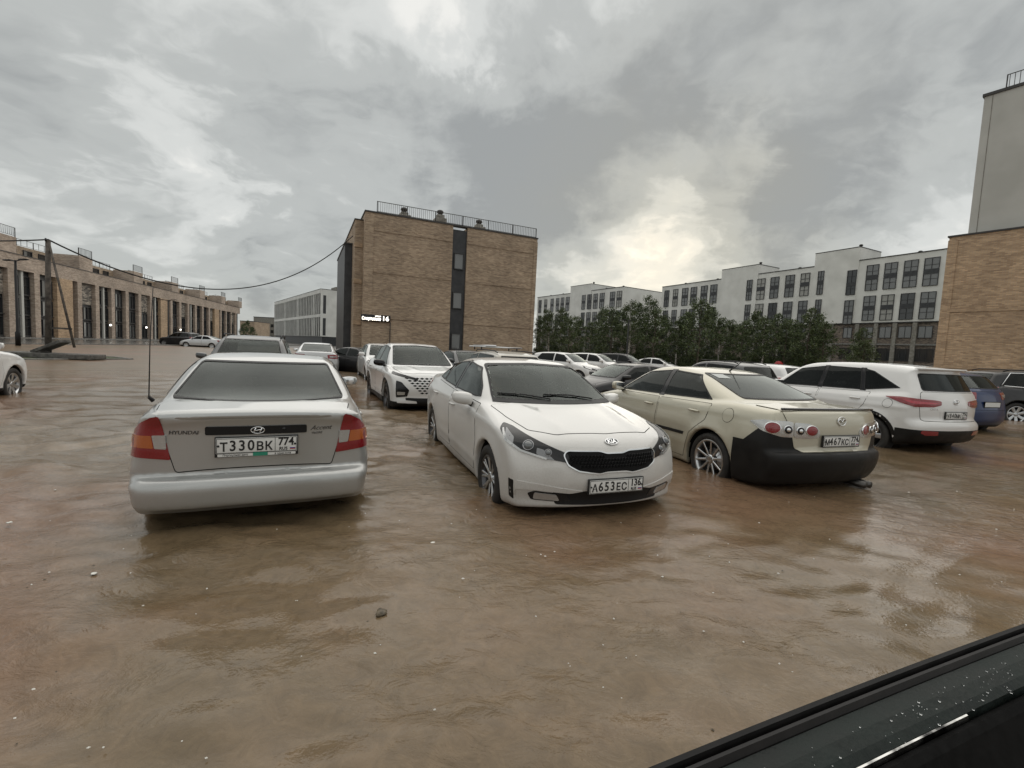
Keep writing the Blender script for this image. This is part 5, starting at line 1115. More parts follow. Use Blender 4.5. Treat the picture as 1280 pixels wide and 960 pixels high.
    c.piece(hl, 'inner_reflector', [(2.03, -0.66, 0.745), (2.07, -0.62, 0.735), (2.13, -0.54, 0.66), (2.08, -0.62, 0.67), (2.04, -0.665, 0.70)], hv, mat('lamp_silver', (0.20, 0.205, 0.21), 0.35, 0.8, coat=0.5, fn=lens_ribs), 0.0125, both=True, r=0.01)
    c.piece(hl, 'chrome_reflector', [(1.70, -0.82, 0.862), (1.84, -0.78, 0.80), (1.87, -0.79, 0.735), (1.80, -0.835, 0.775)], hv, mat('lamp_silver', (0.45, 0.46, 0.46), 0.25, 0.8, coat=1), 0.0125, both=True, r=0.015)
    c.piece(hl, 'running_light', [(1.68, -0.84, 0.85), (1.79, -0.84, 0.77), (1.95, -0.765, 0.705), (2.10, -0.60, 0.66), (2.10, -0.60, 0.675), (1.95, -0.76, 0.72), (1.81, -0.83, 0.785), (1.70, -0.84, 0.855)], hv, CLEARLENS, 0.013, both=True)
    for sg, h_ in zip((1, -1), hl):
        for q, rr in (((1.96, -0.70, 0.755), 0.048), ((2.09, -0.585, 0.715), 0.03)):
            M = c.point(q, hv, 0.010); b = MB(); b.lathe([(rr, 0), (rr, 0.008), (rr * 0.82, 0.008), (rr * 0.80, 0.002), (0, 0.002)], 24, 'z', mi=0); b.lathe([(rr * 0.78, 0.003), (rr * 0.6, rr * 0.38), (rr * 0.3, rr * 0.52), (0, rr * 0.55)], 24, 'z', mi=1); b.xf(M)
            link('projector_lens', c.mirror(b, sg).me('projector_lens', [mat('dark_chrome', (0.30, 0.30, 0.31), 0.2, 1.0), mat('lens_glass', (0.10, 0.11, 0.115), 0.03, coat=1)]), h_)
    # lower intake, fog lamps, slit vents
    c.piece(root, 'bumper_cheek', [(1.96, -0.79, 0.475), (2.10, -0.66, 0.462), (2.21, -0.44, 0.43), (2.22, -0.30, 0.415), (2.20, -0.42, 0.392), (2.08, -0.66, 0.41), (1.95, -0.79, 0.40), (1.945, -0.79, 0.33)], (1, -0.7, 0), P_WHITE, 0.010, both=True, r=0.02, skirt=0.012)
    c.piece(root, 'air_intake', [(-0.50, 0.29), (0.50, 0.29), (0.54, 0.395), (0.30, 0.41), (-0.30, 0.41), (-0.54, 0.395)], 'front', BLACK, 0.004, r=0.02)
    fv = (1, -0.7, 0); fl = c.piece(root, 'fog_light', [(2.18, -0.39, 0.31), (2.18, -0.45, 0.385), (2.06, -0.67, 0.40), (2.02, -0.715, 0.375), (2.05, -0.70, 0.32)], fv, LAMPDARK, 0.007, both=True, r=0.015)
    c.piece(fl, 'fog_lens', [(2.14, -0.48, 0.322), (2.14, -0.51, 0.378), (2.05, -0.665, 0.388), (2.05, -0.68, 0.328)], fv, CLEARLENS, 0.011, both=True, r=0.015)
    c.piece(root, 'bumper_vent', [(1.93, -0.79, 0.30), (1.94, -0.79, 0.47), (1.88, -0.82, 0.475), (1.885, -0.82, 0.32)], (0.6, -1, 0), BLACK, 0.004, both=True, r=0.012)
    plate(c, root, 0.455, 'front', 'А653ЕС', '136', xo=0.016)
    rl = c.piece(root, 'tail_lamp', [(-2.2, -0.5, 0.88), (-2.2, -0.5, 1.03), (-1.85, -0.85, 1.0), (-1.95, -0.83, 0.88)], (-1, -0.8, 0), REDLENS, 0.007, both=True, r=0.02)
    c.piece(root, 'boot_lid', [(-0.5, 0.70), (0.5, 0.70), (0.56, 1.08), (-0.56, 1.08)], 'rear', P_WHITE, 0.003, r=0.03)
    c.finish(root, P_WHITE, [('front_bumper', [((2.1, 0, 0.60), (-0.42, 0, 1)), ((1.74, 0, 0), (1, 0, 0))], lambda q: q.x > 1.74 and (q.z - 0.60) - 0.42 * (q.x - 2.1) < 0, P_WHITE), ('rear_bumper', [((-2, 0, 0.66), (0, 0, 1)), ((-1.74, 0, 0), (1, 0, 0))], lambda q: q.x < -1.74 and q.z < 0.66, P_WHITE)], 0.0022)
    put_wheels(c, root, 0.317, 0.205, 0.215, 8, 'twin', ALLOY, ALLOYDK)
    mirrors(c, root, 0.66, 1.005, P_WHITE, size=(0.17, 0.21, 0.15))
    cabin(c, root, 0.98, -0.22, -0.85, 1.02, 1.41)
    w = MB()
    for y0, y1, z1 in ((0.42, -0.16, 1.075), (-0.12, -0.62, 1.07)):
        A = c.point((y0, 1.035), 'front', 0.02).translation; B = c.point((y1, z1), 'front', 0.016).translation; m_ = (A + B) / 2; M = c.point((m_.y, m_.z), 'front', 0.018).translation
        w.tube([A, M, B], 0.008, 6)
    w.build('wiper', BLACK, root)
    return root

def beige_sedan(x, y, yaw):
    root = thing('beige_sedan', 'champagne beige sedan seen from its rear left with black bumper and round lamp clusters', 'car', (x, y, GROUND), yaw)
    sp = dict(creases=[(-1.0, 0.46, 1.0, 0.42, 0.010, 0.06), (-2.1, 0.95, 1.6, 0.86, 0.006, 0.06)], nose=2.30, tail=-2.36, H=1.435, fx=1.3375, rx=-1.3375, wr=0.325, ar=0.375, bf=0.28, br=0.22, pr=2.5, kb=0.05, kh=0.09, flare=0.02, crown=0.03, hcrown=0.05, hbr=0.14,
        body=[(-2.05, 0.22, .06), (-2.24, 0.26, .06), (-2.33, 0.40, .06), (-2.36, 0.54, .03), (-2.35, 0.60, .02), (-2.285, 0.635, .02), (-2.29, 0.88, .08), (-2.27, 1.0, .04), (-2.24, 1.055, .04), (-1.62, 1.085, .2), (-1.2, 1.04), (0.6, 1.0), (1.02, 0.985, .2), (1.7, 0.86, .3), (2.1, 0.74, .12), (2.22, 0.62), (2.30, 0.45), (2.2, 0.24, .08), (1.3, 0.2), (0, 0.2)],
        house=[(-1.78, 0.95, .04), (-1.75, 1.065, .04), (-0.82, 1.378, .28), (-0.25, 1.437, .4), (0.25, 1.40, .3), (1.20, 0.95, .04), (1.1, 0.86, .04)],
        W=[(2.3, 0.62), (2.15, 0.76), (1.9, 0.85), (1.3, 0.885), (0.3, 0.89), (-1.0, 0.892), (-1.6, 0.885), (-2.0, 0.84), (-2.2, 0.79), (-2.37, 0.72)],
        S=[(0.15, 0.945), (0.3, 0.975), (0.5, 0.995), (0.66, 1.0), (0.78, 0.985), (0.9, 0.955), (1.0, 0.915), (1.08, 0.86), (1.15, 0.80), (1.5, 0.7)],
        HW=[(0.85, 0.86), (1.0, 0.80), (1.15, 0.73), (1.30, 0.65), (1.45, 0.555)], HX=[(1.2, 0.93), (0.6, 0.985), (0.0, 1.0), (-0.9, 0.985), (-1.8, 0.91)])
    c = Car(sp, 0.02)
    c.window(root, 'rear_window', [(-0.60, 1.095), (0.60, 1.095), (0.52, 1.358), (-0.52, 1.358)], 'rear', GL_TINT, r=0.04, fw=0.022)
    c.window(root, 'windscreen', [(-0.66, 1.02), (0.66, 1.02), (0.55, 1.37), (-0.55, 1.37)], 'front', GL_CLEAR)
    c.window(root, 'side_window', [(-0.22, 1.015), (0.82, 0.995), (0.26, 1.315), (-0.22, 1.365)], 'side', GL_TINT, both=True, fw=0.022, r=0.02)
    c.window(root, 'side_window', [(-1.22, 1.045), (-0.30, 1.018), (-0.30, 1.367), (-0.80, 1.335)], 'side', GL_TINT, both=True, fw=0.022, r=0.02)
    fd, rd = side_doors(c, root, [(-0.25, 0.27), (0.85, 0.27), (0.97, 0.6), (0.90, 0.965), (-0.25, 0.975)], [(-0.90, 0.27), (-0.285, 0.27), (-0.285, 0.975), (-1.28, 1.0), (-1.24, 0.80), (-1.0, 0.60)], P_BEIGE, [(-0.06, 0.86), (-1.02, 0.885)])
    c.piece(root, 'pillar_trim', [(-0.315, 1.0), (-0.205, 1.0), (-0.205, 1.375), (-0.315, 1.378)], 'side', GLOSSBLACK, 0.003, both=True, skirt=0.002)
    for dd, pl in ((fd, [(-0.22, 0.545), (0.82, 0.535), (0.80, 0.575), (-0.22, 0.585)]), (rd, [(-0.88, 0.55), (-0.31, 0.545), (-0.31, 0.585), (-0.90, 0.59)])): c.piece(dd, 'rub_strip', pl, 'side', BLACK, 0.008, both=True)
    c.panel(root, 'bonnet', [(1.05, -0.72), (1.05, 0.72), (1.75, 0.66), (2.05, 0.4), (2.10, 0), (2.05, -0.4), (1.75, -0.66)], 'top', P_BEIGE)
    u, v, d = c.basis((-1, 0, 0.5))
    tp = [(-2.26, 0.66, 1.03), (-1.84, 0.69, 1.07), (-1.78, 0, 1.08), (-1.84, -0.69, 1.07), (-2.26, -0.66, 1.03), (-2.28, -0.60, 0.86), (-2.3, -0.56, 0.70), (-2.32, -0.48, 0.635), (-2.33, -0.2, 0.625), (-2.33, 0.2, 0.625), (-2.32, 0.48, 0.635), (-2.3, 0.56, 0.70), (-2.28, 0.60, 0.86)]
    lid = c.panel(root, 'boot_lid', [(Vector(p).dot(u), Vector(p).dot(v)) for p in tp], (-1, 0, 0.5), P_BEIGE, off=0.009, gap=0.003)[0]
    spo = MB(); spo.tube([Vector((-2.235 + 0.10 * abs(q) ** 2.2, q * 0.68, 1.068 - 0.012 * q * q)) for q in np.linspace(-1, 1, 13)], 0.014, 8); spo.build('boot_spoiler', mat('spoiler_black', (0.012, 0.012, 0.012), 0.25, coat=1), lid)
    # clear-glass tail lamps with round red and smoked units; the inner unit sits on the lid
    lv = (-1, -0.75, 0)
    lo = [(-1.92, -0.86, 0.895), (-2.06, -0.80, 0.93), (-2.20, -0.66, 0.935), (-2.24, -0.605, 0.925), (-2.24, -0.595, 0.765), (-2.16, -0.68, 0.765), (-2.02, -0.80, 0.81)]
    li = [(-2.25, -0.59, 0.925), (-2.29, -0.42, 0.915), (-2.30, -0.30, 0.85), (-2.30, -0.295, 0.775), (-2.28, -0.45, 0.76), (-2.25, -0.585, 0.765)]
    lens = mat('tail_lamp_silver', (0.50, 0.50, 0.49), 0.22, 0.75, coat=1)
    A = c.piece(root, 'tail_lamp', lo, lv, lens, 0.010, both=True, r=0.025, bulge=0.004); B = c.piece(lid, 'inner_tail_lamp', li, (-1, -0.3, 0), lens, 0.016, both=True, r=0.03, bulge=0.004)
    for sg, a_, b_ in zip((1, -1), A, B):
        for host, q, vw, rr, m_ in ((a_, (-2.11, -0.755, 0.855), lv, 0.058, REDLENS), (a_, (-2.21, -0.648, 0.845), lv, 0.042, LAMPDARK), (b_, (-2.26, -0.525, 0.84), (-1, -0.3, 0), 0.040, LAMPDARK), (b_, (-2.28, -0.40, 0.845), (-1, -0.3, 0), 0.052, REDLENS)):
            M = c.point(q, vw, 0.015 if host is a_ else 0.021); b = MB(); b.lathe([(rr * 1.1, -0.004), (rr * 1.08, 0.006), (rr * 0.98, 0.006)], 28, 'z', mi=0); b.lathe([(rr, 0.003), (rr * 0.7, 0.009), (rr * 0.4, 0.011), (0, 0.012)], 28, 'z', mi=1)
            if m_ is LAMPDARK: b.lathe([(rr * 0.5, 0.012), (rr * 0.45, 0.016), (0, 0.016)], 20, 'z', mi=0)
            b.V = [(x_ * (1.28 if m_ is REDLENS else 1.0), y_, z_) for x_, y_, z_ in b.V]
            link('round_lens', c.mirror(b.xf(M), sg).me('round_lens', [CHROME, m_]), host)
    oval_badge(c, lid, (0, 0.945), 'rear', 0.058, 0.046, 'm', off=0.014)
    plate(c, lid, 0.735, 'rear', 'М467КС', '774', xo=0.026)
    c.piece(root, 'fuel_flap', [( -1.58 + 0.085 * math.cos(t), 0.905 + 0.085 * math.sin(t)) for t in np.linspace(0, 2 * math.pi, 20, endpoint=False)], 'side', GAP, 0.001, skirt=0, side=1)
    f_ = c.piece(root, 'fuel_flap', [( -1.58 + 0.080 * math.cos(t), 0.905 + 0.080 * math.sin(t)) for t in np.linspace(0, 2 * math.pi, 20, endpoint=False)], 'side', P_BEIGE, 0.003, skirt=0.003, side=-1); g_ = c.piece(f_, 'flap_gap', [( -1.58 + 0.085 * math.cos(t), 0.905 + 0.085 * math.sin(t)) for t in np.linspace(0, 2 * math.pi, 20, endpoint=False)], 'side', GAP, 0.001, skirt=0, side=-1)
    bpy.data.objects.remove(bpy.data.objects[[o.name for o in root.children if o.name.startswith('fuel_flap') and o is not f_][0]])
    hl = c.piece(root, 'headlight', [(1.75, -0.84, 0.80), (2.15, -0.50, 0.66), (2.15, -0.50, 0.76), (1.7, -0.82, 0.87)], (1, -0.8, 0), CLEARLENS, 0.006, both=True, r=0.02)
    c.piece(root, 'grille', [(-0.35, 0.70), (0.35, 0.70), (0.15, 0.56), (-0.15, 0.56)], 'front', BLACK, 0.006, r=0.02)
    # black unpainted rear bumper rising to a step under the lamp
    n1 = Vector((0.55, 0, 1)); pl = [((-2.0, 0, 0.68), (0, 0, 1)), ((-1.72, 0, 0), (1, 0, 0.0)), ((-1.85, 0, 0.68), (1, 0, 1.0)), ((-2.0, 0, 0.835), (0, 0, 1))]
    test = lambda q: q.x < -1.72 and (q.z < 0.68 or (q.z < 0.835 and (q.x + 1.85) + (q.z - 0.68) < 0))
    c.finish(root, P_BEIGE, [('rear_bumper', pl, test, P_BLACKBUMPER), ('front_bumper', [((2.1, 0, 0.60), (0, 0, 1)), ((1.74, 0, 0), (1, 0, 0))], lambda q: q.x > 1.74 and q.z < 0.60, P_BEIGE)], 0.005)
    e = MB(); e.tube([(-1.95, -0.58, 0.215), (-2.27, -0.58, 0.215)], 0.038, 12); e.tube([(-1.95, -0.50, 0.215), (-2.27, -0.50, 0.215)], 0.038, 12); e.build('exhaust', mat('exhaust_metal', (0.10, 0.095, 0.09), 0.4, 0.9), root)
    put_wheels(c, root, 0.325, 0.215, 0.24, 10, 'thin', ALLOY, ALLOY)
    mirrors(c, root, 0.74, 1.045, P_BEIGE, size=(0.17, 0.22, 0.15))
    cabin(c, root, 0.95, -0.25, -0.85, 0.99, 1.40)
    a = MB(); p = Vector((-0.66, 0, 1.395)); a.tube([p, p + Vector((-0.10, 0, 0.06)), p + Vector((-0.32, 0, 0.22))], [0.012, 0.006, 0.003], 6); a.build('aerial', BLACK, root)
    st = c.patch([(0.30, 1.30), (0.46, 1.30), (0.46, 1.345), (0.30, 1.345)], 'rear', 0.007, 0.04, 0); st.build('window_sticker', mat('sticker_pale', (0.45, 0.47, 0.46), 0.5), root)
    return root
def white_suv(x, y, yaw):
    root = thing('white_suv', 'white SUV with wide red tail lamps parked on the far side of the beige sedan', 'car', (x, y, GROUND), yaw)
    W_ = P_CLEANWHITE
    sp = dict(creases=[(-2.0, 0.90, 1.7, 0.86, 0.010, 0.06)], nose=2.15, tail=-2.13, H=1.625, fx=1.295, rx=-1.295, wr=0.34, ar=0.395, bf=0.24, br=0.20, pr=2.5, kb=0.08, kh=0.09, flare=0.022, crown=0.035, hcrown=0.05, hbr=0.14,
        body=[(-1.92, 0.30, .05), (-2.04, 0.36, .05), (-2.12, 0.50, .05), (-2.13, 0.64, .04), (-2.09, 0.70, .03), (-2.05, 0.74, .03), (-2.06, 0.92, .06), (-2.03, 1.08, .06), (-1.93, 1.16, .08), (-1.2, 1.10), (0.5, 1.06), (0.98, 1.06, .2), (1.65, 0.97, .3), (2.02, 0.86, .12), (2.10, 0.72), (2.15, 0.5), (2.05, 0.28, .08), (1.3, 0.24), (-1, 0.24)],
        house=[(-2.02, 0.95, .04), (-2.02, 1.13, .05), (-1.80, 1.515, .05), (-1.82, 1.57, .03), (-1.25, 1.63, .3), (-0.4, 1.63, .3), (0.30, 1.575, .3), (1.18, 1.02, .04), (1.1, 0.9, .04)],
        W=[(2.15, 0.64), (2.0, 0.79), (1.8, 0.855), (1.3, 0.885), (0, 0.89), (-1.3, 0.89), (-1.7, 0.87), (-1.95, 0.82), (-2.13, 0.76)],
        S=[(0.15, 0.95), (0.35, 0.975), (0.5, 0.99), (0.7, 1.0), (0.88, 0.99), (1.0, 0.965), (1.08, 0.93), (1.2, 0.87), (1.7, 0.7)],
        HW=[(0.9, 0.86), (1.08, 0.81), (1.25, 0.74), (1.45, 0.66), (1.65, 0.57)], HX=[(1.2, 0.93), (0.5, 0.985), (-0.3, 1.0), (-1.2, 0.99), (-2.0, 0.95)])
    c = Car(sp, 0.022)
    c.window(root, 'rear_window', [(-0.62, 1.19), (0.62, 1.19), (0.55, 1.475), (-0.55, 1.475)], 'rear', GL_DARK, r=0.05, fw=0.025)
    c.window(root, 'windscreen', [(-0.66, 1.11), (0.66, 1.11), (0.56, 1.53), (-0.56, 1.53)], 'front', GL_CLEAR)
    c.window(root, 'side_window', [(-0.22, 1.11), (0.72, 1.085), (0.30, 1.45), (-0.22, 1.525)], 'side', GL_TINT, both=True, fw=0.022, r=0.02)
    c.window(root, 'side_window', [(-1.05, 1.125), (-0.28, 1.112), (-0.28, 1.53), (-0.92, 1.515)], 'side', GL_DARK, both=True, fw=0.022, r=0.02)
    c.window(root, 'quarter_window', [(-1.66, 1.21), (-1.10, 1.13), (-0.97, 1.512), (-1.15, 1.475)], 'side', GL_DARK, both=True, fw=0.02, r=0.02)
    side_doors(c, root, [(-0.24, 0.40), (0.82, 0.40), (0.92, 0.7), (0.86, 1.05), (-0.24, 1.08)], [(-0.90, 0.40), (-0.275, 0.40), (-0.275, 1.08), (-1.22, 1.10), (-1.18, 0.88), (-1.0, 0.66)], W_, [(-0.05, 0.95), (-1.0, 0.97)])
    c.piece(root, 'pillar_trim', [(-0.30, 1.10), (-0.20, 1.10), (-0.20, 1.535), (-0.30, 1.54)], 'side', GLOSSBLACK, 0.003, both=True, skirt=0.002); c.piece(root, 'pillar_trim', [(-1.13, 1.115), (-1.03, 1.115), (-0.90, 1.525), (-1.0, 1.525)], 'side', GLOSSBLACK, 0.003, both=True, skirt=0.002)
    c.panel(root, 'bonnet', [(1.02, -0.70), (1.02, 0.70), (1.70, 0.64), (1.92, 0.4), (1.96, 0), (1.92, -0.4), (1.70, -0.64)], 'top', W_)
    hatch = c.panel(root, 'tailgate', [(-0.66, 0.70), (0.66, 0.70), (0.70, 0.90), (0.68, 1.12), (0.64, 1.17), (-0.64, 1.17), (-0.68, 1.12), (-0.70, 0.90)], 'rear', W_, off=0.004, r=0.04)[0]
    lv = (-1, -1.0, 0)
    lp = [(-1.52, -0.86, 1.055), (-1.75, -0.83, 1.07), (-2.03, -0.50, 1.045), (-2.05, -0.36, 1.03), (-2.06, -0.36, 0.965), (-2.05, -0.52, 0.93), (-1.90, -0.77, 0.925), (-1.75, -0.85, 0.975)]
    lm = c.piece(root, 'tail_lamp', lp, lv, REDLENS, 0.012, both=True, r=0.02, bulge=0.006)
    c.piece(lm, 'lamp_band', [(-1.78, -0.84, 1.025), (-2.03, -0.52, 1.005), (-2.05, -0.40, 0.99), (-2.05, -0.52, 0.975), (-1.88, -0.79, 0.975)], lv, mat('red_lens_bright', (0.42, 0.02, 0.04), 0.15, coat=1), 0.020, both=True, r=0.01)
    oval_badge(c, hatch, (0, 1.02), 'rear', 0.066, 0.038, 'h', off=0.008)
    c.piece(hatch, 'plate_recess', [(-0.33, 0.72), (0.33, 0.72), (0.36, 0.875), (-0.36, 0.875)], 'rear', W_, 0.008, r=0.02)
    plate(c, hatch, 0.80, 'rear', 'У840МА', '774', xo=0.020)
    letters(c, hatch, 'lettering', 'CRETA', (0.47, 0.895), 'rear', 0.045, CHROME)
    g = MB(); g.box((-1.87, -0.53, 1.538), (-1.70, 0.53, 1.572), bev=0.015); g.build('roof_spoiler', W_, root)
    c.piece(root, 'bumper_reflector', [(-2.1, -0.42, 0.47), (-2.1, -0.44, 0.54), (-2.02, -0.70, 0.545), (-2.02, -0.72, 0.50), (-2.06, -0.64, 0.465)], (-1, -0.4, 0), REDLENS, 0.008, both=True, r=0.015)
    f_ = c.piece(root, 'fuel_flap', [(-1.56 + 0.08 * math.cos(t), 0.94 + 0.08 * math.sin(t)) for t in np.linspace(0, 2 * math.pi, 18, endpoint=False)], 'side', GAP, 0.0012, skirt=0, side=-1); c.piece(f_, 'flap_cover', [(-1.56 + 0.074 * math.cos(t), 0.94 + 0.074 * math.sin(t)) for t in np.linspace(0, 2 * math.pi, 18, endpoint=False)], 'side', W_, 0.003, skirt=0.002, side=-1)
    c.piece(root, 'headlight', [(1.62, -0.86, 1.0), (2.05, -0.55, 0.86), (2.06, -0.52, 0.76), (1.75, -0.84, 0.86)], (1, -0.9, 0), CLEARLENS, 0.006, both=True, r=0.02)
    c.piece(root, 'grille', [(-0.48, 0.86), (0.48, 0.86), (0.38, 0.58), (-0.38, 0.58)], 'front', GLOSSBLACK, 0.006, r=0.03)
    c.finish(root, W_, [('rear_bumper_lower', [((0, 0, 0.55), (0, 0, 1)), ((-1.72, 0, 0), (1, 0, 0))], lambda q: q.x < -1.72 and q.z < 0.55, P_BLACKBUMPER), ('cladding', [((0, 0, 0.37), (0, 0, 1))], lambda q: q.z < 0.37, P_BLACKBUMPER)], 0.003)
    # black plastic rim round each wheel arch
    for wx in (sp['fx'], sp['rx']):
        ar = sp['ar']; A = [(wx + (ar + 0.005) * math.cos(t), sp['wr'] + (ar + 0.005) * math.sin(t)) for t in np.linspace(-0.1, math.pi + 0.1, 24)]; B = [(wx + (ar + 0.055) * math.cos(t), sp['wr'] + (ar + 0.055) * math.sin(t)) for t in np.linspace(math.pi + 0.1, -0.1, 24)]
        c.piece(root, 'arch_trim', A + B, 'side', P_BLACKBUMPER, 0.006, both=True)
    put_wheels(c, root, 0.34, 0.215, 0.235, 5, 'wide', ALLOY, ALLOYDK)
    mirrors(c, root, 0.62, 1.12, W_)
    cabin(c, root, 0.92, -0.28, -1.05, 1.08, 1.58)
    return root

def white_crossover(x, y, yaw):
    root = thing('white_crossover', 'white crossover facing the camera with diamond grille and black wing mirrors, behind the muddy sedan', 'car', (x, y, GROUND), yaw)
    W_ = P_CLEANWHITE
    sp = dict(creases=[(-2.0, 0.93, 1.7, 0.89, 0.012, 0.07), (-1.0, 0.50, 1.0, 0.46, 0.012, 0.07)], ridges=[(1.05, 0.45, 2.0, 0.30, 0.014, 0.10)], nose=2.20, tail=-2.20, H=1.588, fx=1.315, rx=-1.315, wr=0.35, ar=0.405, bf=0.28, pf=2.4, br=0.24, kb=0.08, kh=0.09, flare=0.02, crown=0.045, hcrown=0.05, hbf=0.20,
        body=[(1.95, 0.24, .05), (2.14, 0.28, .04), (2.19, 0.36, .04), (2.17, 0.46, .05), (2.20, 0.62, .08), (2.17, 0.80, .08), (2.08, 0.93, .08), (1.85, 1.0, .2), (1.02, 1.075, .2), (0.5, 1.06), (-1.3, 1.12), (-1.95, 1.17, .1), (-2.10, 1.10, .08), (-2.14, 0.9), (-2.20, 0.6, .1), (-2.05, 0.30, .08), (0, 0.24)],
        house=[(1.28, 0.95, .03), (1.24, 1.03, .03), (0.28, 1.535, .28), (-0.3, 1.59, .35), (-1.2, 1.53, .3), (-2.02, 1.14, .06), (-2.0, 1.0, .04)],
        W=[(2.2, 0.68), (2.05, 0.82), (1.85, 0.875), (1.3, 0.91), (0, 0.90), (-1.3, 0.912), (-1.75, 0.885), (-2.05, 0.81), (-2.2, 0.74)],
        S=[(0.15, 0.95), (0.35, 0.975), (0.55, 0.985), (0.72, 0.99), (0.88, 1.0), (1.0, 0.965), (1.1, 0.91), (1.2, 0.86), (1.7, 0.7)],
        HW=[(0.95, 0.86), (1.08, 0.81), (1.25, 0.74), (1.42, 0.655), (1.6, 0.57)], HX=[(1.25, 0.93), (0.5, 0.985), (-0.3, 1.0), (-1.2, 0.97), (-2.0, 0.88)])
    c = Car(sp, 0.024)
    c.window(root, 'windscreen', [(-0.70, 1.075), (0.70, 1.075), (0.575, 1.505), (0, 1.53), (-0.575, 1.505)], 'front', GL_CLEAR, r=0.05, fw=0.035)
    c.window(root, 'rear_window', [(-0.58, 1.20), (0.58, 1.20), (0.5, 1.46), (-0.5, 1.46)], 'rear', GL_DARK)
    c.window(root, 'side_window', [(-0.20, 1.09), (0.76, 1.07), (0.28, 1.45), (-0.20, 1.505)], 'side', GL_TINT, both=True, fw=0.024)
    c.window(root, 'side_window', [(-1.02, 1.12), (-0.27, 1.09), (-0.27, 1.51), (-0.95, 1.46)], 'side', GL_TINT, both=True, fw=0.024)
    c.window(root, 'quarter_window', [(-1.50, 1.19), (-1.07, 1.13), (-1.0, 1.45)], 'side', GL_TINT, both=True, r=0.02)
    side_doors(c, root, [(-0.22, 0.38), (0.86, 0.38), (0.98, 0.7), (0.92, 1.03), (-0.22, 1.06)], [(-0.9, 0.38), (-0.255, 0.38), (-0.255, 1.06), (-1.28, 1.10), (-1.2, 0.86), (-1.0, 0.66)], W_, [(-0.04, 0.92), (-1.0, 0.96)])
    c.panel(root, 'bonnet', [(1.08, -0.74), (1.14, 0), (1.08, 0.74), (1.6, 0.72), (1.85, 0.66), (1.97, 0.45), (2.02, 0), (1.97, -0.45), (1.85, -0.66), (1.6, -0.72)], 'top', W_, off=0.003)
    # thin daytime lamps, big dark lower lamps
    hv = (1, -0.7, 0)
    d = c.piece(root, 'running_light', [(1.70, -0.87, 0.965), (2.02, -0.66, 0.905), (2.14, -0.40, 0.845), (2.15, -0.40, 0.80), (2.03, -0.67, 0.86), (1.74, -0.87, 0.92)], hv, LAMPDARK, 0.006, both=True, r=0.008)
    h = c.piece(root, 'headlight', [(1.96, -0.80, 0.79), (2.06, -0.72, 0.76), (2.12, -0.56, 0.60), (2.10, -0.60, 0.47), (1.98, -0.80, 0.44)], hv, LAMPDARK, 0.006, both=True, r=0.02)
    c.piece(h, 'headlight_lens', [(2.0, -0.78, 0.56), (2.09, -0.64, 0.56), (2.09, -0.65, 0.50), (2.0, -0.78, 0.49)], hv, CLEARLENS, 0.010, both=True, r=0.015)
    # grille: rows of dark slots cut into the white nose, narrowing downwards
    g = MB(); slots = 0
    for r in range(7):
        zz = 0.845 - r * 0.050; half = 0.66 - r * 0.055
        for k in range(-8, 9):
            yy = k * 0.098 + (r % 2) * 0.049
            if abs(yy) < half: c.patch([(yy - 0.046, zz), (yy, zz + 0.020), (yy + 0.046, zz), (yy, zz - 0.020)], 'front', 0.003, 0.05, 0.004, mb=g)
    tag(g.build('grille', MESHBLACK, root), kind='stuff')
    c.piece(root, 'air_intake', [(-0.60, 0.34), (0.60, 0.34), (0.62, 0.44), (-0.62, 0.44)], 'front', BLACK, 0.004, r=0.02)
    c.piece(root, 'bumper_blade', [(2.02, -0.78, 0.33), (2.16, -0.40, 0.335), (2.16, -0.42, 0.375), (2.0, -0.80, 0.40)], hv, W_, 0.02, both=True, r=0.01)
    letters(c, root, 'badge', 'OMODA', (0, 0.90), 'front', 0.05, CHROME)
    c.piece(root, 'tail_lamp', [(-2.1, -0.45, 0.98), (-2.1, -0.45, 1.07), (-1.8, -0.87, 1.05), (-1.9, -0.86, 0.96)], (-1, -0.9, 0), REDLENS, 0.007, both=True, r=0.02)
    c.piece(root, 'tailgate', [(-0.6, 0.68), (0.6, 0.68), (0.64, 1.12), (-0.64, 1.12)], 'rear', W_, 0.003, r=0.03)
    c.finish(root, W_, [('cladding', [((0, 0, 0.35), (0, 0, 1))], lambda q: q.z < 0.35, P_BLACKBUMPER)], 0.003)
    for wx in (sp['fx'], sp['rx']):
        ar = sp['ar']; A = [(wx + (ar + 0.004) * math.cos(t), sp['wr'] + (ar + 0.004) * math.sin(t)) for t in np.linspace(-0.1, math.pi + 0.1, 24)]; B = [(wx + (ar + 0.05) * math.cos(t), sp['wr'] + (ar + 0.05) * math.sin(t)) for t in np.linspace(math.pi + 0.1, -0.1, 24)]
        c.piece(root, 'arch_trim', A + B, 'side', P_BLACKBUMPER, 0.006, both=True)
    put_wheels(c, root, 0.35, 0.22, 0.24, 5, 'wide', ALLOYDK, ALLOYDK)
    mirrors(c, root, 0.72, 1.10, GLOSSBLACK, size=(0.18, 0.25, 0.16))
    cabin(c, root, 0.98, -0.22, -1.0, 1.06, 1.55)
    return root

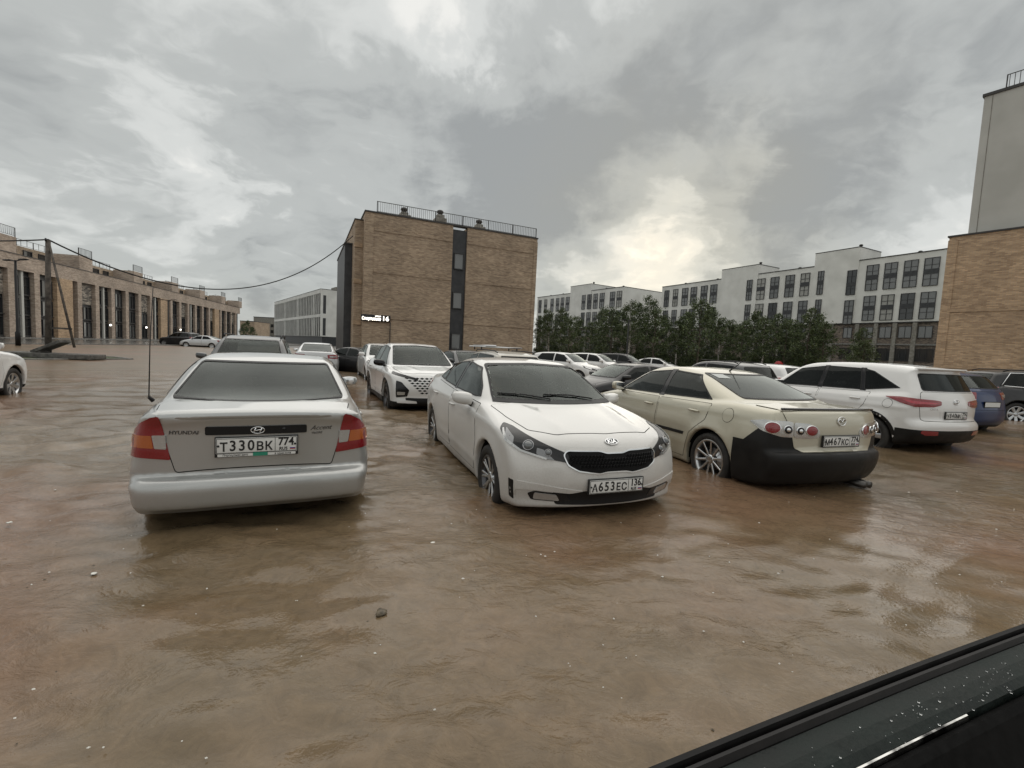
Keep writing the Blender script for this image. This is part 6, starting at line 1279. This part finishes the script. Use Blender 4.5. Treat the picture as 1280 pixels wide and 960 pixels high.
# ------------------------------------------------------------------ cars of the background: three body kinds, each built once and copied
P_PROTO = paint('paint_proto', (0.5, 0.5, 0.5))
def proto_car(kind):
    root = thing(kind, 'x', 'car')
    if kind == 'parked_sedan':
        sp = dict(nose=2.22, tail=-2.25, H=1.44, fx=1.31, rx=-1.31, wr=0.31, ar=0.36, bf=0.26, br=0.20, kb=0.08,
            body=[(-2.05, 0.26), (-2.22, 0.40), (-2.25, 0.60), (-2.20, 0.80), (-2.17, 1.03, .04), (-2.12, 1.075, .05), (-1.68, 1.09, .2), (0.6, 1.0), (1.0, 1.0, .2), (1.7, 0.88, .3), (2.08, 0.76, .1), (2.2, 0.58), (2.2, 0.35), (2.05, 0.2), (0, 0.2)],
            house=[(-1.80, 0.98, .04), (-1.78, 1.06, .04), (-0.85, 1.385, .28), (-0.25, 1.442, .4), (0.28, 1.395, .3), (1.2, 0.96, .04), (1.1, 0.88, .04)],
            W=[(2.22, 0.64), (2.05, 0.79), (1.8, 0.85), (1.2, 0.872), (0, 0.875), (-1.3, 0.875), (-1.75, 0.855), (-2.05, 0.80), (-2.25, 0.72)],
            S=[(0.15, 0.945), (0.35, 0.98), (0.6, 1.0), (0.8, 0.985), (0.92, 0.95), (1.02, 0.90), (1.1, 0.85), (1.5, 0.7)],
            HW=[(0.85, 0.85), (1.0, 0.795), (1.15, 0.72), (1.30, 0.64), (1.45, 0.55)], HX=[(1.2, 0.93), (0.6, 0.985), (0, 1.0), (-0.9, 0.985), (-1.8, 0.92)])
        zb, zt, rg = 1.02, 1.37, [(-0.6, 1.09), (0.6, 1.09), (0.52, 1.365), (-0.52, 1.365)]
        sw = ([(-0.22, 1.02), (0.80, 1.0), (0.27, 1.32), (-0.22, 1.37)], [(-1.22, 1.045), (-0.30, 1.022), (-0.30, 1.372), (-0.82, 1.34)])
        lampz, hoodz, rimr = 0.90, 0.76, 0.21
    elif kind == 'parked_hatchback':
        sp = dict(nose=2.05, tail=-2.05, H=1.53, fx=1.28, rx=-1.28, wr=0.32, ar=0.375, bf=0.26, br=0.20, kb=0.08,
            body=[(-1.9, 0.28), (-2.03, 0.42), (-2.05, 0.64), (-2.0, 0.9), (-1.95, 1.08, .08), (-1.8, 1.12), (0.6, 1.03), (0.95, 1.04, .2), (1.6, 0.93, .3), (1.92, 0.82, .1), (2.03, 0.6), (2.05, 0.4), (1.9, 0.22), (0, 0.22)],
            house=[(-1.95, 0.98, .04), (-1.92, 1.10, .05), (-1.62, 1.44, .08), (-1.2, 1.505, .25), (-0.4, 1.535, .4), (0.28, 1.48, .3), (1.15, 1.0, .04), (1.1, 0.9, .04)],
            W=[(2.05, 0.64), (1.9, 0.77), (1.7, 0.84), (1.2, 0.87), (0, 0.875), (-1.3, 0.875), (-1.65, 0.86), (-1.9, 0.80), (-2.05, 0.74)],
            S=[(0.15, 0.945), (0.35, 0.98), (0.6, 1.0), (0.85, 0.985), (1.0, 0.945), (1.1, 0.90), (1.2, 0.86), (1.7, 0.7)],
            HW=[(0.9, 0.85), (1.05, 0.80), (1.25, 0.73), (1.4, 0.66), (1.55, 0.56)], HX=[(1.2, 0.93), (0.5, 0.985), (-0.3, 1.0), (-1.2, 0.98), (-1.9, 0.90)])
        zb, zt, rg = 1.07, 1.45, [(-0.58, 1.14), (0.58, 1.14), (0.50, 1.42), (-0.50, 1.42)]
        sw = ([(-0.22, 1.065), (0.76, 1.045), (0.28, 1.39), (-0.22, 1.455)], [(-1.38, 1.12), (-0.29, 1.07), (-0.29, 1.46), (-1.10, 1.43)])
        lampz, hoodz, rimr = 1.0, 0.82, 0.225
    else:
        sp = dict(nose=2.25, tail=-2.25, H=1.70, fx=1.36, rx=-1.34, wr=0.36, ar=0.42, bf=0.24, br=0.18, kb=0.08, flare=0.025,
            body=[(-2.1, 0.34), (-2.23, 0.48), (-2.25, 0.70), (-2.19, 0.95), (-2.13, 1.18, .08), (-1.9, 1.2), (0.5, 1.12), (0.98, 1.13, .2), (1.75, 1.05, .3), (2.12, 0.93, .1), (2.22, 0.7), (2.25, 0.45), (2.1, 0.28), (0, 0.27)],
            house=[(-2.12, 1.05, .04), (-2.10, 1.2, .06), (-1.85, 1.60, .1), (-1.3, 1.685, .3), (-0.3, 1.705, .4), (0.32, 1.64, .3), (1.2, 1.08, .04), (1.1, 0.95, .04)],
            W=[(2.25, 0.70), (2.1, 0.83), (1.9, 0.89), (1.3, 0.92), (0, 0.925), (-1.4, 0.925), (-1.8, 0.90), (-2.05, 0.85), (-2.25, 0.78)],
            S=[(0.15, 0.95), (0.4, 0.98), (0.7, 1.0), (0.9, 0.99), (1.05, 0.955), (1.15, 0.92), (1.3, 0.86), (1.8, 0.7)],
            HW=[(0.95, 0.89), (1.12, 0.84), (1.3, 0.77), (1.5, 0.69), (1.72, 0.6)], HX=[(1.2, 0.93), (0.5, 0.985), (-0.3, 1.0), (-1.2, 0.99), (-2.1, 0.93)])
        zb, zt, rg = 1.16, 1.60, [(-0.64, 1.24), (0.64, 1.24), (0.57, 1.56), (-0.57, 1.56)]
        sw = ([(-0.22, 1.16), (0.80, 1.14), (0.32, 1.53), (-0.22, 1.60)], [(-1.70, 1.22), (-0.29, 1.165), (-0.29, 1.605), (-1.50, 1.56)])
        lampz, hoodz, rimr = 1.08, 0.92, 0.245
    c = Car(sp, 0.034); no, ta = sp['nose'], sp['tail']
    c.window(root, 'windscreen', [(-0.67, zb), (0.67, zb), (0.55, zt), (-0.55, zt)], 'front', GL_CLEAR, r=0.05)
    c.window(root, 'rear_window', rg, 'rear', GL_TINT, r=0.05)
    for w in sw: c.window(root, 'side_window', w, 'side', GL_TINT, both=True, r=0.025)
    zs = sw[0][0][1]
    side_doors(c, root, [(-0.24, 0.36), (0.84, 0.36), (0.94, 0.65), (0.88, zs - 0.06), (-0.24, zs - 0.035)], [(-0.88, 0.36), (-0.275, 0.36), (-0.275, zs - 0.035), (-1.22, zs - 0.01), (-1.18, 0.82), (-1.0, 0.65)], P_PROTO, [(-0.05, zs - 0.16), (-1.0, zs - 0.14)])
    c.panel(root, 'bonnet', [(1.05, -0.70), (1.1, 0), (1.05, 0.70), (1.6, 0.66), (no - 0.25, 0.4), (no - 0.22, 0), (no - 0.25, -0.4), (1.6, -0.66)], 'top', P_PROTO)
    hl = c.piece(root, 'headlight', [(no - 0.55, -0.84, hoodz + 0.09), (no - 0.15, -0.60, hoodz), (no - 0.08, -0.42, hoodz - 0.04), (no - 0.08, -0.44, hoodz - 0.12), (no - 0.2, -0.68, hoodz - 0.10), (no - 0.48, -0.85, hoodz + 0.0)], (1, -0.9, 0), LAMPDARK, 0.006, both=True, r=0.02)
    c.piece(hl, 'headlight_lens', [(no - 0.42, -0.83, hoodz + 0.05), (no - 0.15, -0.60, hoodz - 0.015), (no - 0.17, -0.64, hoodz - 0.085), (no - 0.40, -0.83, hoodz - 0.0)], (1, -0.9, 0), CLEARLENS, 0.010, both=True, r=0.02)
    gr = c.piece(root, 'grille', [(-0.40, hoodz - 0.02), (0.40, hoodz - 0.02), (0.36, hoodz - 0.15), (-0.36, hoodz - 0.15)], 'front', GLOSSBLACK, 0.005, r=0.03)
    for k in range(3):
        zz = hoodz - 0.05 - k * 0.035; c.piece(gr, 'grille_bar', [(-0.37, zz), (0.37, zz), (0.37, zz - 0.012), (-0.37, zz - 0.012)], 'front', CHROME, 0.012, step=0.1)
    c.piece(root, 'air_intake', [(-0.52, 0.30), (0.52, 0.30), (0.48, 0.44), (-0.48, 0.44)], 'front', BLACK, 0.005, r=0.03)
    tl = c.piece(root, 'tail_lamp', [(ta + 0.1, -0.42, lampz - 0.09), (ta + 0.1, -0.42, lampz + 0.06), (ta + 0.40, -0.84, lampz + 0.08), (ta + 0.30, -0.84, lampz - 0.10)], (-1, -0.9, 0), REDLENS, 0.007, both=True, r=0.02)
    c.piece(tl, 'clear_segment', [(ta + 0.12, -0.50, lampz - 0.04), (ta + 0.12, -0.50, lampz + 0.01), (ta + 0.25, -0.74, lampz + 0.02), (ta + 0.25, -0.74, lampz - 0.045)], (-1, -0.9, 0), CLEARLENS, 0.012, both=True, r=0.01)
    c.panel(root, 'boot_lid', [(-0.58, 0.68), (0.58, 0.68), (0.63, 0.9), (0.63, rg[0][1] - 0.06), (-0.63, rg[0][1] - 0.06), (-0.63, 0.9)], 'rear', P_PROTO, r=0.04)
    for e_, zz in (('front', 0.50), ('rear', 0.80)):
        M = c.point((0, zz), e_, 0); s_ = 1 if e_ == 'front' else -1; xx = M.translation.x
        b = MB(); b.box((xx + s_ * 0.0, -0.268, zz - 0.065), (xx + s_ * 0.016, 0.268, zz + 0.065), 0, bev=0.004); b.box((xx + s_ * 0.014, -0.255, zz - 0.05), (xx + s_ * 0.019, 0.255, zz + 0.05), 1); b.build('licence_plate', [PLATEK, PLATEW], root)
    if kind == 'parked_suv':
        for sg in (1, -1): MB().tube([(0.2, sg * 0.585, 1.66), (0.05, sg * 0.60, 1.715), (-1.4, sg * 0.60, 1.70), (-1.6, sg * 0.585, 1.645)], 0.016, 8).build('roof_rail', BLACK, root)
    c.finish(root, P_PROTO, [('sill', [((0, 0, 0.33), (0, 0, 1))], lambda q: q.z < 0.33, P_BLACKBUMPER)], 0.003)
    put_wheels(c, root, sp['wr'], 0.205, rimr, 7, 'wide', ALLOY, ALLOY)
    mirrors(c, root, 0.70, zs + 0.04, P_PROTO)
    cabin(c, root, 0.96, -0.24, -0.95 if kind == 'parked_sedan' else -1.05, zs - 0.02, sp['H'] - 0.04)
    return root
def copy_tree(o, parent=None, sub=None):
    c = o.copy(); COL.objects.link(c); c.parent = parent
    for sl_ in c.material_slots:
        if sub and sl_.material and sl_.material.name in sub:
            m_ = sub[sl_.material.name]; sl_.link = 'OBJECT'; sl_.material = m_
    for ch in list(o.children): copy_tree(ch, c, sub)
    return c
# ------------------------------------------------------------------ where the cars stand
silver_sedan(-2.7346, 5.198, R(115.18))
white_front_sedan(0.1078, 5.843, R(-68.876))
beige_sedan(2.843, 7.05, R(108.18))
white_suv(6.81, 9.55, R(107.28))
white_crossover(-2.5176, 11.547, R(-64.76))
PROTO = {}
P_CREAM = paint('paint_cream_grey', (0.36, 0.345, 0.30), 0.3, 0.35, 0.4)
P_LSILVER = paint('paint_light_silver', (0.55, 0.56, 0.57), 0.4, 0.3, 0.25)
CARS = [  # kind, paint, x, y, yaw, scale, sink, label
 ('parked_suv', P_GREY, -5.85, 10.3, -66, 0.93, 0, 'dark grey crossover with roof rails, its windscreen showing over the silver sedan'),
 ('parked_suv', P_CLEANWHITE, -10.42, 7.75, 115, 0.95, 0, 'white car cut off by the left edge of the picture, front wheel showing'),
 ('parked_sedan', P_LSILVER, -8.75, 20.4, 112, 1.0, 0, 'pale silver sedan seen from behind in front of the white slotted building'),
 ('parked_suv', P_DARK, -38.2, 52.5, 172, 1.0, 0, 'black SUV parked before the long brick building on the far side'),
 ('parked_sedan', P_LSILVER, -34.3, 50.5, 186, 1.0, 0, 'silver sedan beside the black SUV at the long brick building'),
 ('parked_hatchback', P_CLEANWHITE, -5.25, 18.5, -66, 1.0, 0, 'small white car half hidden behind the left side of the white crossover'),
 ('parked_sedan', P_GREY, -1.75, 17.2, -62, 1.0, 0, 'grey sedan showing between the white crossover and the car with roof bars'),
 ('parked_suv', P_CREAM, -0.5, 12.9, 114, 0.88, 0, 'cream grey estate car with long roof bars behind the muddy white sedan'),
 ('parked_hatchback', P_CLEANWHITE, 2.75, 23.8, -38, 1.0, 0, 'white car mostly hidden behind the roof of the muddy white sedan'),
 ('parked_hatchback', P_CLEANWHITE, 5.05, 27.6, -36, 1.02, 0, 'white hatchback turned to the right, front wheel and dark grille in view'),
 ('parked_suv', P_DARK, 7.7, 31.5, -36, 0.95, 0, 'black SUV just behind the white hatchback near the trees'),
 ('parked_sedan', P_CLEANWHITE, 10.4, 33.0, -30, 1.0, 0, 'small white sedan furthest back in front of the tree row'),
 ('parked_sedan', P_DARK, 3.3, 13.0, -158, 0.96, 0.06, 'black sedan with low bonnet between the muddy sedan and the beige sedan'),
 ('parked_suv', P_GREY, 6.5, 14.6, 108, 0.88, 0, 'dark car behind the beige sedan with only its roof in view'),
 ('parked_hatchback', P_CLEANWHITE, 8.9, 16.6, 108, 0.97, 0, 'white car whose roof alone shows near the red sign'),
 ('parked_sedan', P_DARK, -7.1, 21.5, -25, 0.98, 0.1, 'low black sedan standing before the left corner of the brick house'),
 ('parked_hatchback', P_BLUE, 10.3, 12.3, 107, 1.02, 0, 'blue hatchback half hidden behind the white SUV'),
 ('parked_suv', P_DARK, 16.3, 14.0, -10, 0.97, 0, 'black SUV with bright window trim at the right edge of the picture'),
]
for kind, pm, x, y, yaw, sc, sink, lab in CARS:
    if kind not in PROTO: PROTO[kind] = proto_car(kind)
    o = copy_tree(PROTO[kind], None, {'paint_proto': pm})
    o.location = (x, y, GROUND - sink); o.rotation_euler = (0, 0, R(yaw)); o.scale = (sc, sc, sc); o['label'] = lab; o['group'] = 'cars parked further back'
    if lab.startswith('cream'):
        for yy in (-0.3, 0.35):
            MB().tube([(yy, -0.78, 1.80), (yy, 0.78, 1.80)], 0.02, 8).build('roof_bar', ALLOY, o)
            MB().tube([(yy, -0.6, 1.70), (yy, -0.6, 1.80)], 0.02, 6).build('bar_foot', BLACK, o); MB().tube([(yy, 0.6, 1.70), (yy, 0.6, 1.80)], 0.02, 6).build('bar_foot', BLACK, o)
        MB().tube([(0.9, 0.45, 1.83), (-1.1, 0.45, 1.83)], 0.03, 8).build('load_tube', ALLOY, o)
    if 'window trim' in lab:
        MB().tube([(0.80, -0.865, 1.13), (-0.3, -0.865, 1.148), (-1.70, -0.835, 1.205)], 0.012, 6).build('chrome_strip', CHROME, o)
        MB().tube([(0.85, -0.83, 1.16), (0.32, -0.705, 1.56), (-0.25, -0.66, 1.635), (-1.45, -0.655, 1.60), (-1.75, -0.81, 1.22)], 0.012, 6).build('chrome_strip', CHROME, o)
def kill(o):
    for ch in list(o.children): kill(ch)
    bpy.data.objects.remove(o)
for o in PROTO.values(): kill(o)
# ------------------------------------------------------------------ street furniture
def lamp_post(px, pyt, Y, label, arm=1.5):
    d = Vector(pixdir(px, pyt)); d *= Y / d.y; H = d.z + CAMZ - 0.05; t = thing('street_lamp', label, 'street lamp', (d.x + 0.002 * Y, Y, 0.05), R(-20), 'street lamps')
    MB().lathe([(0.0, 0), (0.14, 0), (0.14, 0.9), (0.085, 1.0), (0.065, H), (0, H)], 12, 'z').build('post', BLACK, t)
    for sg in (1, -1):
        b = MB(); b.tube([(0, 0, H - 0.08), (sg * arm * 0.5, 0, H + 0.02)], [0.04, 0.035], 8); b.build('arm', BLACK, t); MB().box((min(sg * arm * 0.45, sg * arm), -0.12, H - 0.02), (max(sg * arm * 0.45, sg * arm), 0.12, H + 0.06), bev=0.02).build('lamp_head', BLACK, t)
lamp_post(18, 325, 31, 'black two armed street lamp nearest on the far left', 1.3); lamp_post(209, 375, 58, 'black two armed street lamp before the middle of the long brick building', 1.5); lamp_post(286, 393, 92, 'far two armed street lamp near the end of the long building', 1.5)
lamp_post(785, 400, 44, 'slim black lamp post standing among the trees', 0.6)
WOOD = mat('weathered_pole', (0.07, 0.06, 0.05), 0.85, fn=noise_col((0.035, 0.03, 0.026), (0.11, 0.095, 0.08), 5, 6))
CONC = mat('pole_concrete', (0.10, 0.095, 0.09), 0.9, fn=noise_col((0.06, 0.057, 0.053), (0.14, 0.135, 0.125), 6, 5))
def utility_pole():
    Y = 20.5; d = Vector(pixdir(60, 300)); d *= Y / d.y; top = Vector((d.x, Y, d.z + CAMZ)); t = thing('utility_pole', 'dark leaning A-frame cable pole on the island at the left', 'pole', (top.x, Y, 0.06)); H = top.z - 0.06
    MB().tube([(-0.14, 0, 0), (0, 0, H)], [0.12, 0.09], 10).build('pole', WOOD, t); MB().tube([(1.15, -0.1, 0.5), (0.05, 0, H - 0.15)], [0.05, 0.04], 8).build('strut', WOOD, t); MB().tube([(-0.3, 0.18, 0), (-0.12, 0.15, H * 0.72)], [0.05, 0.04], 8).build('stub', WOOD, t)
    MB().box((-0.12, -0.05, 1.28), (0.95, 0.03, 1.36)).build('cross_brace', WOOD, t); MB().tube([(0, -0.1, H - 0.08), (0, -0.1, H + 0.06)], 0.035, 8).build('insulator', GLOSSBLACK, t)
    return top
PT = utility_pole()
t = thing('concrete_block', 'dark concrete footing with tilted slab beside the leaning pole', 'block', (PT.x + 0.3, 20.2, 0.06), 0.1)
MB().box((-1.7, -0.5, 0), (1.9, 0.5, 0.22), bev=0.03).build('footing', CONC, t); MB().box((-0.65, -0.3, -0.07), (0.65, 0.3, 0.07), bev=0.02).xf(Matrix.Translation((0.0, 0, 0.5)) @ Matrix.Rotation(R(-24), 4, 'Y')).build('tilted_slab', CONC, t); MB().box((-0.5, -0.25, 0.221), (-0.25, 0.25, 0.38), bev=0.03).build('prop', CONC, t)
def cable(label, A, B, sag, r=0.03, n=40):
    pts = [A.lerp(B, k / n) - Vector((0, 0, 4 * sag * (k / n) * (1 - k / n))) for k in range(n + 1)]; o = MB().tube(pts, r, 6).build('overhead_cable', BLACK); return tag(o, label, 'cable', 'overhead cables')
att = CEN.root.matrix_basis @ Vector((-0.7, 2.0, 9.9))
cable('long black cable sagging from the leaning pole to the brick house', PT + Vector((0, 0, 0.02)), att, 3.1, 0.035)
d = Vector(pixdir(-60, 300)); d *= 21 / d.y; cable('black cable running from the leaning pole out of the left edge', PT + Vector((0, 0, 0.02)), Vector((d.x, d.y, d.z + CAMZ)), 0.05, 0.03)
# red road sign behind the parked cars and a white trestle by the brick house
d = Vector(pixdir(973, 457)); d *= 21 / d.y; t = thing('road_sign', 'red round no entry sign peeping over the white SUV', 'sign', (d.x, 21, GROUND)); z = d.z + CAMZ - GROUND
MB().tube([(0, 0.03, 0), (0, 0.03, z)], 0.03, 8).build('post', RAIL, t); MB().lathe([(0, -0.02), (0.21, -0.02), (0.21, 0.0), (0, 0.0)], 28, 'y', (0, 0, z)).build('sign_disc', mat('sign_red', (0.32, 0.012, 0.015), 0.4), t); MB().box((-0.14, -0.026, z - 0.035), (0.14, -0.0205, z + 0.035)).build('white_bar', PLATEW, t)
p = CEN.root.matrix_basis @ Vector((-0.25, -0.7, 0)); t = thing('trestle', 'small white trestle standing at the corner of the brick house', 'trestle', (p.x, p.y, 0.10)); WH = mat('white_metal', (0.6, 0.6, 0.57), 0.5)
for sx in (-0.22, 0.22): MB().tube([(sx * 1.3, -0.15, 0), (sx, 0, 0.85)], 0.03, 6).build('leg', WH, t); MB().tube([(sx * 1.3, 0.15, 0), (sx, 0, 0.85)], 0.03, 6).build('leg', WH, t)
MB().box((-0.3, -0.06, 0.82), (0.3, 0.06, 0.88)).build('top_bar', WH, t); MB().box((-0.26, -0.02, 0.4), (0.26, 0.02, 0.45)).build('cross_bar', WH, t)

# ------------------------------------------------------------------ things floating on the water
SCRAP = mat('wet_white_scrap', (0.66, 0.65, 0.60), 0.5); CLOD = mat('wet_clod', (0.09, 0.07, 0.045), 0.5, fn=noise_col((0.05, 0.04, 0.026), (0.14, 0.11, 0.07), 30, 5))
def lump(seed, r, flat, m_, name, label, cat, px, py, jag=0.35):
    p = onz(px, py, WL); bm = bmesh.new(); bmesh.ops.create_icosphere(bm, subdivisions=2, radius=1); rg = random.Random(seed)
    for v in bm.verts: k = 1 + rg.uniform(-jag, jag); v.co = Vector((v.co.x * r * k * 1.2, v.co.y * r * k, v.co.z * r * flat * k))
    o = MB().bm(bm, 0, True).build(name, m_, None, (p.x, p.y, WL + r * flat * 0.1), (0, 0, rg.random() * 6)); return tag(o, label, cat, 'scraps floating on the flood')
lump(1, 0.022, 0.55, SCRAP, 'foam_scrap', 'largest white scrap floating between the silver and the white sedan', 'scrap', 541, 680, 0.12)
lump(2, 0.015, 0.22, SCRAP, 'foam_scrap', 'white scrap furthest left in the near water', 'scrap', 117, 717); lump(3, 0.014, 0.3, SCRAP, 'foam_scrap', 'white scrap just below the leftmost one', 'scrap', 131, 768); lump(4, 0.013, 0.3, SCRAP, 'foam_scrap', 'tiny white scrap lowest on the left side', 'scrap', 131, 808); lump(5, 0.016, 0.2, SCRAP, 'foam_scrap', 'pale scrap at the left edge beside the silver sedan', 'scrap', 12, 653)
lump(6, 0.027, 0.32, CLOD, 'mud_clod', 'dark clod of weed floating in the middle of the near water', 'clod', 477, 765, 0.45)
def specks():
    rg = random.Random(9); b = MB()
    for _ in range(170):
        q = onz(rg.uniform(10, 1270), 610 + 340 * rg.random() ** 1.2, WL); s = rg.uniform(0.003, 0.008) * (0.6 + q.y * 0.12); a = rg.random() * 3
        V = [(q.x + s * math.cos(a + k * 1.57) * (1.5 if k % 2 else 0.8), q.y + s * math.sin(a + k * 1.57), WL + 0.004) for k in range(4)] + [(q.x, q.y, WL + 0.004 + s * 0.8)]
        b.add(V, [(0, 1, 4), (1, 2, 4), (2, 3, 4), (3, 0, 4)], 0 if rg.random() < 0.75 else 1)
    return tag(b.build('floating_specks', [SCRAP, CLOD]), 'tiny pale bits of litter strewn over the brown water', 'litter', kind='stuff')
specks()

# ------------------------------------------------------------------ the door of the car the picture is taken from
def own_door():
    A = onz(812, 972, 0.98); B = onz(1300, 776, 0.98); d = (B - A).normalized(); ang = math.atan2(d.y, d.x)
    t = thing('car_door', 'wet black window sill of the car door at the lower right corner', 'car door', (A.x, A.y, 0), ang); L = 1.15; x0 = -0.30      # local x along the sill, +y outwards, z up
    wet = mat('wet_black_sill', (0.012, 0.016, 0.015), 0.5, spec=0.2, fn=noise_col((0.006, 0.009, 0.008), (0.016, 0.022, 0.020), 14, 6, bump=0.15, bscale=90, rough=(0.4, 0.6)))
    rub = mat('wet_rubber', (0.007, 0.007, 0.007), 0.5, spec=0.3, fn=noise_col((0.005, 0.005, 0.005), (0.012, 0.011, 0.011), 20, 5))
    def sweep(prof, xe=1.0):
        V = []; n = len(prof)
        xs = np.linspace(x0, x0 + L * xe, 24)
        for x in xs:
            for y, z in prof: V.append((x, y + 0.006 * math.sin((x - x0) / L * math.pi), z))
        F = [(i * n + j, i * n + (j + 1) % n, (i + 1) * n + (j + 1) % n, (i + 1) * n + j) for i in range(len(xs) - 1) for j in range(n)]
        F += [tuple(range(n)), tuple((len(xs) - 1) * n + j for j in range(n))[::-1]]; return MB().add(V, F, 0, False)
    Z = 0.98
    sweep([(-0.001, Z), (0.003, Z + 0.003), (0.007, Z - 0.002), (0.008, Z - 0.05), (-0.002, Z - 0.05)]).build('outer_seal', rub, t)
    sweep([(-0.003, Z - 0.010), (-0.006, Z - 0.004), (-0.010, Z - 0.004), (-0.013, Z - 0.012), (-0.013, Z - 0.05), (-0.003, Z - 0.05)]).build('inner_seal', rub, t)
    sweep([(-0.014, Z - 0.013), (-0.034, Z - 0.016), (-0.048, Z - 0.023), (-0.056, Z - 0.031), (-0.056, Z - 0.09), (-0.014, Z - 0.09)]).build('sill_panel', wet, t)
    sweep([(-0.0565, Z - 0.0315), (-0.0585, Z - 0.0322), (-0.0595, Z - 0.036), (-0.0595, Z - 0.07), (-0.0565, Z - 0.07)], 0.70).build('sill_highlight', mat('painted_highlight', (0.40, 0.41, 0.40), 0.18, 1.0, fn=noise_col((0.03, 0.03, 0.03), (0.6, 0.6, 0.58), 22, 4, 0.38, 0.55)), t)  # wet highlight along the sill edge, made as a bright mottled strip
    sweep([(-0.060, Z - 0.040), (-0.068, Z - 0.036), (-0.076, Z - 0.042), (-0.095, Z - 0.075), (-0.125, Z - 0.13), (-0.14, Z - 0.6), (-0.060, Z - 0.6)]).build('door_card', mat('door_card_black', (0.004, 0.004, 0.004), 0.75, spec=0.08, fn=noise_col((0.003, 0.003, 0.003), (0.006, 0.006, 0.006), 60, 3)), t)
    sweep([(0.0082, Z - 0.052), (0.05, Z - 0.10), (0.075, Z - 0.25), (0.07, Z - 0.45), (0.02, Z - 0.75), (-0.1, Z - 0.75), (-0.1, Z - 0.62), (-0.02, Z - 0.6), (-0.02, Z - 0.052)]).build('door_skin', P_DARK, t)
    g = MB().box((0.0, 0, 0), (0.115, 0.075, 0.05), bev=0.022).xf(Matrix.Translation((0.30, -0.185, Z - 0.115)) @ Matrix.Rotation(0.1, 4, 'Z')); g.build('grab_handle', mat('handle_grey', (0.045, 0.045, 0.046), 0.55), t)
    rg = random.Random(4); b = MB()
    for _ in range(170):
        x = rg.uniform(x0 + 0.02, x0 + L - 0.1); y = rg.uniform(-0.055, -0.024); f = (-y - 0.022) / 0.034; z = Z - 0.014 - 0.017 * f ** 1.7; r = 0.0005 + 0.0016 * rg.random() ** 3
        bm = bmesh.new(); bmesh.ops.create_icosphere(bm, subdivisions=1, radius=r)
        for v in bm.verts: v.co.z *= 0.6; v.co += Vector((x, y, z))
        b.bm(bm, 0, True)
    drop = mat('water_drop', (0.9, 0.92, 0.92), 0.02, fn=None, **{'Transmission Weight': 1.0, 'IOR': 1.333}); tag(b.build('rain_drops', drop, t), kind='stuff')
own_door()
